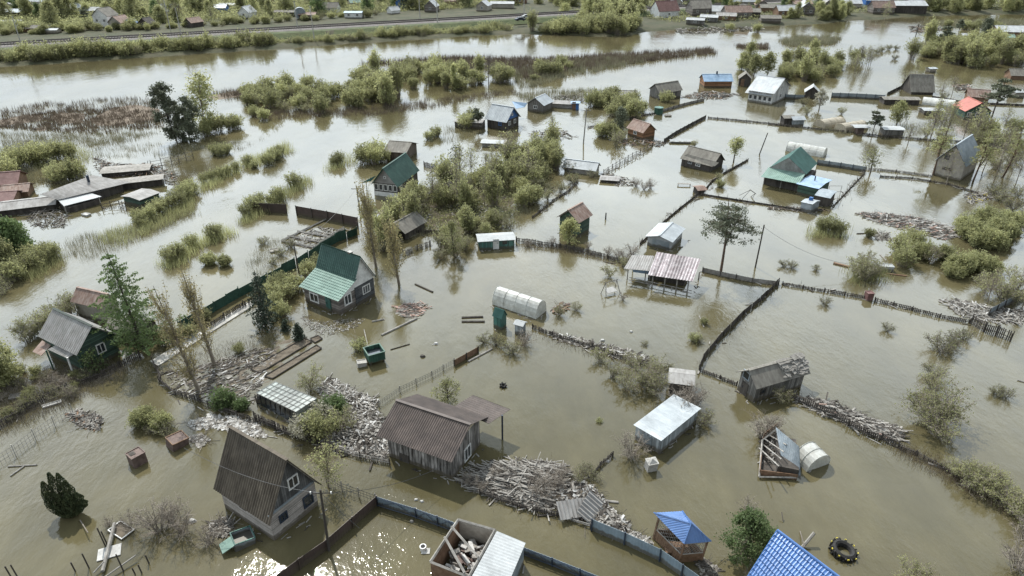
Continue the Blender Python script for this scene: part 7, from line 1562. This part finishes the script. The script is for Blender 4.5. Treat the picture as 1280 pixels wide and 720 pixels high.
for px, py, s in ((40,420,1.1),(52,418,1.2),(65,412,1.2),(78,403,1.3),(90,395,1.2),(35,428,.9),(100,390,1.1)): plant('sparse', px, py, s, 'grey green sparse bush behind the green cottage', 'sparse bushes behind the green cottage')
thicket([(0,470),(30,460),(70,475),(110,468),(150,455),(160,470),(110,492),(60,508),(0,535)], 30, ['reedy','baredark','bare'], .4, .7, 'low dead brush in the yard of the green cottage', 'dead brush in the cottage yard', 9)
for px, py, s in ((210,430,1.0),(222,425,.9),(240,420,.8),(300,440,.6),(255,400,.8)): plant('olive', px, py, s*.7, 'olive brush beside the walkway under the poplars', 'brush beside the walkway')
for px, py, s in ((345,385,1.0),(352,395,.9),(360,372,1.1),(370,362,1.0),(350,360,1.1),(385,345,1.0),(340,372,1.0),(395,335,.9)): plant('olive', px, py, s*.75, 'grey green bush along the mesh fence left of the green roofed house', 'bushes along the green mesh fence')
for px, py, s in ((205,540,.8),(215,545,.6),(190,540,.5)): plant('baredark', px, py, s, 'dark brush at the foot of the round olive bushes', 'dark brush in the lane')
for px, py, s in ((330,305,.7),(350,320,.7),(362,310,.8),(340,330,.6)): plant('baredark', px, py, s, 'dead brush in the flooded yard left of the floor frame', 'dead brush left of the floor frame')
for px, py, s in ((620,595,.5),(690,612,.8),(678,620,.8),(700,600,.7),(672,606,.7),(600,612,.6),(585,606,.5)): plant('bare', px, py, s, 'brown brush growing through the long plank heap', 'brush in the plank heap')
for px, py, s in ((725,598,.6),(733,590,.5),(745,600,.5)): plant('baredark', px, py, s, 'small dark brush right of the rubble heap', 'dark brush right of the rubble')
# island thicket in the upper middle
G1 = 'yellow green willow on the long island in the upper middle'
thicket([(428,118),(440,104),(480,92),(520,86),(560,92),(600,90),(640,96),(655,106),(620,112),(560,112),(520,122),(480,134),(430,136)], 76, ['willow','olive','tall','sparse','olive','willow'], .9, 1.7, G1, 'willows of the upper island', 11)
thicket([(310,118),(350,112),(395,108),(425,118),(430,136),(400,142),(350,140),(310,130)], 34, ['olive','willow','olive','sparse'], .95, 1.5, 'olive bush on the low island left of the big willow thicket', 'bushes of the low island', 12)
for px, py, s in ((262,166,1.2),(274,164,1.3),(288,162,1.1),(296,160,1.1),(256,170,1.0),(330,150,1.0),(318,145,.9)): plant('willow', px, py, s, 'yellow green bush right of the dark pine clump', 'bushes right of the pine clump')
thicket([(655,86),(720,80),(700,96),(665,106)], 10, ['sparse','olive','reedy'], .9, 1.4, 'pale willow at the right end of the upper island', 'pale willows at the island end', 13)
thicket([(965,85),(990,72),(1030,70),(1080,78),(1060,92),(1000,105),(970,98)], 40, ['olive','willow','tall','sparse'], .9, 1.45, 'olive yellow bush in the thicket above the white house', 'bushes above the white house', 14)
thicket([(1060,75),(1090,78),(1085,90),(1062,92)], 9, ['bare_tree','thin'], .7, 1.0, 'bare thin tree at the right end of the thicket above the white house', 'thin bare trees above the white house', 15)
thicket([(925,84),(950,82),(955,96),(930,96)], 5, ['sparse','oval_ol'], .7, 1.0, 'thin olive tree left of the thicket above the white house', 'thin olive trees', 16)
thicket([(1135,74),(1160,60),(1190,58),(1225,62),(1285,62),(1285,90),(1225,86),(1180,78)], 74, ['willow','olive','tall','sparse'], 1.1, 2.0, 'green willow in the large thicket at the upper right', 'willows of the upper right thicket', 17)
thicket([(1165,32),(1200,30),(1260,32),(1260,37),(1190,39)], 10, ['willow','olive'], .8, 1.1, 'yellow bush beyond the conifers at the upper right', 'yellow bushes beyond the conifers', 18)
for px, py, s in ((1095,67,1.1),(1102,64,1.2),(1110,62,1.1),(1118,74,.9),(1120,62,1.0)): plant('baredark', px, py, s, 'dark bare bush left of the upper right thicket', 'dark bare bushes upper right')
thicket([(1148,170),(1190,160),(1200,175),(1170,185)], 7, ['sparse','thin'], .9, 1.3, 'brownish thin tree left of the red roofed house', 'brownish thin trees', 19)
thicket([(1210,165),(1270,165),(1275,182),(1220,182)], 12, ['sparse','olive','thin','baredark'], .9, 1.3, 'brown olive bush below the red roofed house', 'brown olive bushes below the red roofed house', 20)
thicket([(1225,205),(1270,200),(1275,218),(1235,222)], 7, ['baredark','thin','sparse'], .8, 1.2, 'bare brush among the thin pines at the right', 'brush among the thin pines', 21)
for px, py, s in ((1009,143,.9),(1005,133,1.0),(1052,143,.8),(1180,124,.8)): plant('sparse', px, py, s, 'grey green shrub near the greenhouses', 'shrubs near the greenhouses')
# shore rows under the railway
SB = 'rounded yellow green bush in the row at the foot of the railway bank'
rng = random.Random(77)
for i in range(52):
    px = i*6.6-2+rng.uniform(-2, 2); py = 80.5-px*.066+rng.uniform(-3, 1)
    o = plant(rng.choice(['willow','olive','willow','olive','sparse']), px, py, rng.uniform(1.2, 1.9), SB, 'bushes at the foot of the railway bank', sz=1.15)
for i in range(44):
    px = 345+i*6.7+rng.uniform(-2, 2); py = 60.5-(px-320)*.064+rng.uniform(-3, 0)
    if rng.random() < .35 and px < 560: continue
    plant(rng.choice(['olive','baredark','sparse','baredark']), px, py, rng.uniform(1.1, 1.7), 'darker brush on the railway bank above the middle of the channel', 'brush on the railway bank')
thicket([(655,40),(690,36),(720,32),(780,28),(800,38),(780,44),(700,44)], 66, ['willow','olive','tall','sparse'], 1.3, 2.3, 'large yellow green willow where the bank bends in the upper middle', 'willows at the bend of the bank', 22)
thicket([(700,22),(740,15),(790,14),(800,24),(740,30)], 30, ['oval_yg','oval_ol','willow'], .9, 1.3, 'leafy tree behind the willows at the bend', 'trees behind the bend willows', 23)
thicket([(655,8),(760,2),(830,2),(800,12),(700,16)], 30, ['oval_yg','oval_ol'], .9, 1.3, 'leafy tree beyond the end of the railway', 'trees beyond the end of the railway', 24)
# gardens and woods beyond the railway
LG = 'leafy garden tree in the village beyond the railway'
thicket([(0,44),(0,30),(110,32),(240,36),(330,30),(640,10),(640,4),(320,18),(0,20)][:0]+[(0,46),(80,42),(180,34),(330,28),(500,18),(645,10),(645,0),(0,0)], 170, ['oval_yg','oval_ol','oval_yg','oval_gr','oval_ol','thin'], .85, 1.6, LG, 'garden trees beyond the railway', 25, z=1.3)
thicket([(0,49),(0,44),(170,40),(330,31),(480,22),(480,25),(330,34.5),(170,44)], 85, ['willow','olive','sparse','round'], .8, 1.35, 'low bush along the far side of the railway', 'bushes along the far side of the railway', 26, z=1.2)
thicket([(800,3),(880,1),(1280,0),(1280,12),(1190,13),(1130,10),(1050,16),(960,24),(900,28),(860,14)], 100, ['oval_ol','oval_yg','olive','thin','oval_gr'], .6, 1.0, 'leafy tree among the town houses at the top right', 'trees among the town houses', 27, z=1.0)
thicket([(1150,17),(1180,10),(1285,8),(1285,17),(1200,18)], 46, ['oval_ol','oval_yg','olive'], .8, 1.2, 'dense tree of the shore wood at the top right', 'shore wood at the top right', 28, z=.6)
thicket([(975,28),(1010,18),(1060,18),(1055,26),(1000,30)], 20, ['oval_yg','oval_ol','thin'], .75, 1.05, 'yellow green tree on the shore right of the brown barns', 'shore trees right of the barns', 29, z=.5)
plant('thin', 1106, 25, 1.5, 'lone spreading tree at the waterline below the white hangar'); plant('olive', 912, 38, 1.1, 'small yellow bush on the town shore, left'); plant('willow', 946, 40, 1.2, 'yellow bush on the town shore, right')
plant('dark_pine', 108, 33, 1.0, 'dark conifer right of the small white gabled house beyond the railway', z=1.3)
# ground cover in the water
reeds('brown sedge bed and reeds in the shallow water at the upper left', [(0,150),(60,140),(150,135),(205,140),(200,160),(120,168),(60,165),(0,160)], 10000, (.3,.8), 'reed_brown', 1, w=.14)
reeds('thin reeds along the open channel at the upper left', [(0,138),(60,128),(130,124),(200,122),(200,136),(130,136),(60,142),(0,150)], 2600, (.4,1.2), 'reed_brown', 2, w=.09)
reeds('pale reeds in the shallows below the brown sedge', [(0,165),(100,168),(200,165),(140,182),(60,190),(0,190)], 5000, (.4,1.0), 'reed', 3, w=.07)
reeds('brown reeds between the pines and the low island', [(262,118),(330,108),(380,110),(370,118),(300,125)], 3000, (.6,1.6), 'reed_brown', 4, w=.1)
reeds('long band of brown reeds across the upper channel', [(450,80),(560,72),(680,74),(780,68),(890,62),(895,67),(800,78),(720,88),(660,100),(640,92),(560,84)], 20000, (.6,1.9), 'reed_brown', 5, w=.14)
reeds('olive reeds mixed into the band across the upper channel', [(640,90),(720,76),(820,70),(800,80),(720,94),(650,112)], 6000, (.6,1.9), 'reed', 6, w=.12)
reeds('reeds round the foot of the upper island', [(310,140),(420,136),(520,126),(640,112),(650,118),(540,134),(480,144),(320,150)], 5000, (.4,1.2), 'reed_brown', 7, w=.09)
reeds('reeds fringing the upper right channel', [(975,50),(1000,46),(1050,48),(1040,56),(985,58)], 4000, (.6,2.0), 'reed', 8, w=.15)
reeds('low reeds in the channel near the right woods', [(920,57),(960,55),(960,61),(930,62)], 1500, (.5,1.3), 'reed_brown', 9, w=.14)
reeds('reeds beyond the conifers at the far right', [(1160,28),(1280,24),(1280,30),(1200,36)], 4000, (.4,1.6), 'reed', 10, w=.16)
reeds('thin reeds in the flood above the brick cabin', [(640,118),(700,112),(760,112),(740,124),(660,128)], 2600, (.4,1.3), 'reed', 11, w=.08)
reeds('fine reeds left of the larch and below the left sheds', [(78,300),(130,290),(180,280),(240,262),(240,272),(170,300),(110,325),(80,318)], 3200, (.3,.9), 'reed', 12, w=.04)
reeds('dead grass in the yard of the green cottage', [(0,480),(60,462),(150,455),(165,465),(100,498),(0,545)], 12000, (.15,.6), 'twig', 13, w=.03)
reeds('dry reeds beside the left edge thicket', [(0,200),(50,215),(110,215),(110,228),(60,232),(0,225)], 3000, (.4,1.1), 'reed', 14, w=.06)
reeds('dead grass along the flooded garden', [(195,455),(250,440),(330,415),(345,430),(280,460),(205,480)], 3500, (.1,.4), 'reed_brown', 15, w=.03)
reeds('dead grass left of the sunken floor frame', [(310,330),(330,300),(365,300),(350,340),(320,350)], 2600, (.15,.6), 'reed', 16, w=.03)
reeds('grass and dead stems in the middle thicket', [(455,300),(520,255),(600,222),(690,195),(690,235),(640,292),(540,300)], 12000, (.2,.9), 'reed', 17, w=.05)
reeds('dead stems along the picket row', [(645,305),(700,308),(785,326),(785,332),(700,316),(645,310)], 2600, (.15,.6), 'reed_brown', 18, w=.03)
reeds('dead stems along the debris fence in mid flood', [(665,412),(740,434),(840,466),(838,474),(740,444),(665,420)], 2200, (.1,.4), 'reed_brown', 19, w=.03)
reeds('dead stems along the fallen fence at lower right', [(1122,556),(1200,592),(1290,640),(1290,655),(1200,608),(1122,566)], 4500, (.15,.6), 'reed_brown', 20, w=.03)
reeds('grass on the rubble and plank heap', [(590,590),(700,590),(780,655),(740,660),(640,632)], 3000, (.15,.7), 'reed_brown', 21, w=.03)
reeds('reeds left of the twin reed clumps', [(540,160),(560,158),(600,170),(560,180),(535,178)], 900, (.3,.9), 'reed', 22, w=.05)
reeds('dark reeds round the yard above the rail posts', [(115,185),(180,180),(260,180),(340,172),(300,190),(200,195),(120,198)], 1500, (.3,.9), 'reed', 23, w=.06)
reeds('grass round the greenhouses upstream', [(1000,160),(1100,160),(1180,150),(1200,170),(1060,168)], 2500, (.2,.8), 'reed', 24, w=.06)

def scrub(label, poly, n, h, m_, seed, z=1.2, leaf=.5, name='hedge_scrub', sp=.9):
    g = np.random.default_rng(seed); rng = random.Random(seed); pl = [P(*p) for p in poly]; o = sum(pl, Vector())/len(pl)
    cs = np.array([[p.x-o.x, p.y-o.y, 0] for p in scatter(poly, n, rng)]); V = Veg(seed)
    k = 16; c = np.repeat(cs, k, 0); hh = np.repeat(g.uniform(*h, len(cs)), k)
    c += g.normal(0, sp, c.shape)*np.array([1, 1, 0]); c[:, 2] = hh*g.uniform(.05, 1, len(c)); V.leaves(c, leaf*g.uniform(.5, 1.2, len(c)))
    ob = bpy.data.objects.new(name, V.leafmesh(name, m_)); COL.objects.link(ob); ob.location = (o.x, o.y, z); tag(ob, label, 'scrub', kind='stuff')
scrub('hedges and undergrowth filling the gardens beyond the railway', [(-30,47),(80,43),(180,35),(330,29),(500,19),(650,11),(650,0),(-30,-2)], 7000, (.8,3.6), 'leaf_ol', 91, 1.3)
scrub('fresh green undergrowth among the gardens beyond the railway', [(-30,47),(80,43),(180,35),(330,29),(500,19),(650,11),(650,0),(-30,-2)], 2600, (.8,3.4), 'leaf_yg', 92, 1.3)
scrub('undergrowth among the town houses at the top right', [(800,26),(850,32),(960,28),(1060,20),(1180,15),(1290,14),(1290,-2),(820,-2)], 2600, (.4,2.4), 'leaf_ol', 93, .9)
scrub('scrub on the railway bank below the grass verge', [(-20,82),(160,71),(320,60),(480,49),(640,40),(640,33),(480,41),(320,51),(160,62),(-20,74)], 3200, (.3,1.6), 'leaf_ol', 94, .8, .35, sp=.6)
scrub('tangled dead growth in the middle thicket', [(505,266),(540,240),(580,222),(625,202),(690,190),(690,225),(650,255),(640,290),(560,292),(515,285)], 700, (.2,1.4), 'leaf_ol', 95, .0, .2, sp=.5)
# dead stems and driftwood caught along every fence
g = np.random.default_rng(5); tv = []; MBd = MB(); rr = random.Random(6)
for a, b_ in FSEG:
    L = (b_-a).length; d = (b_-a)/max(L, .01); nr = Vector((-d.y, d.x, 0))
    if a.y > 190: continue
    for i in range(int(L*11)):
        c = a+d*(L*rr.random())+nr*rr.gauss(0, .28)*(1 if rr.random() < .8 else 2); h = rr.uniform(.1, .6)*(1 if a.y < 90 else 1.3); w = .018 if a.y < 70 else .035; th = rr.uniform(0, 3.1)
        e = Vector((cos(th)*w, sin(th)*w, 0)); t = c+Vector((rr.gauss(0, .2)*h, rr.gauss(0, .2)*h, h)); c.z = -.1; tv += [c-e, c+e, t]
    for i in range(int(L*.9)):
        c = a+d*(L*rr.random())+nr*rr.gauss(0, .45); R = Matrix.Rotation(atan2(d.y, d.x)+rr.gauss(0, .5), 3, 'Z')
        MBd.box((c.x, c.y, rr.uniform(.0, .12)), (rr.uniform(.3, 1.5), rr.uniform(.05, .16), .04), rr.choice((0, 0, 1, 2, 2)), R)
me = Veg.raw('dead_stems', np.array([tuple(v) for v in tv]), np.arange(len(tv)).reshape(-1, 3), ['twig']); ob = bpy.data.objects.new('dead_stems', me); COL.objects.link(ob); tag(ob, 'dead stems and grass standing along the flooded fence lines', 'dead stems', kind='stuff')
tag(MBd.build('driftwood', ['wood_grey', 'wood_pale', 'wood_dark'], fix=False), 'sticks and driftwood caught along the flooded fence lines', 'driftwood', kind='stuff')

for px, py, H, lb in ((1183,231,6,'bare tree in front of the grey gabled house wall'),(1228,214,7,'tall thin bare tree between the thin pines'),(1242,226,6.5,'leaning bare tree right of the thin pines'),(1270,230,6,'bare tree at the right edge below the thin pines'),(1205,172,5,'thin bare tree behind the grey gabled house'),(1172,170,6,'spreading brown tree above the grey gabled house'),(1135,180,4,'small bare tree at the fence below the white roofed cabin'),(1190,118,4.5,'thin bare tree left of the brown shed near the right edge')):
    put_tree(crown_tree(500+px, H, rounded(H*.3), 60, 3, .14, .55, bare=.2, twigs=5, trunk_r=.09), 'bare_tree', lb, 'tree', px, py, 'twig', 'leaf_ol')

MB2 = MB()
for a, b_ in BSEG:
    L = (b_-a).length; d = (b_-a)/max(L, .01); nr = Vector((-d.y, d.x, 0)); nr = nr if nr.dot(a) < 0 else -nr
    for i in range(int(L*2.2)):
        c = a+d*(L*rr.random())+nr*abs(rr.gauss(.15, .25)); MB2.box((c.x, c.y, .02), (rr.uniform(.08, .7), rr.uniform(.03, .12), .04), rr.choice((0, 0, 1, 2)), Matrix.Rotation(atan2(d.y, d.x)+rr.gauss(0, .5), 3, 'Z'))
tag(MB2.build('floating_litter', ['wood_grey', 'wood_pale', 'wood_dark'], fix=False), 'litter and splinters floating against the walls of the flooded buildings', 'litter', kind='stuff')

for i, (pl_, n, lb) in enumerate([([(203,332),(240,302),(285,285),(290,295),(250,312),(215,340)], 2600, 'green reeds between the reed bushes above the larch'), ([(300,276),(350,240),(385,222),(388,232),(350,255),(305,284)], 2600, 'green reeds between the reed bushes left of the veranda house'),
    ([(240,238),(300,205),(360,178),(366,190),(300,216),(245,246)], 3600, 'green reeds leading from the left sheds to the upper channel'), ([(405,208),(440,192),(448,204),(408,216)], 900, 'green reeds left of the willow bushes at the old shed'), ([(0,190),(60,180),(120,190),(110,205),(60,212),(0,215)], 3000, 'green reeds round the yellow willows at the left'),
    ([(120,298),(180,275),(240,245),(245,262),(190,292),(140,312)], 3000, 'green reeds below the strip of willows at the left'), ([(1015,285),(1055,285),(1060,298),(1010,298)], 700, 'reeds round the stiff olive bush'), ([(1060,335),(1100,335),(1110,352),(1065,355)], 900, 'reeds round the white tank'),
    ([(20,340),(70,318),(80,328),(40,352)], 1200, 'reeds at the foot of the dark trees at the left edge')]):
    reeds(lb, pl_, n, (.5, 1.5), 'leaf_ol', 60+i, w=.05)
